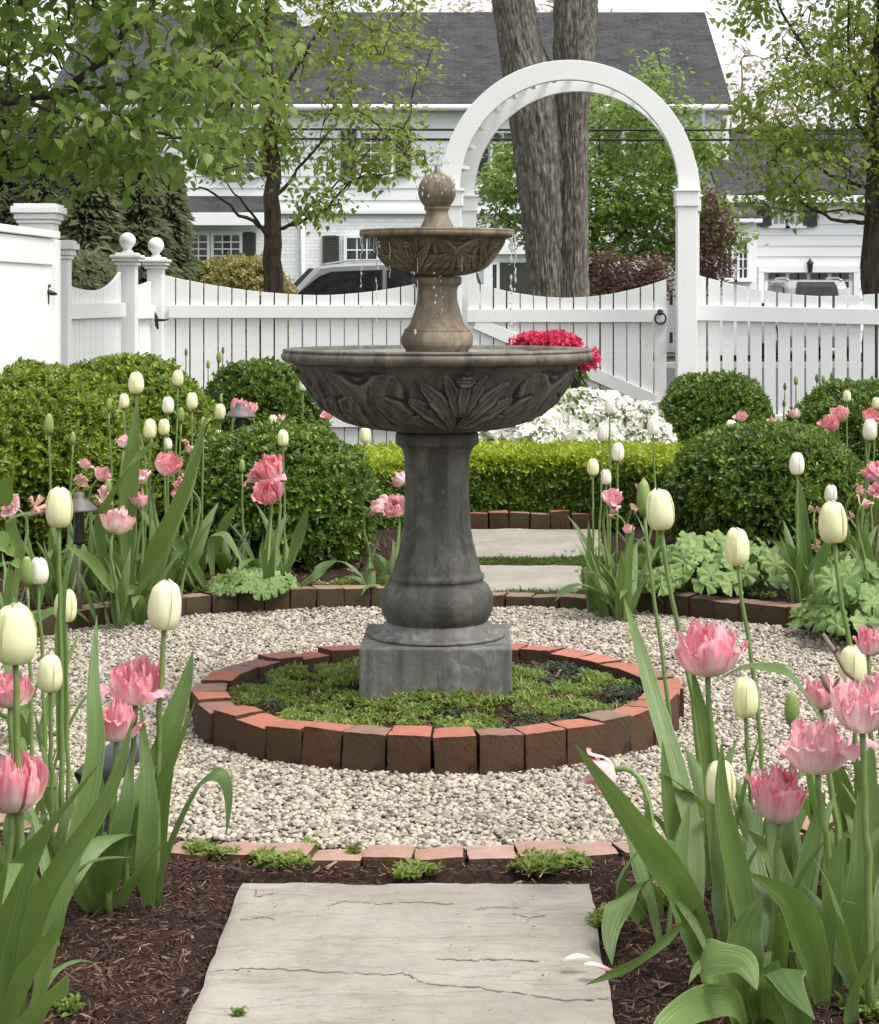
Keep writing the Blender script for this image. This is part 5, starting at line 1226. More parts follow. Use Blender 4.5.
# white azaleas
def azalea(px, ytop, wpx, Y, n, label, seed):
    c = at(px, 0, Y); hw = wpx / 2000 * Y / 2; z1 = EYE - (ytop - 300) / 2000 * Y; rg = np.random.default_rng(seed)
    r = empty('azalea', (c[0], Y, .05), label, 'flowering shrub', 'white azaleas by the gate'); b = MB()
    for k in range(5): a = k * 1.3; b.tube([(c[0], Y, 0), (c[0] + hw * .5 * math.cos(a), Y + .2 * math.sin(a), z1 * .8)], [.012, .006], 6)
    b.build('stems', M['bark'], r); rad = np.array([hw, .42, z1 * .62]); cc = np.array([c[0], Y, z1 * .40])
    d = nrm(rg.normal(size=(n, 3))); d[:, 2] = np.abs(d[:, 2]); P = cc + d * rad * (1 + .22 * (fbm(d + cc, 3, seed)[:, None] - .5) * 2) * rg.uniform(.86, 1.03, (n, 1)); b = MB()
    nn = nrm(d / rad); m = 5; a = np.arange(m) / m * 2 * PI + rg.uniform(0, 6, (n, 1)); ax = nrm(nn + rg.normal(0, .35, (n, 3))); u = nrm(np.cross(ax, [.3, .1, 1])); w_ = np.cross(ax, u)
    side = np.cos(a)[..., None] * u[:, None] + np.sin(a)[..., None] * w_[:, None]; D = nrm(side + ax[:, None] * .45); P5 = np.repeat(P[:, None], m, 1).reshape(-1, 3); L = .034 * rg.lognormal(0, .15, len(P5))
    leafcloud(b, P5, D.reshape(-1, 3), np.repeat(ax[:, None], m, 1).reshape(-1, 3), L, L * .85); b.build('blossoms', M['azalea'], r)
    b = MB(); q = nrm(rg.normal(size=(n // 2, 3))); q[:, 2] = np.abs(q[:, 2]); P = cc + q * rad * rg.uniform(.8, 1.03, (len(q), 1)); leafcloud(b, P, nrm(q + rg.normal(0, .5, q.shape)), nrm(rg.normal(0, .5, q.shape) + [0, 0, 1]), .045, .02); b.build('foliage', M['box'], r)
azalea(525, 412, 120, 11.5, 3200, 'white azalea mound showing under the rim of the large basin', 1); azalea(592, 397, 110, 11.62, 3600, 'fullest white azalea mound before the gate brace', 2); azalea(640, 410, 80, 11.55, 1900, 'small white azalea mound beside the round boxwood', 3); azalea(462, 425, 80, 11.5, 1300, 'white azalea mound hidden partly by the fountain column', 4)
# planter with pink flowers
pc_ = at(545, 0, 12.25); pl = empty('flower_urn', (pc_[0], 12.25, .05), 'dark iron urn planter of hot pink flowers behind the large basin', 'planter')
b = MB(); b.lathe([(.13, .03), (.15, .05), (.13, .09), (.05, .13), (.04, .30), (.06, .36), (.05, .40), (.10, .47), (.18, .56), (.22, .68), (.235, .78), (.26, .80), (.25, .83), (.22, .82), (.19, .70)], 40, (pc_[0], 12.25, 0), cap=False); b.build('urn', M['iron'], pl)
for sg in (-1, 1):
    t = np.linspace(-1.9, 1.9, 22); b = MB(); b.tube(np.stack([pc_[0] + sg * (.16 + .10 * np.cos(t)), np.full(22, 12.23), .62 + .13 * np.sin(t)], -1), .008, 6); b.build('handle', M['iron'], pl)
b = MB(); b.lathe([(.01, .74), (.215, .75)], 30, (pc_[0], 12.25, 0), cap=False); b.build('soil', M['bed'], pl)
rg = np.random.default_rng(4); b = MB(); n = 560; a = rg.uniform(0, 2 * PI, n); r_ = .215 * np.sqrt(rg.random(n)); P = np.stack([pc_[0] + r_ * np.cos(a), 12.25 + r_ * np.sin(a), .905 + .07 * np.sqrt(np.maximum(0, 1 - (r_ / .225) ** 2)) + rg.normal(0, .012, n)], -1)
P2 = np.stack([pc_[0] + .245 + rg.normal(0, .035, 90), 12.1 + rg.normal(0, .04, 90), .845 + rg.normal(0, .028, 90)], -1); P = np.concatenate([P, P2]); n = len(P)
leafcloud(b, np.repeat(P, 5, 0), nrm(rg.normal(0, 1, (n * 5, 3)) + [0, 0, .2]), nrm(rg.normal(0, .6, (n * 5, 3)) + [0, 0, 1]), .032, .026); b.build('flowers', M['hotpink'], pl)
b = MB(); n = 800; a = rg.uniform(0, 2 * PI, n); r_ = .25 * rg.random(n) ** .4; P = np.stack([pc_[0] + r_ * np.cos(a), 12.25 + r_ * np.sin(a), .87 - .32 * rg.random(n) ** 2 * (r_ > .2)], -1); P[:, 2] -= 0
leafcloud(b, P, nrm(np.stack([np.cos(a), np.sin(a), rg.uniform(-1.4, .3, n)], -1)), nrm(rg.normal(0, .5, (n, 3)) + [0, 0, 1]), .06, .028); b.build('foliage', M['green'], pl)

# golden hedge and low shrubs beyond the left fence
for k, (px, yt, wp, Y, mat, lb, nm) in enumerate(((235, 262, 110, 27, 'gold', 'golden hedge below the left ground floor windows', 'golden_shrub'), (178, 265, 70, 27.5, 'brightlow', 'green and gold shrub between evergreen and golden hedge', 'golden_shrub'), (86, 262, 50, 17.5, 'ever', 'fresh green low shrub seen over the scoop of the beadboard gate', 'green_shrub'), (610, 288, 60, 23.8, 'brightlow', 'low green shrub under the red leaves', 'green_shrub'))):
    c = at(px, 0, Y); z1 = at(0, yt, Y)[2]; r = empty(nm, (c[0], Y, 0), lb, 'shrub'); hw = wp / 2000 * Y / 2; b = MB(); b.tube([(c[0], Y, -.1), (c[0], Y, z1 * .5)], [.05, .02], 8); b.build('stem', M['bark'], r)
    lumpy(nm, r, (c[0], Y, z1 * .5), (hw, .6, z1 * .5), 2600, 6, .055, M[mat], 50 + k, .14, .6, pow_=2.8, lf=2.5)
# trees far behind the roof
def far_tree(x, Y, h, w, label, seed, mat='blossom', n=150, lv=14):
    rg0 = np.random.default_rng(seed)
    def ins(n, rg): d = nrm(rg.normal(size=(n, 3))) * rg.random((n, 1)) ** .4; return np.array([x, Y, h * .68]) + d * [w, w, h * .34]
    lim = [([(x, Y, h * .3), (x + w * .5 * math.cos(a), Y + w * .5 * math.sin(a), h * .62), (x + w * .75 * math.cos(a), Y + w * .75 * math.sin(a), h * .85)], .06, .02) for a in rg0.uniform(0, 2 * PI, 9)]
    tree('distant_tree', label, 'tree', (x, Y, 0), [(x, Y, -.1), (x, Y, h * .4), (x, Y, h * .9)], lim, ins, n, lv, .26, M[mat], M['twigpale'] if mat == 'blossom' else M['bark'], 'trees beyond the houses', trunk_r=(.16, .03), seed=seed, spread=1.1, flat=.8, reach=4, twig_r=.02)
far_tree(-3.4, 72, 12.4, 3.2, 'tan blossoming tree above the roof ridge, left of the big trunk', 1); far_tree(.6, 74, 12.6, 3.2, 'tan blossoming tree above the roof ridge nearest the big trunk', 2); far_tree(3.0, 70, 11.6, 2.6, 'tan blossoming tree behind the twin trunks of the big maple', 3)
far_tree(10.4, 78, 11.5, 2.6, 'thin bare looking tree in the gap right of the main roof', 4, 'blossom', 170, 4); far_tree(13.6, 76, 13, 3, 'thin pale tree behind the garage roof', 5, 'blossom', 170, 4); far_tree(-14, 60, 13, 5, 'green tree far behind the evergreens at left', 6, 'loose'); far_tree(-8.5, 66, 12, 4, 'green tree behind the left end of the roof', 9, 'loose')

# big maple with twin stems
def big_trunk(root):
    b = MB(); Yb = 20.0
    rows = [(420, 560, 66, 0, 0), (330, 559, 52, 0, 0), (300, 558.5, 47, .0, 0)]
    n = 150; ys = np.concatenate([np.linspace(430, 300, 18)[:-1], np.linspace(300, -260, 150)])
    # two fused stems, (centre px, half width px) by row
    ky = [430, 330, 290, 245, 200, 160, 120, 80, 40, 0, -80, -260]
    Lc = [548, 549, 549.5, 547, 543, 540, 535.5, 530, 519.5, 513, 500, 470]; Lh = [31, 24, 21, 21.5, 23.5, 25, 26.5, 26, 21.5, 21, 18, 12]
    Rc = [570, 572, 572, 573, 573.5, 573, 572, 573, 574, 576, 583, 604]; Rh = [27, 19, 16, 14.5, 14, 14.5, 15.5, 19, 21, 21.5, 19, 12]
    for cc, hh, sd in ((Lc, Lh, 1), (Rc, Rh, 2)):
        c = np.interp(-ys, -np.array(ky), cc); h = np.interp(-ys, -np.array(ky), hh) * Yb / 2000
        A = np.arange(160) / 160 * 2 * PI; X0 = (c - 475) / 2000 * Yb; Z = EYE - (ys - 300) / 2000 * Yb
        P = np.stack([np.cos(A)[None] * np.ones((len(ys), 1)) * 3, np.sin(A)[None] * np.ones((len(ys), 1)) * 3, np.repeat(Z[:, None], 160, 1) * 1.5], -1)
        rid = fbm(P + sd * 9, 3.4, 5 + sd, 4); rid2 = np.abs(fbm(P * [1, 1, .8] + sd * 5, 5.5, 9 + sd, 3) - .5) * 2
        disp = (rid - .5) * .055 - np.exp(-(rid2 / .10) ** 2) * .016
        R = h[:, None] + disp; V = np.stack([X0[:, None] + R * np.cos(A), Yb + R * np.sin(A) * .95 - (0 if sd == 1 else .05), np.repeat(Z[:, None], 160, 1)], -1)
        m, nn = V.shape[:2]; i = np.arange(m - 1)[:, None] * nn; j = np.arange(nn)[None]; j2 = (j + 1) % nn
        b.add(V.reshape(-1, 3), [np.stack([i + j, i + j2, i + nn + j2, i + nn + j], -1).reshape(-1, 4)], None, np.clip(np.exp(-(rid2 / .14) ** 2), 0, 1).reshape(-1))
    b.build('trunk', M['bark_maple'], root)
tp = at(470, -260, 20); tq = at(604, -260, 20)
def in_big(n, rg): d = nrm(rg.normal(size=(n, 3))) * rg.random((n, 1)) ** .4; d[:, 2] = np.abs(d[:, 2]) * .9; return np.array([.6, 20, 7.4]) + d * [4.2, 3.2, 3.2]
Lb = []
for p0, r0 in ((tp, .11), (tq, .11)):
    for k in range(4):
        a = k * 1.6 + (0 if p0 is tp else .8); Lb.append(([p0 - [0, 0, .2], p0 + [math.cos(a) * 1.2, math.sin(a) * 1.1, 1.4], p0 + [math.cos(a) * 2.6, math.sin(a) * 2.2, 2.6]], r0, .03))
tree('old_maple', 'massive old tree with two fused furrowed trunks seen through the arbor', 'tree', (.85, 20, 0), [tp, tp + [0, 0, .5]], Lb, in_big, 230, 8, .10, M['loose'], M['bark'], trunk_r=(.12, .1), seed=61, spread=.5, big=True, reach=3, twig_r=.012, trunk_mesh=big_trunk)
# ============================================================ tulips
def petal_grid(b, ang, half, rad, zed, R, H, nu=9, nv=10, cup=.0, ruff=0, ph=0, tip=0.0, notch=0.0):
    """one petal: half(v) angular half width, rad(v) radius (x R), zed(v) height (x H)"""
    v = np.linspace(0, 1, nv)[:, None]; u = np.linspace(-1, 1, nu)[None]
    ha = np.interp(v, *half); r = np.interp(v, *rad); z = np.interp(v, *zed)
    A = ang + u * ha; rr = r * (1 - cup * u ** 2) ; zz = z - notch * (v ** 3) * (np.abs(u) ** 2.2) + tip * (v ** 3) * (1 - np.abs(u))
    if ruff:
        rr = rr + ruff * np.sin(u * 7 + ph + v * 2) * v ** 1.5; zz = zz + ruff * .9 * np.sin(u * 9 + ph * 2) * v ** 2 + ruff * .5 * np.sin(u * 17 + ph) * v ** 4
    b.grid(np.stack([rr * np.cos(A) * R, rr * np.sin(A) * R, zz * H], -1), np.stack([np.broadcast_to((u + 1) / 2, A.shape), np.broadcast_to(v, A.shape)], -1))
def f_white(seed, openn=0.0):
    """closed egg-shaped tulip, unit width 1 (radius .5), height about 1.5"""
    rg = np.random.default_rng(seed); b = MB(); a0 = rg.uniform(0, 2 * PI)
    V_ = np.array([0, .06, .18, .35, .55, .75, .9, 1.0])
    for w in (0, 1):
        for k in range(3):
            a = a0 + k * 2 * PI / 3 + w * PI / 3 + rg.normal(0, .07); s = 1.0 if w else .90; q = rg.uniform(-.03, .06) + openn
            rad = np.array([.10, .50, .84, 1.0, .97, .80, .56 + q, .22 + q]) * s * (1 + rg.normal(0, .015, 8))
            half = np.array([1.15, 1.05, .98, .92, .88, .82, .66, .18]); zed = np.array([0, .012, .10, .33, .62, .86, .975, 1.01 + rg.uniform(-.04, .05)])
            petal_grid(b, a, (V_, half), (V_, rad), (V_, zed), .5, 1.45, 11, 14, cup=-.06 if w else .03, ruff=.02, ph=rg.uniform(0, 6), notch=.02)
    return b
def f_bud(seed):
    rg = np.random.default_rng(seed); b = MB(); a0 = rg.uniform(0, 6); V_ = np.array([0, .06, .2, .4, .6, .8, .93, 1.0])
    for w in (0, 1):
        for k in range(3):
            s = 1 if w else .93; rad = np.array([.15, .55, .88, 1.0, .92, .66, .36, .12]) * s; half = np.array([1.2, 1.15, 1.1, 1.05, 1, .95, .85, .2]); zed = np.array([0, .03, .2, .42, .64, .85, .96, 1.0])
            petal_grid(b, a0 + k * 2.0944 + w * 1.047, (V_, half), (V_, rad), (V_, zed), .5, 2.15, 9, 12, cup=.10, ruff=.01)
    return b
def f_pink(seed, openn=.5, frill=1.0, tall=.95):
    """double tulip: several whorls of ruffled petals, radius about .5"""
    rg = np.random.default_rng(seed); b = MB(); V_ = np.array([0, .12, .3, .55, .8, 1.0])
    for w, (cnt, rs, hs, op) in enumerate(((5, 1.0, .88, openn), (5, .86, .98, openn * .72), (4, .66, 1.02, openn * .45), (4, .44, .98, openn * .25), (3, .24, .92, .1))):
        a0 = rg.uniform(0, 2 * PI)
        for k in range(cnt):
            o = op + rg.normal(0, .20) + (.7 if (w == 0 and rg.random() < .22) else 0); a = a0 + k * 2 * PI / cnt + rg.normal(0, .22); s = rs * rg.uniform(.84, 1.10); h = hs * rg.uniform(.70, 1.12)
            rad = np.array([.10, .52, .84, .96 + o * .16, .93 + o * .38, .80 + o * .72]) * s; half = np.array([.7, .62, .62, .64, .60, .42]) * (1.0 + (w > 2) * .5)
            zed = np.array([0, .05, .26, .58, .84 - o * .08, 1.0 - o * .28]) * h; r_ = .062 * frill * rg.uniform(.5, 1.6)
            petal_grid(b, a, (V_, half), (V_, rad), (V_, zed), .5, tall, 13, 14, cup=.10 if rg.random() < .6 else -.06, ruff=r_, ph=rg.uniform(0, 6), notch=.20 * rg.random())
    return b
def f_wilt(seed):
    rg = np.random.default_rng(seed); b = MB(); V_ = np.array([0, .2, .45, .7, 1.0])
    for k in range(9):
        o = rg.uniform(.3, 1.5); s = rg.uniform(.6, 1.1); rad = np.array([.1, .5, .8 + o * .15, .95 + o * .3, 1.0 + o * .25]) * s * .9; zed = np.array([0, .15, .4, .55 - o * .1, .75 - o * .55]) * rg.uniform(.7, 1.2)
        half = np.array([.7, .5, .45, .38, .15]) * rg.uniform(.6, 1.1); petal_grid(b, rg.uniform(0, 6.3), (V_, half), (V_, rad), (V_, zed), .5, 1.0, 9, 11, ruff=.14, ph=rg.uniform(0, 6))
    return b
FM = {}
def flower_mesh(kind, v):
    if (kind, v) not in FM:
        f = {'white': lambda s: f_white(s, .0), 'ivory': lambda s: f_white(s, .04), 'bud': f_bud, 'budfar': f_bud, 'pink': lambda s: f_pink(s, .20 + .13 * (s % 4), .9, .90), 'palepink': lambda s: f_pink(s, .42 + .16 * (s % 3), 1.1, .86), 'wilt': f_wilt}[kind]
        FM[(kind, v)] = f(v * 13 + 5).mesh('flower', M[kind])
    return FM[(kind, v)]
def blade(b, P, width, side, fold=.25, wave=0.0, n=22, base=.45, ph=0.0, nu=7, wmax=.38):
    """long leaf along polyline P, side = horizontal-ish width direction"""
    P = np.array(P, float); t = np.linspace(0, 1, n); s = np.linspace(0, 1, len(P)); 
    # smooth the polyline
    Q = np.stack([np.interp(t, s, P[:, k]) for k in range(3)], 1)
    for _ in range(5): Q[1:-1] = (Q[:-2] + 2 * Q[1:-1] + Q[2:]) / 4
    T = nrm(np.gradient(Q, axis=0)); S_ = np.array(side, float); S_ = np.repeat(S_[None], n, 0) if S_.ndim == 1 else np.stack([np.interp(t, np.linspace(0, 1, len(S_)), S_[:, k]) for k in range(3)], 1)
    S_ = nrm(S_ - T * (S_ * T).sum(1, keepdims=True)); N_ = np.cross(S_, T)
    w = np.interp(t, [0, .12, wmax, .62, .82, .94, 1.0], [base, .68, 1.0, .86, .50, .20, .015]) * width / 2
    u = np.linspace(-1, 1, nu)[None]; fo = fold * (1 - .55 * t)[:, None]
    wv = wave * (np.sin(t * 11 + ph) * np.sin(t * PI))[:, None] * np.abs(u) * np.sign(u) + wave * .6 * np.sin(t * 19 + ph * 2)[:, None] * u ** 2
    V = Q[:, None] + S_[:, None] * (u * w[:, None] * np.cos(fo))[..., None] + N_[:, None] * ((np.abs(u) ** 1.4 * w[:, None] * np.sin(fo)) + wv * w[:, None])[..., None]
    b.grid(V, np.stack([np.broadcast_to((u + 1) / 2, V.shape[:2]), np.broadcast_to(t[:, None], V.shape[:2])], -1))
def leaf_path(base, az, L, up, curl, n=9, tipdrop=0.0):
    """curve that starts at elevation `up` and bends down by `curl` radians"""
    P = [np.array(base, float)]; st = L / (n - 1)
    for k in range(n - 1):
        f = (k + .5) / (n - 1); e = up - curl * f ** 1.6 - tipdrop * max(0, f - .7) * 5; P.append(P[-1] + st * np.array([math.cos(e) * math.cos(az), math.cos(e) * math.sin(az), math.sin(e)]))
    return P
def leaf_obj(P, width, side, parent, fold=.35, wave=.12, twist=0.0, n=22, **kw):
    b = MB(); blade(b, P, width, side, fold, wave, n, ph=random.uniform(0, 6), **kw); return b.build('leaf', M['tleaf'], parent)
trng = np.random.default_rng(99)
LEAFLIB = []
def lib():
    rg = np.random.default_rng(3)
    for k in range(16):
        L = .30 * rg.uniform(.85, 1.15); up = rg.uniform(1.18, 1.50); cu = rg.uniform(.15, .9) if k % 4 else rg.uniform(1.6, 2.5)
        P = leaf_path((0, 0, 0), 0, L, up, cu, 10); b = MB(); tw = rg.uniform(-.9, .9); sd = [np.array([math.sin(a), math.cos(a), 0]) for a in (tw * .2, tw, tw * 1.6)]
        blade(b, P, rg.uniform(.034, .052), np.array(sd), rg.uniform(.2, .6), rg.uniform(.04, .22), 20, ph=rg.uniform(0, 6)); LEAFLIB.append(b.mesh('leaf', M['tleaf']))
lib()
NB = [0]
def tulip(kind, px, py, wpx, Y, label, bx=None, by=None, leaves=3, group=None, lean=(0, 0), lscale=1.0, stemr=None, hk=1.0, droop=None, var=None, lmax=16, Yb=None):
    NB[0] += 1; k = NB[0]
    if kind in ('pink', 'palepink', 'wilt') and Y > 6: wpx = wpx * (1.22 if kind != 'wilt' else 1.15); lean = (trng.normal(0, .3), trng.normal(-.12, .2))
    W = wpx * Y / 2000; Hc = at(px, py, Y)
    Hh = {'white': 1.45, 'ivory': 1.45, 'bud': 2.15, 'budfar': 2.15, 'pink': .88, 'palepink': .8, 'wilt': .8}[kind] * W * hk
    Yb = Yb or Y; bX = at(bx if bx is not None else px + trng.normal(0, 3), 0, Yb)[0]; bz = float(bedz(bX, Yb))
    if bz < -.03: bz = 0.0
    root = empty('tulip', (bX, Yb, bz), label, 'tulip', group or 'tulips in the beds')
    ax = nrm(np.array([Hc[0] - bX, (Y - Yb) * .5, max(.15, Hc[2] - bz)]) * [.6, .6, 1] + np.array([lean[0], lean[1], 0])) if droop is None else nrm(np.array(droop, float))
    fb = Hc - ax * Hh * .48
    t = np.linspace(0, 1, 12)[:, None]; a = np.array([bX, Yb, bz - .01]); c1 = a + np.array([0, 0, (fb[2] - a[2]) * .55 + .02]); c2 = fb - ax * np.linalg.norm(fb - a) * .28
    P = (1 - t) ** 3 * a + 3 * (1 - t) ** 2 * t * c1 + 3 * (1 - t) * t ** 2 * c2 + t ** 3 * fb
    if droop is None: P[1:-1] += trng.normal(0, .0012, (10, 3))
    r = stemr or min(.0058, max(.0042, W * .085)); b = MB(); b.tube(P, np.linspace(r * 1.25, r * .9, 12), 10); b.build('stem', M['tstem'], root)
    o = link('flower', flower_mesh(kind, (var if var is not None else k) % (7 if W * 1 < .05 or Y > 5 else 12)), root, tuple(fb - np.array([bX, Yb, bz]) + ax * (-.002)))
    q = __import__('mathutils').Vector(ax).to_track_quat('Z', 'Y'); e = q.to_matrix().to_3x3() @ __import__('mathutils').Matrix.Rotation(trng.uniform(0, 2 * PI), 3, 'Z')
    o.rotation_mode = 'QUATERNION'; o.rotation_quaternion = e.to_quaternion(); o.scale = (W, W, W * hk)
    a0 = trng.uniform(0, 2 * PI)
    for j in range(leaves):
        m = LEAFLIB[trng.integers(lmax)]; l = link('leaf', m, root, (trng.normal(0, .006), trng.normal(0, .006), -.005)); s = lscale * trng.uniform(.75, 1.12) * (1.0 - .12 * j)
        l.rotation_euler = (trng.normal(0, .06), trng.normal(0, .06), a0 + j * 2.4 + trng.normal(0, .4)); l.scale = (s, s * trng.uniform(.85, 1.1), s)
    return root
def px_leaf(root, pts, w, side=(1, 0, 0), fold=.35, wave=.08, n=26, **kw):
    """leaf through real points given as (photo x, photo y, depth)"""
    P = [at(*p) for p in pts]; s = np.linspace(0, 1, len(P)); q = np.linspace(0, 1, 12); P = np.stack([np.interp(q, s, np.array(P)[:, k]) for k in range(3)], 1)
    return leaf_obj(P, w, side, root, fold, wave, n=n, **kw)

g_near_l = 'tulips in the left front bed'; g_near_r = 'tulips in the right front bed'; g_ml = 'tulips in the left back bed'; g_mr = 'tulips in the right back bed'
gb = 'tulip buds along the fence'
# ---- left front
t = tulip('white', 15, 635, 41, 3.30, 'biggest cream tulip at the left edge, above two pink ones', bx=22, leaves=1, group=g_near_l, lmax=12)
px_leaf(t, [(30, 1050, 3.3), (50, 930, 3.3), (100, 760, 3.35), (92, 690, 3.4), (97, 615, 3.5)], .036, (1, .2, 0)); px_leaf(t, [(10, 1060, 3.3), (20, 960, 3.25), (45, 880, 3.2), (110, 800, 3.2), (134, 715, 3.2)], .045, (1, .5, 0), .4)
px_leaf(t, [(5, 1060, 3.3), (2, 950, 3.2), (20, 860, 3.2), (60, 810, 3.2), (102, 760, 3.2)], .05, (.6, .2, .6), .3)
px_leaf(t, [(0, 1060, 3.25), (12, 1000, 3.15), (30, 960, 3.1), (58, 930, 3.05), (64, 895, 3.05)], .035, (1, .3, 0), .3)
px_leaf(t, [(10, 1075, 3.3), (12, 1040, 3.15), (35, 1008, 3.08), (55, 985, 3.02), (66, 975, 2.98)], .085, (.7, 0, .55), .25, .15)
px_leaf(t, [(-20, 1050, 3.2), (-10, 960, 3.2), (4, 900, 3.15), (20, 850, 3.1), (2, 905, 3.0)], .04, (1, 0, 0), .3)
t = tulip('white', 165, 606, 33, 3.95, 'cream tulip standing alone over the gravel left of the brick ring', bx=157, leaves=0, group=g_near_l, lean=(.02, 0))
px_leaf(t, [(157, 905, 3.95), (160, 800, 3.95), (165, 740, 3.95), (185, 690, 3.98), (193, 650, 4.0)], .052, (1, 0, .1), .5, .1)
px_leaf(t, [(150, 905, 3.95), (165, 850, 3.9), (185, 800, 3.85), (206, 770, 3.8), (226, 772, 3.8), (231, 800, 3.8), (226, 838, 3.8)], .04, (.5, .5, .5), .35, .05)
px_leaf(t, [(152, 905, 3.95), (140, 870, 3.9), (128, 830, 3.9), (160, 790, 3.9), (196, 700, 3.85)], .04, (1, 0, 0), .4)
t = tulip('pink', 136, 684, 47, 3.95, 'pink double tulip, upper of the pair over the grey spotlight', bx=125, leaves=0, group=g_near_l, var=1)
px_leaf(t, [(95, 915, 3.95), (88, 860, 3.9), (95, 810, 3.88), (100, 780, 3.9)], .05, (1, 0, 0), .4); px_leaf(t, [(105, 915, 3.95), (115, 860, 3.9), (135, 805, 3.9), (150, 770, 3.95), (155, 740, 3.95)], .045, (1, 0, 0), .3)
px_leaf(t, [(110, 918, 3.95), (125, 885, 3.85), (150, 855, 3.8), (168, 838, 3.78)], .05, (.7, 0, .6), .4)
t = tulip('pink', 117, 722, 44, 3.88, 'pink double tulip, lower of the pair over the grey spotlight', bx=110, leaves=0, group=g_near_l, var=2)
px_leaf(t, [(90, 912, 3.9), (75, 880, 3.85), (66, 850, 3.8)], .035, (1, 0, 0), .4); px_leaf(t, [(95, 912, 3.9), (110, 870, 3.85), (128, 800, 3.85), (130, 755, 3.9)], .042, (1, 0, 0), .3); px_leaf(t, [(100, 916, 3.9), (85, 860, 3.9), (100, 800, 3.95), (95, 750, 4)], .04, (1, 0, 0), .3)
px_leaf(t, [(150, 905, 3.9), (146, 870, 3.85), (150, 800, 3.85), (140, 700, 3.9)], .045, (1, 0, 0), .3)
t = tulip('pink', 10, 690, 40, 3.85, 'pink double tulip right beneath the biggest cream tulip at left', bx=20, leaves=2, group=g_near_l, var=3)
t = tulip('pink', 14, 786, 60, 3.30, 'largest pink double tulip at the left edge, lowest of its bed', bx=-5, leaves=1, group=g_near_l, hk=1.0, var=7)
t = tulip('white', 59, 508, 27, 4.5, 'tall cream tulip before the bronze path light', bx=62, leaves=2, group=g_near_l)
px_leaf(t, [(60, 760, 4.5), (62, 700, 4.5), (60, 620, 4.5), (68, 560, 4.5)], .03, (1, 0, 0), .4)
tulip('ivory', 39, 571, 18, 5.0, 'small ivory tulip beside a green bud near the left edge', bx=45, leaves=2, group=g_near_l); tulip('bud', 27, 571, 14, 4.9, 'closed green bud beside the small ivory tulip', bx=32, leaves=1, group=g_near_l)
tulip('white', 66, 606, 22, 4.6, 'cream tulip between the tall cream one and the gravel, head low', bx=68, leaves=2, group=g_near_l); tulip('white', 50, 674, 25, 4.1, 'cream tulip half wrapped by an upright leaf, left bed', bx=52, leaves=2, group=g_near_l)
# leafy plants without a flower at the left edge
def leafy(px, Y, label, n, sc, grp, spec=()):
    bX = at(px, 0, Y)[0]; bz = max(0, float(bedz(bX, Y))); r = empty('tulip', (bX, Y, bz), label, 'tulip', grp); a0 = trng.uniform(0, 6)
    for j in range(n):
        l = link('leaf', LEAFLIB[trng.integers(16)], r, (trng.normal(0, .02), trng.normal(0, .02), -.005)); s = sc * trng.uniform(.7, 1.15); l.rotation_euler = (trng.normal(0, .08), trng.normal(0, .08), a0 + j * 2.4); l.scale = (s, s * 1.05, s)
    for pts, w, sd in spec: px_leaf(r, pts, w, sd)
    return r
leafy(40, 3.7, 'leaves of a flowerless tulip crowding the lower left edge', 5, 1.15, g_near_l); leafy(75, 4.2, 'upright leaves of a flowerless tulip behind the left cream tulips', 5, 1.0, g_near_l); leafy(10, 4.3, 'tulip leaves at the far left edge under the ivory tulip', 5, 1.0, g_near_l)
leafy(30, 5.4, 'flat tulip leaves spreading below the bronze path light', 7, 1.0, g_near_l, [([(10, 600, 5.2), (20, 560, 5.0), (5, 515, 4.9), (40, 512, 4.8)], .05, (.3, .7, .3))])
# broad round leaves at the left edge
b = MB(); r = empty('broad_leaf_plant', (-1.17, 4.7, 0), 'broad bright green round leaves poking in at the left edge', 'plant')
for (x, y, s) in ((-3, 500, .075), (-5, 535, .06), (8, 548, .03), (14, 560, .028)):
    p = at(x, y, 4.75); b.V = []; b.F = []; b.U = []; b.A = []; b.n = 0; leafcloud(b, p[None], np.array([[.4, -.3, .55 if y < 520 else -.4]]), np.array([[.3, -1, .4]]), s, s * .9, True); b.build('leaf', M['brightlow'], r)
b = MB(); b.tube([(-1.17, 4.7, 0), at(-8, 560, 4.72), at(-5, 500, 4.75)], .004, 6); b.build('stem', M['tstem'], r)

# ---- right front
t = tulip('pink', 707, 651, 60, 3.75, 'pink double tulip standing highest in the right front bed', bx=722, leaves=1, group=g_near_r, var=4, hk=.95)
px_leaf(t, [(725, 960, 3.75), (722, 860, 3.75), (712, 760, 3.75), (690, 660, 3.75)], .05, (1, 0, 0), .4)
t = tulip('white', 745, 698, 26, 4.25, 'cream tulip just right of the highest pink one', bx=752, leaves=2, group=g_near_r, hk=1.05)
tulip('bud', 792, 708, 16, 4.1, 'slim green bud above the two front pink tulips on the right', bx=790, leaves=1, group=g_near_r)
t = tulip('white', 721, 783, 30, 3.65, 'cream tulip low in the right front bed, left of the big pink pair', bx=727, leaves=1, group=g_near_r)
t = tulip('pink', 779, 796, 55, 3.5, 'lowest pink double tulip in the right front bed', bx=772, leaves=1, group=g_near_r, hk=1.12, var=5)
t = tulip('palepink', 817, 750, 62, 3.45, 'wide open pink and white tulip in the right front bed', bx=838, leaves=1, group=g_near_r, hk=.95, var=6)
t = tulip('pink', 820, 694, 34, 3.8, 'deep pink tulip partly behind a pale one at the dry twig', bx=842, leaves=0, group=g_near_r, var=0)
t = tulip('palepink', 862, 708, 58, 3.35, 'palest pink double tulip at the right edge', bx=870, leaves=1, group=g_near_r, hk=1.05, var=9)
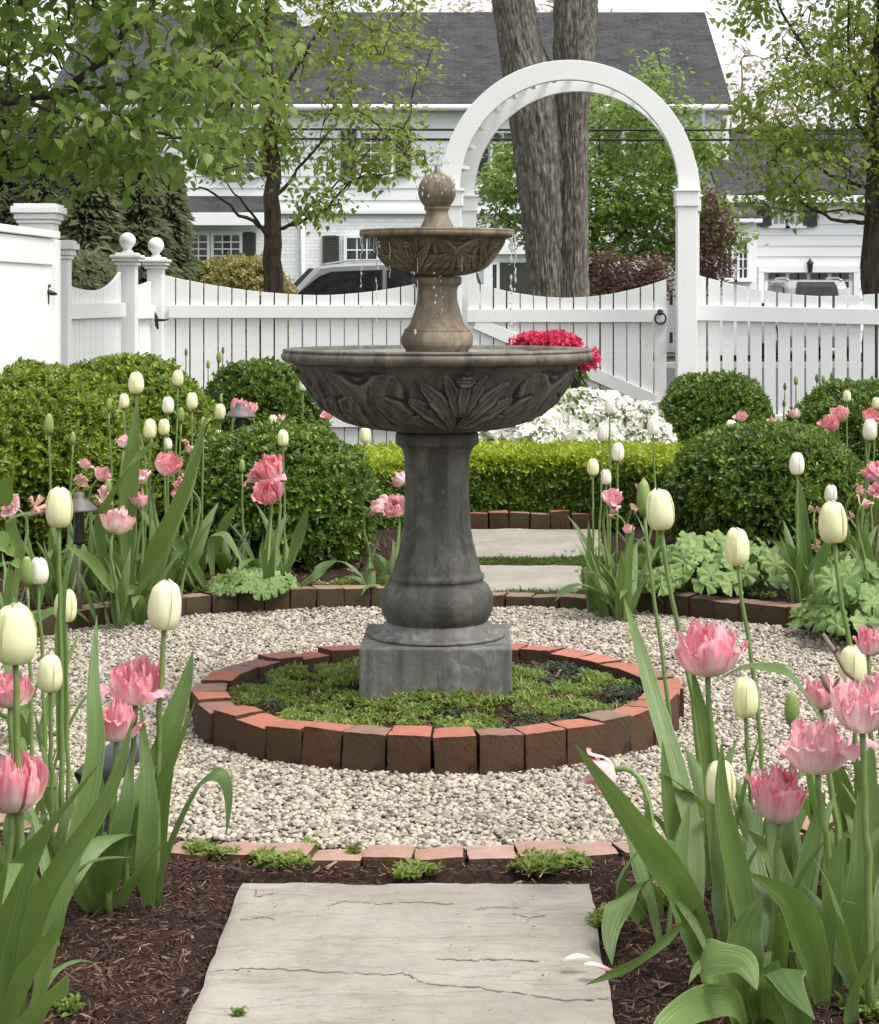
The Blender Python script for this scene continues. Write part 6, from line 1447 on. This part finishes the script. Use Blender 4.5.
tulip('pink', 868, 641, 24, 4.1, 'small narrow pink tulip at the right edge above the palest one', bx=872, leaves=1, group=g_near_r, hk=1.3); tulip('white', 853, 666, 27, 4.2, 'cream tulip low behind the dry twig at right', bx=858, leaves=1, group=g_near_r)
tulip('palepink', 878, 683, 26, 4.0, 'pale pink tulip cut by the right edge, under the narrow pink one', bx=888, leaves=1, group=g_near_r)
t = tulip('white', 660, 510, 28, 4.35, 'tall cream tulip in front of the lime hedge corner', bx=703, leaves=0, group=g_near_r)
t = tulip('bud', 644, 498, 16, 4.55, 'tall green yellow bud left of the tall cream tulip', bx=672, leaves=0, group=g_near_r, hk=1.05)
t = tulip('white', 737, 547, 24, 4.7, 'tall yellow cream tulip before the lobed leaves', bx=762, leaves=1, group=g_near_r, hk=1.05)
t = tulip('white', 833, 523, 28, 4.35, 'tall cream tulip before the wilted blooms at right', bx=868, leaves=1, group=g_near_r)
t = tulip('palepink', 601, 774, 36, 4.0, 'drooping faded pink tulip bent over the gravel', bx=655, leaves=0, group=g_near_r, droop=(-1, .1, -.35), hk=1.0, Yb=3.9)
t = tulip('wilt', 662, 888, 22, 3.7, 'fallen pink tulip petals low among the right front leaves', bx=668, leaves=1, group=g_near_r, droop=(-.5, -.3, -.5))
L = leafy(700, 3.55, 'large leafy tulip clump by the right side of the flagstone', 0, 1.0, g_near_r)
for pts, w, sd in [([(716, 990, 3.55), (690, 900, 3.45), (640, 830, 3.35), (575, 744, 3.2)], .060, (.8, 0, .5)),
                   ([(700, 905, 3.5), (668, 935, 3.35), (630, 965, 3.2), (585, 985, 3.1)], .036, (.5, .2, .8)),
                   ([(655, 940, 3.9), (625, 900, 3.8), (612, 880, 3.75), (650, 835, 3.7), (690, 850, 3.65)], .05, (.5, .6, .4)),
                   ([(660, 960, 3.9), (652, 880, 3.85), (628, 885, 3.7), (608, 930, 3.65), (612, 965, 3.6)], .055, (.7, .4, .4)),
                   ([(655, 945, 3.95), (645, 870, 3.9), (648, 800, 3.9)], .045, (1, 0, 0)),
                   ([(680, 960, 3.9), (680, 860, 3.95), (668, 800, 3.95), (662, 740, 3.95)], .04, (1, .2, 0)),
                   ([(690, 960, 3.8), (700, 850, 3.9), (672, 760, 4.0), (640, 650, 4.15), (624, 598, 4.2)], .046, (.9, .2, 0)),
                   ([(735, 1040, 3.4), (755, 960, 3.4), (740, 880, 3.4), (720, 800, 3.4), (722, 740, 3.4)], .045, (.8, 0, .3)),
                   ([(715, 990, 3.5), (690, 930, 3.5), (676, 870, 3.55), (690, 800, 3.6)], .05, (1, 0, .2)),
                   ([(740, 1040, 3.35), (720, 985, 3.2), (690, 955, 3.1), (745, 955, 3.05), (757, 990, 3.0)], .075, (.2, .8, .6)),
                   ([(745, 1050, 3.3), (738, 1000, 3.2), (700, 1000, 3.05), (665, 1022, 2.95), (640, 1060, 2.9)], .055, (.3, .8, .3)),
                   ([(750, 1040, 3.35), (742, 980, 3.3), (745, 930, 3.3), (762, 895, 3.3)], .07, (1, 0, .1))]: px_leaf(L, pts, w, sd, .4, .12, wmax=.5)
L = leafy(815, 3.45, 'large leafy tulip clump filling the lower right corner', 0, 1.0, g_near_r)
for pts, w, sd in [([(820, 1000, 3.3), (815, 960, 3.25), (795, 900, 3.2), (752, 873, 3.15)], .062, (.7, 0, .7)),
                   ([(822, 1040, 3.4), (826, 940, 3.4), (836, 860, 3.4), (847, 830, 3.4)], .035, (1, 0, 0)),
                   ([(845, 1040, 3.5), (848, 960, 3.5), (862, 880, 3.5), (858, 790, 3.5)], .065, (1, 0, 0)),
                   ([(800, 1050, 3.3), (795, 1000, 3.25), (780, 960, 3.2), (790, 985, 3.1), (815, 1020, 3.0)], .07, (.8, .4, 0)),
                   ([(850, 1050, 3.35), (846, 1000, 3.3), (865, 960, 3.2), (895, 920, 3.1)], .06, (.5, .2, .7)),
                   ([(815, 1040, 3.45), (805, 950, 3.5), (780, 880, 3.55), (765, 800, 3.6)], .045, (1, 0, 0)),
                   ([(800, 1030, 3.5), (795, 920, 3.55), (815, 830, 3.6), (825, 790, 3.6)], .04, (1, 0, 0)),
                   ([(840, 1030, 3.6), (800, 930, 3.7), (770, 850, 3.75), (748, 830, 3.7)], .045, (.8, .2, .2)),
                   ([(770, 1045, 3.35), (765, 990, 3.3), (778, 960, 3.3)], .07, (1, 0, 0)),
                   ([(875, 1040, 3.7), (880, 900, 3.8), (868, 800, 3.8), (872, 730, 3.8)], .05, (1, 0, 0)),
                   ([(782, 1045, 3.6), (772, 930, 3.7), (752, 860, 3.8), (762, 780, 3.9)], .045, (1, .2, 0)),
                   ([(820, 720, 3.6), (790, 673, 3.65), (750, 665, 3.7), (716, 680, 3.7)], .030, (.1, .9, .3))]: px_leaf(L, pts, w, sd, .4, .12, wmax=.5)
leafy(765, 4.0, 'upright tulip leaves behind the lowest pink tulip on the right', 7, 1.1, g_near_r); leafy(715, 4.05, 'upright tulip leaves rising between gravel and front bed', 5, 1.05, g_near_r); leafy(840, 3.95, 'upright tulip leaves behind the wide open pink tulip', 7, 1.15, g_near_r); leafy(800, 3.6, 'broad tulip leaves under the two biggest pink blooms', 6, 1.0, g_near_r)
leafy(870, 4.2, 'tall tulip leaves at the right edge by the narrow pink tulip', 5, 1.15, g_near_r); leafy(745, 3.4, 'short tulip leaves at the bottom of the right front bed', 4, .75, g_near_r); leafy(880, 3.4, 'tulip leaves cut by the lower right edge', 4, .9, g_near_r)

# ---- left back bed: (kind, x, y, width px, depth, label)
def many(rows, grp, lv=2, ls=.95, bxf=None):
    for row in rows:
        kind, x, y, w, Y, lb = row[:6]; kw = row[6] if len(row) > 6 else {}
        kw.setdefault('leaves', lv); kw.setdefault('lscale', ls); tulip(kind, x, y, w, Y, lb, group=grp, **kw)
many([('white', 136, 383, 15, 7.7, 'tallest cream tulip of the left back bed'), ('white', 124, 401, 10, 8.3, 'small cream tulip just below left of the tallest one'), ('bud', 109, 405, 6.5, 8.3, 'green bud left of the small cream tulip in the left back bed'),
      ('bud', 49, 424, 10, 7.6, 'fat green bud standing alone before the left boxwood mound', dict(leaves=1)), ('bud', 73, 438, 6, 8.2, 'thin green bud right of the fat lone bud', dict(leaves=1)), ('ivory', 168, 405, 11.5, 8.0, 'ivory tulip in the middle of the left back bed'),
      ('white', 178, 378, 11, 8.6, 'yellow green tulip just above the ivory one, left back bed'), ('white', 192, 401, 11.5, 8.1, 'cream tulip right of the ivory one, left back bed'), ('white', 150, 429, 13, 7.7, 'round cream tulip left of its twin, above frilly pink blooms'),
      ('white', 164, 427, 11, 7.8, 'greenish cream tulip touching the round cream one on its right'), ('bud', 181, 415, 7.5, 8.2, 'pale green bud between cream tulips, left back bed'), ('ivory', 168, 444, 8, 8.0, 'small ivory tulip directly above the brightest pink bloom'),
      ('ivory', 136, 461, 5.5, 8.4, 'tiny ivory bud low beside the tall stem'), ('bud', 203, 423, 6, 8.1, 'slim green bud at the right side of the left back bed', dict(leaves=1)), ('white', 220, 412, 11, 9.4, 'cream tulip beside the bronze lamp and its pink pair'), ('bud', 221, 399, 4, 9.8, 'thin green bud above the cream tulip by the bronze lamp', dict(leaves=1)),
      ('white', 219, 437, 9.5, 8.8, 'cream tulip below the one by the bronze lamp'), ('ivory', 203, 399, 5, 10.2, 'tiny pale tulip at the foot of the fence, nodding', dict(leaves=1))], g_ml, 2)
many([('palepink', 125, 442, 13, 7.9, 'pale pink tulip left of the round cream one'), ('wilt', 140, 434, 12, 8.0, 'faded open tulip behind the tall upright leaf'), ('wilt', 84, 480, 16, 7.6, 'faded pink cluster tulip above the path light'), ('palepink', 85, 464, 9, 7.9, 'small faded pink tulip above the faded cluster'),
      ('palepink', 102, 474, 13, 7.8, 'soft pink tulip right of the faded cluster'), ('palepink', 139, 477, 16, 7.6, 'soft pink tulip left of the brightest pink bloom'), ('pink', 168, 464, 21, 7.7, 'brightest pink bloom at the centre of the left back bed'), ('pink', 139, 500, 15, 7.4, 'rose pink tulip low in the left back bed'),
      ('pink', 184, 484, 15, 7.5, 'pink tulip leaning right at the end of a long leaf'), ('wilt', 191, 446, 13, 7.9, 'faded rose tulip above the long slanting leaves'), ('wilt', 105, 497, 17, 7.5, 'faded tulip right of the path light hat'), ('palepink', 117, 522, 24, 7.2, 'open pink and white tulip lowest in the left back bed'),
      ('palepink', 12, 506, 15, 7.2, 'pale pink star shaped tulip at the left edge'), ('wilt', 40, 503, 18, 7.4, 'faded pink tulip directly behind the near tall cream one'), ('bud', 108, 487, 8, 7.6, 'closed green bud among faded blooms beside the path light'), ('wilt', 210, 442, 8, 9.0, 'wilted tulip beside the lower cream one'),
      ('pink', 237, 406, 13, 9.3, 'pink tulip over the bronze lamp, left of a pair'), ('palepink', 250, 408, 12, 9.3, 'pink tulip over the bronze lamp, right of a pair')], g_ml, 2)
many([('white', 273, 423, 10.5, 9.9, 'cream tulip between the two boxwood balls, left of the basin', dict(leaves=1)), ('palepink', 281, 419, 8, 10.0, 'small pink tulip touching a cream one between boxwood balls', dict(leaves=1)), ('white', 283, 438, 11, 8.1, 'cream tulip rising over the pink trio by the boxwood'),
      ('pink', 269, 470, 25, 7.85, 'upper pink tulip of the trio before the left boxwood'), ('palepink', 256, 475, 14, 7.9, 'paler left tulip of the trio before the left boxwood'), ('pink', 268, 493, 23, 7.75, 'lowest pink tulip of the trio before the left boxwood'), ('bud', 242, 466, 6.5, 8.1, 'green bud left of the pink trio'),
      ('white', 365, 435, 11, 8.7, 'cream tulip just left of the fountain column'), ('wilt', 374, 505, 12, 8.0, 'withered tulip nearest the left of the fountain column'), ('palepink', 399, 480, 12, 8.3, 'pale pink tulip half hidden by the fountain column', dict(Yb=8.2)), ('palepink', 395, 507, 20, 7.95, 'open pink tulip against the fountain column'),
      ('ivory', 303, 385, 8, 10.3, 'tiny cream tulip under the left rim of the basin', dict(leaves=1)), ('palepink', 328, 415, 9, 10.2, 'small pink tulip under the basin at left', dict(leaves=2))], g_ml, 3, 1.0)
for a_, Y_, n_, s_, lb in ((120, 7.6, 9, 1.25, 'dense upright tulip leaves in the middle of the left back bed'), (160, 7.5, 8, 1.3, 'long slanting tulip leaves right of the dense clump'), (95, 7.7, 8, 1.1, 'tulip leaves round the foot of the path light'), (50, 7.5, 7, 1.0, 'tulip leaves behind the near cream tulips at left'), (190, 7.9, 6, 1.15, 'tulip leaves beside the left foot of the boxwood'),
                           (262, 7.95, 8, 1.0, 'tulip leaves below the pink trio before the boxwood'), (375, 7.9, 8, .95, 'fan of tulip leaves left of the fountain column'), (398, 8.0, 6, .95, 'tulip leaves tucked behind the fountain column'), (345, 10.2, 7, .95, 'tulip leaves under the basin between boxwood and hedge'), (228, 8.0, 4, 1.0, 'arching tulip leaves at the brick kerb'), (70, 7.35, 8, 1.15, 'lush tulip leaves between path light and kerb'), (140, 7.3, 8, 1.1, 'lush tulip leaves standing just behind the left kerb'), (15, 7.0, 7, 1.1, 'tulip leaves by the left edge below the star shaped tulip'), (110, 7.2, 6, .95, 'short tulip leaves nearest the left kerb'), (172, 7.9, 7, 1.3, 'tall tulip leaves behind the slanting ones')):
    leafy(a_, Y_, lb, n_, s_, g_ml)
L = leafy(175, 7.35, 'tulip with long leaves crossing the left back bed', 0, 1, g_ml)
for pts, w, sd in [([(140, 600, 7.4), (150, 560, 7.3), (180, 500, 7.2), (203, 440, 7.1)], .075, (.7, 0, .4)), ([(128, 590, 7.4), (128, 520, 7.4), (133, 450, 7.35), (138, 395, 7.35)], .07, (1, 0, 0)), ([(110, 590, 7.4), (95, 520, 7.3), (130, 460, 7.2), (160, 440, 7.2)], .05, (.6, 0, .7)),
                   ([(150, 600, 7.4), (165, 540, 7.4), (190, 480, 7.5), (206, 415, 7.5)], .07, (1, 0, 0)), ([(140, 590, 7.3), (112, 590, 7.2), (90, 560, 7.1), (65, 545, 7.0)], .06, (.2, .6, .5))]: px_leaf(L, pts, w, sd, .4, .1)
L = leafy(200, 7.75, 'tulip with arching leaves right at the brick kerb', 0, 1, g_ml)
for pts, w, sd in [([(205, 588, 7.7), (190, 560, 7.6), (175, 540, 7.5), (168, 537, 7.5)], .06, (.2, .3, .9)), ([(212, 575, 7.7), (208, 535, 7.7), (225, 530, 7.7), (243, 565, 7.6)], .05, (.5, .6, .3)), ([(213, 560, 7.8), (225, 520, 7.75), (238, 503, 7.7)], .04, (.9, 0, .3)), ([(300, 585, 7.7), (312, 575, 7.6), (325, 565, 7.6), (337, 561, 7.55)], .05, (.2, .3, .9)), ([(290, 560, 7.9), (300, 530, 7.9), (308, 505, 7.85)], .05, (.8, .1, .3))]: px_leaf(L, pts, w, sd, .4, .1)
# ---- right back bed
many([('white', 593, 467, 11.5, 7.6, 'leftmost cream tulip of the cluster right of the column'), ('ivory', 606, 477, 10.5, 7.7, 'ivory tulip low beside the leftmost cream one'), ('ivory', 610, 406, 11, 8.0, 'highest ivory tulip against the white azaleas'), ('ivory', 603, 433, 11.5, 8.0, 'ivory tulip below the highest one, against the azaleas'),
      ('ivory', 618, 452, 12.5, 7.7, 'ivory tulip at the hedge top edge, right cluster'), ('ivory', 653, 427, 12, 8.0, 'ivory tulip right of the azaleas, above the lime hedge'), ('palepink', 613, 499, 15, 7.6, 'faded pink tulip among the right cluster stems'), ('wilt', 640, 483, 12, 7.7, 'withered pink tulip behind the green yellow bud'),
      ('wilt', 612, 512, 9, 7.5, 'small withered tulip below the faded pink one'), ('wilt', 633, 506, 8, 7.6, 'small withered tulip left of the green yellow bud'), ('palepink', 628, 529, 8, 7.5, 'tiny pink tulip deep in the right cluster leaves')], g_mr, 3, 1.05)
leafy(605, 7.5, 'tulip leaves at the corner of the path and kerb', 7, 1.1, g_mr); leafy(625, 7.4, 'upright tulip leaves left of the lobed leaves', 7, 1.15, g_mr); leafy(655, 7.8, 'narrow tulip leaves before the lime hedge corner', 5, 1.15, g_mr)
many([('ivory', 797, 464, 15, 7.4, 'cream tulip alone before the broad dark boxwood'), ('ivory', 831, 494, 12.5, 7.8, 'small cream tulip just above the tall near one at right'), ('palepink', 741, 417, 9, 10.4, 'small pink tulip between the right boxwood balls'), ('ivory', 731, 429, 12, 10.0, 'open ivory tulip at the back of the broad boxwood'),
      ('ivory', 710, 443, 9, 10.0, 'small ivory tulip near the lime hedge end'), ('palepink', 774, 424, 13, 10.0, 'pale pink tulip over the broad boxwood'), ('palepink', 795, 414, 9, 10.6, 'faint pink tulip at the foot of the right picket fence'), ('white', 847, 396, 8, 9.9, 'small yellow tulip over the far right boxwood ball'),
      ('white', 876, 403, 8, 9.9, 'small yellow tulip at the right edge'), ('pink', 829, 425, 15, 9.2, 'pink star shaped tulip before the far right boxwood'), ('palepink', 839, 414, 14, 9.3, 'whitish pink tulip above the star shaped one'), ('pink', 872, 417, 15, 9.0, 'pink tulip behind the ivory one at the right edge'),
      ('ivory', 870, 430, 14.5, 8.5, 'largest ivory tulip of the far right group'), ('pink', 873, 472, 17, 7.7, 'bright pink tulip at the right edge above faded blooms'), ('wilt', 861, 489, 13, 7.8, 'faded rose tulip left of the bright pink one'), ('wilt', 864, 500, 14, 7.5, 'faded rose tulip with curled petals at right'),
      ('palepink', 878, 490, 12, 7.6, 'pale rose tulip cut by the right edge'), ('wilt', 815, 508, 9, 7.8, 'brown withered bloom left of the tall near cream tulip'), ('wilt', 848, 516, 9, 7.7, 'brown withered bloom right of the tall near cream tulip'), ('wilt', 815, 543, 9, 7.5, 'brown withered bloom low above the lobed leaves')], g_mr, 2, 1.05)
for a_, Y_, n_, s_, lb in ((850, 9.0, 8, 1.05, 'tulip leaves before the far right boxwood ball'), (866, 7.6, 8, 1.05, 'tulip leaves at the right edge above the lobed leaves'), (805, 7.4, 5, 1.1, 'upright tulip leaves between the two lobed leaf plants'), (835, 7.5, 5, 1.0, 'tulip leaves behind the right lobed leaf plant'), (775, 10.6, 5, 1.05, 'tulip leaves before the right picket fence'), (742, 10.5, 4, 1.0, 'tulip leaves between boxwood balls on the right')):
    leafy(a_, Y_, lb, n_, s_, g_mr)
L = leafy(800, 7.55, 'tulip with one broad leaf leaning left over the kerb', 0, 1, g_mr)
for pts, w, sd in [([(803, 612, 7.5), (800, 580, 7.45), (788, 550, 7.4), (773, 541, 7.4)], .075, (.7, 0, .5)), ([(806, 605, 7.5), (806, 560, 7.5), (800, 500, 7.5), (799, 480, 7.5)], .055, (1, 0, 0)), ([(812, 590, 7.5), (806, 530, 7.5), (806, 508, 7.5)], .03, (1, 0, 0))]: px_leaf(L, pts, w, sd, .4, .1)
# ---- small buds by the fence
for i, (x, y, w, lb) in enumerate(((756, 382, 4, 'leftmost small grey bud against the right picket fence'), (785, 386, 3.6, 'small grey bud left of the greenish one by the right fence'), (796, 380, 4.6, 'greenish bud highest among the right fence buds'), (784, 403, 3.6, 'low grey bud under its neighbours at the right fence'), (817, 378, 4, 'grey bud just left of two close ones at the right fence'),
                                    (823.5, 379, 4.2, 'yellowish bud in the close pair at the right fence'), (832, 376, 4, 'grey bud right of the yellowish one at the right fence'), (846, 381, 3.6, 'grey bud above the far right boxwood'), (872, 379, 3.8, 'rightmost small grey bud by the fence'),
                                    (186, 352, 3.4, 'leftmost small bud against the left picket fence'), (208, 364, 4, 'bud low over the gap between left boxwoods'), (219, 357, 5.5, 'green bud largest among the left fence buds'), (223, 350, 3.2, 'thin bud just above the largest left fence bud'), (232, 364, 3.6, 'rightmost small bud of the left picket fence'))):
    tulip('budfar' if 'grey' in lb or 'thin' in lb or 'small' in lb else 'bud', x, y, w, 11.9 if x > 700 else 12.2, lb, leaves=1, group=gb, lscale=.9, stemr=.004)
leafy(776, 11.9, 'dark narrow tulip leaves standing before the right picket fence', 4, 1.2, gb); leafy(199, 12.2, 'dark narrow tulip leaf before the left picket fence', 2, 1.2, gb)

# ============================================================ lobed-leaf plants
def lobed(px, py, wpx, Y, n, ls, label, seed, hgt=.16):
    rg = np.random.default_rng(seed); c = at(px, 0, Y); hw = wpx / 2000 * Y / 2; bz = float(bedz(c[0], Y)); bz = max(bz, 0); r = empty('lobed_leaf_plant', (c[0], Y, bz), label, 'plant', 'lobed leaf plants at the kerb'); b = MB(); sb = MB()
    for k in range(n):
        q = rg.random() ** .55; a = rg.uniform(0, 2 * PI); ctr = np.array([c[0] + q * hw * math.cos(a), Y + q * .26 * math.sin(a), bz + .03 + hgt * (1 - .75 * q ** 2) * rg.uniform(.55, 1.1)])
        up = nrm(np.array([math.cos(a) * q * .9, math.sin(a) * q * .6 - .35, .85]) + rg.normal(0, .22, 3)); u = nrm(np.cross(up, [math.sin(a), -math.cos(a), .1])); w_ = np.cross(up, u); s = ls * rg.uniform(.6, 1.1); m = 42
        th = np.linspace(.25, 2 * PI - .25, m); lob = .68 + .27 * np.abs(np.cos(th * 3.5)) ** .8 + .05 * np.cos(th * 24.5) + rg.normal(0, .03, m); rings = []
        for f in (0.0, .35, .7, 1.0):
            rr = s * f * (lob if f > .5 else .5 + .5 * lob); hh = -s * rg.uniform(.0, .25) * f ** 2 + s * .075 * f * np.cos(th * 7) + s * .05 * f * math.sin(k) 
            rings.append(ctr + rr[:, None] * (np.cos(th)[:, None] * u + np.sin(th)[:, None] * w_) + (hh[:, None]) * up)
        V = np.stack(rings, 0); b.grid(V, np.stack(np.broadcast_arrays(np.abs(np.sin(th * 3.5))[None], np.array([0, .35, .7, 1.])[:, None]), -1))
        sb.tube([(c[0] + rg.normal(0, .02), Y + rg.normal(0, .02), bz), (c[0] * .5 + ctr[0] * .5, (Y + ctr[1]) / 2, ctr[2] * .6 + .02), ctr], .0022, 5)
    sb.build('stalks', M['tstem'], r); b.build('leaves', M['lobed'], r)
lobed(700, 560, 140, 7.75, 92, .062, 'lobed pale green leaf plant before the broad boxwood', 1, .20); lobed(757, 560, 80, 7.7, 40, .058, 'lobed leaf plant spilling to the kerb, left of the lone cream tulip', 5, .17); lobed(852, 590, 105, 7.0, 72, .068, 'large lobed leaf plant at the right edge by the kerb', 2, .25); lobed(252, 575, 92, 7.75, 85, .036, 'low pale lobed leaf plant on the kerb at the boxwood foot', 3, .07)

# ============================================================ low ground cover
def ground(name, label, spots, mat, ll, seed, dens, zf=None, cat='ground cover', up=.9, asp=.42):
    rg = np.random.default_rng(seed); b = MB(); LP, LD, LN, LL = [], [], [], []
    for (x, y, r1, r2, n) in spots:
        q = np.sqrt(rg.random(n)); a = rg.uniform(0, 2 * PI, n); X = x + q * r1 * np.cos(a); Y = y + q * r2 * np.sin(a)
        z = (zf(X, Y) if zf else np.maximum(bedz(X, Y), -.0)); m = 6; h = rg.uniform(.004, .022, n)
        for j in range(m):
            aa = rg.uniform(0, 2 * PI, n); e = rg.uniform(.15, 1.2, n) * up; LP.append(np.stack([X, Y, z + h * j / m], -1)); LD.append(np.stack([np.cos(aa) * np.cos(e), np.sin(aa) * np.cos(e), np.sin(e)], -1)); LN.append(np.stack([-np.cos(aa) * .5, -np.sin(aa) * .5, np.ones(n)], -1)); LL.append(ll * rg.lognormal(0, .25, n))
    L_ = np.concatenate(LL); leafcloud(b, np.concatenate(LP), np.concatenate(LD), np.concatenate(LN), L_, L_ * asp); o = b.build(name, M[mat]); tag(o, label, cat, None, 'stuff')
rg = np.random.default_rng(12); sp1 = []; sp2 = []
while len(sp1) < 240 or len(sp2) < 90:
    a = rg.uniform(0, 2 * PI); r_ = .585 * math.sqrt(rg.random()); x, y = FXC + r_ * math.cos(a), FYC + r_ * math.sin(a)
    if abs(x - FXC) < .215 and abs(y - FYC) < .215: continue
    nz = fbm(np.array([[x, y, 0]]), 4.5, 21)[0]; nearp = max(abs(x - FXC), abs(y - FYC)) < .30
    if (nz > .46 or nearp) and len(sp1) < 240: sp1.append((x, y, .035, .035, int(rg.uniform(20, 40))))
    elif len(sp2) < 90: sp2.append((x, y, .04, .04, 14))
ground('sedum', 'light green sedum mat growing inside the brick ring', sp1, 'sedum', .0135, 1, 1, ringz)
ground('ground_cover', 'dull dark green creeping leaves inside the brick ring', sp2, 'dsedum', .013, 2, 1, ringz, up=.5)
def pw(x, y): d = 2400 / (y - 300); return ((x - 475) / 2000 * d, d)
sp = []
for x, y, r1, r2, n in ((200, 853, .035, .03, 60), (225, 858, .035, .02, 60), (262, 862, .03, .02, 50), (285, 867, .055, .035, 130), (307, 852, .02, .02, 40), (355, 857, .012, .01, 18), (420, 873, .05, .022, 40), (405, 878, .03, .02, 25), (550, 864, .07, .035, 190), (535, 872, .05, .03, 90), (572, 868, .035, .03, 70), (603, 925, .025, .04, 60), (665, 905, .03, .04, 60), (612, 918, .02, .03, 40), (68, 1012, .02, .02, 30), (870, 1010, .05, .05, 70), (90, 815, .03, .03, 40), (238, 1020, .006, .008, 10)):
    q = pw(x, y); sp.append((q[0], q[1], r1, r2, n))
ground('weeds', 'small green weeds along the pale pink brick row', sp, 'sedum', .015, 5, 1)
sp = []
for k in range(70): sp.append((rg.uniform(.0, .72), rg.uniform(8.86, 9.12), .05, .03, 26))
for k in range(60): sp.append((rg.uniform(.46, .78) + .0, rg.uniform(8.0, 9.4), .05, .06, 24))
for k in range(30): sp.append((rg.uniform(.05, .52), rg.uniform(7.92, 8.05), .05, .03, 22))
ground('grass', 'short green grass in the joints between the far slabs', sp, 'grass', .015, 6, 1, up=1.2, asp=.16)
sp = []
for k in range(60):
    a = rg.uniform(.35, PI - .35); q = 1.98 + rg.random() * .12; x, y = CX + q * math.cos(a), CY + q * math.sin(a)
    if abs(x - .25) > .5: sp.append((x, y, .05, .04, int(rg.uniform(6, 26))))
ground('ground_cover', 'small green seedlings in the mulch behind the kerb', sp, 'sedum', .016, 8, 1, up=.8)

# white and pale bits: fallen petals, a shell-white stone
for k, (x, y, c_, lb) in enumerate(((578, 978, 'ivory', 'single fallen white petal on the edge of the front flagstone'), (598, 986, 'palepink', 'curled pale petal lying beside the front flagstone'))):
    p = at(x, y, 2400 / (y - 300)); b = MB(); v = np.linspace(0, 1, 8)[:, None]; u = np.linspace(-1, 1, 7)[None]; wd = .010 * np.sin(PI * v ** .8) + .001
    b.grid(np.stack([p[0] + (v - .5) * .05 + 0 * u, p[1] + u * wd, .028 + .006 * u ** 2 + .006 * np.sin(v * 3 + k)], -1)); b.build('fallen_petal', M[c_], None, loc=tuple(p)); tag(bpy.data.objects[-1] if False else [o for o in COL.objects if o.name.startswith('fallen_petal')][-1], lb, 'petal')

# ============================================================ garden lights and dry twig
def path_light(px, py, Y, w, label, s=1.0):
    c = at(px, py, Y); bz = float(max(bedz(c[0], Y), 0)); r = empty('path_light', (c[0], Y, bz), label, 'garden light', 'bronze path lights'); R = w / 2000 * Y / 2
    b = MB(); b.lathe([(R, -.010), (R, -.004), (R * .95, .002), (R * .45, .030), (R * .30, .038), (R * .30, .052), (R * .25, .056), (.004, .058)], 40, c); b.lathe([(R * .96, -.008), (R * .3, .015)], 40, c, cap=False); b.build('hat', M['bronze'], r)
    b = MB(); b.lathe([(.020, -.13), (.022, -.12), (.018, -.02), (.016, .02)], 20, c); b.build('lamp_body', M['iron'], r)
    b = MB(); b.tube([(c[0], Y, bz - .05), c + [0, 0, -.12]], .009, 10); b.build('stake', M['bronze'], r)
path_light(79, 508, 7.25, 37, 'bronze path light with cone hat in the left back bed'); path_light(240, 415, 9.15, 31, 'bronze path light under the two pink tulips, behind the left boxwood')
c = at(113, 763, 4.05); r = empty('spotlight', (c[0] - .03, 4.05, 0), 'grey cylinder spotlight lying low behind the left pink tulips', 'garden light'); d = nrm(np.array([-.62, -.45, -.52])); u = nrm(np.cross(d, [0, 0, 1])); w_ = np.cross(d, u)
def cyl(prof, cc):
    bb = MB(); n = 36; A = np.arange(n) / n * 2 * PI; V = np.concatenate([[cc + d * z + rr * (math.cos(a) * u + math.sin(a) * w_) for a in A] for rr, z in prof]); m = len(prof); i = np.arange(m - 1)[:, None] * n; j = np.arange(n)[None]; j2 = (j + 1) % n
    return bb.add(V, [np.stack([i + j, i + j2, i + n + j2, i + n + j], -1).reshape(-1, 4)])
cyl([(.001, -.075), (.022, -.073), (.030, -.060), (.034, -.045), (.036, .0), (.038, .070), (.0355, .070), (.034, .02), (.001, .018)], c).build('housing', M['spot'], r)
cyl([(.001, .030), (.033, .030)], c).build('lens', M['glass'], r)
b = MB(); b.tube([(c[0] - .03, 4.05, -.05), (c[0] - .02, 4.05, .06), c + [-.0, .03, -.03]], .009, 8); b.build('bracket', M['iron'], r)
r = empty('dry_twig', tuple(at(860, 715, 3.55)), 'dry brown twig caught between the pink tulips at the right edge', 'twig')
b = MB(); b.tube([at(823, 634, 3.62), at(835, 652, 3.6), at(846, 672, 3.58), (at(862, 685, 3.56)), at(885, 696, 3.55)], [.004, .0048, .005, .005, .004], 8); b.tube([at(835, 652, 3.6), at(838, 648, 3.58)], .003, 6); b.tube([at(822, 675, 3.5), at(828, 688, 3.5), at(845, 705, 3.5)], [.0055, .006, .004], 8); b.tube([at(832, 690, 3.5), at(838, 680, 3.48), at(842, 676, 3.48)], .002, 6)
b.build('twig', M['twigpale'], r)
SC.view_settings.use_curve_mapping = False
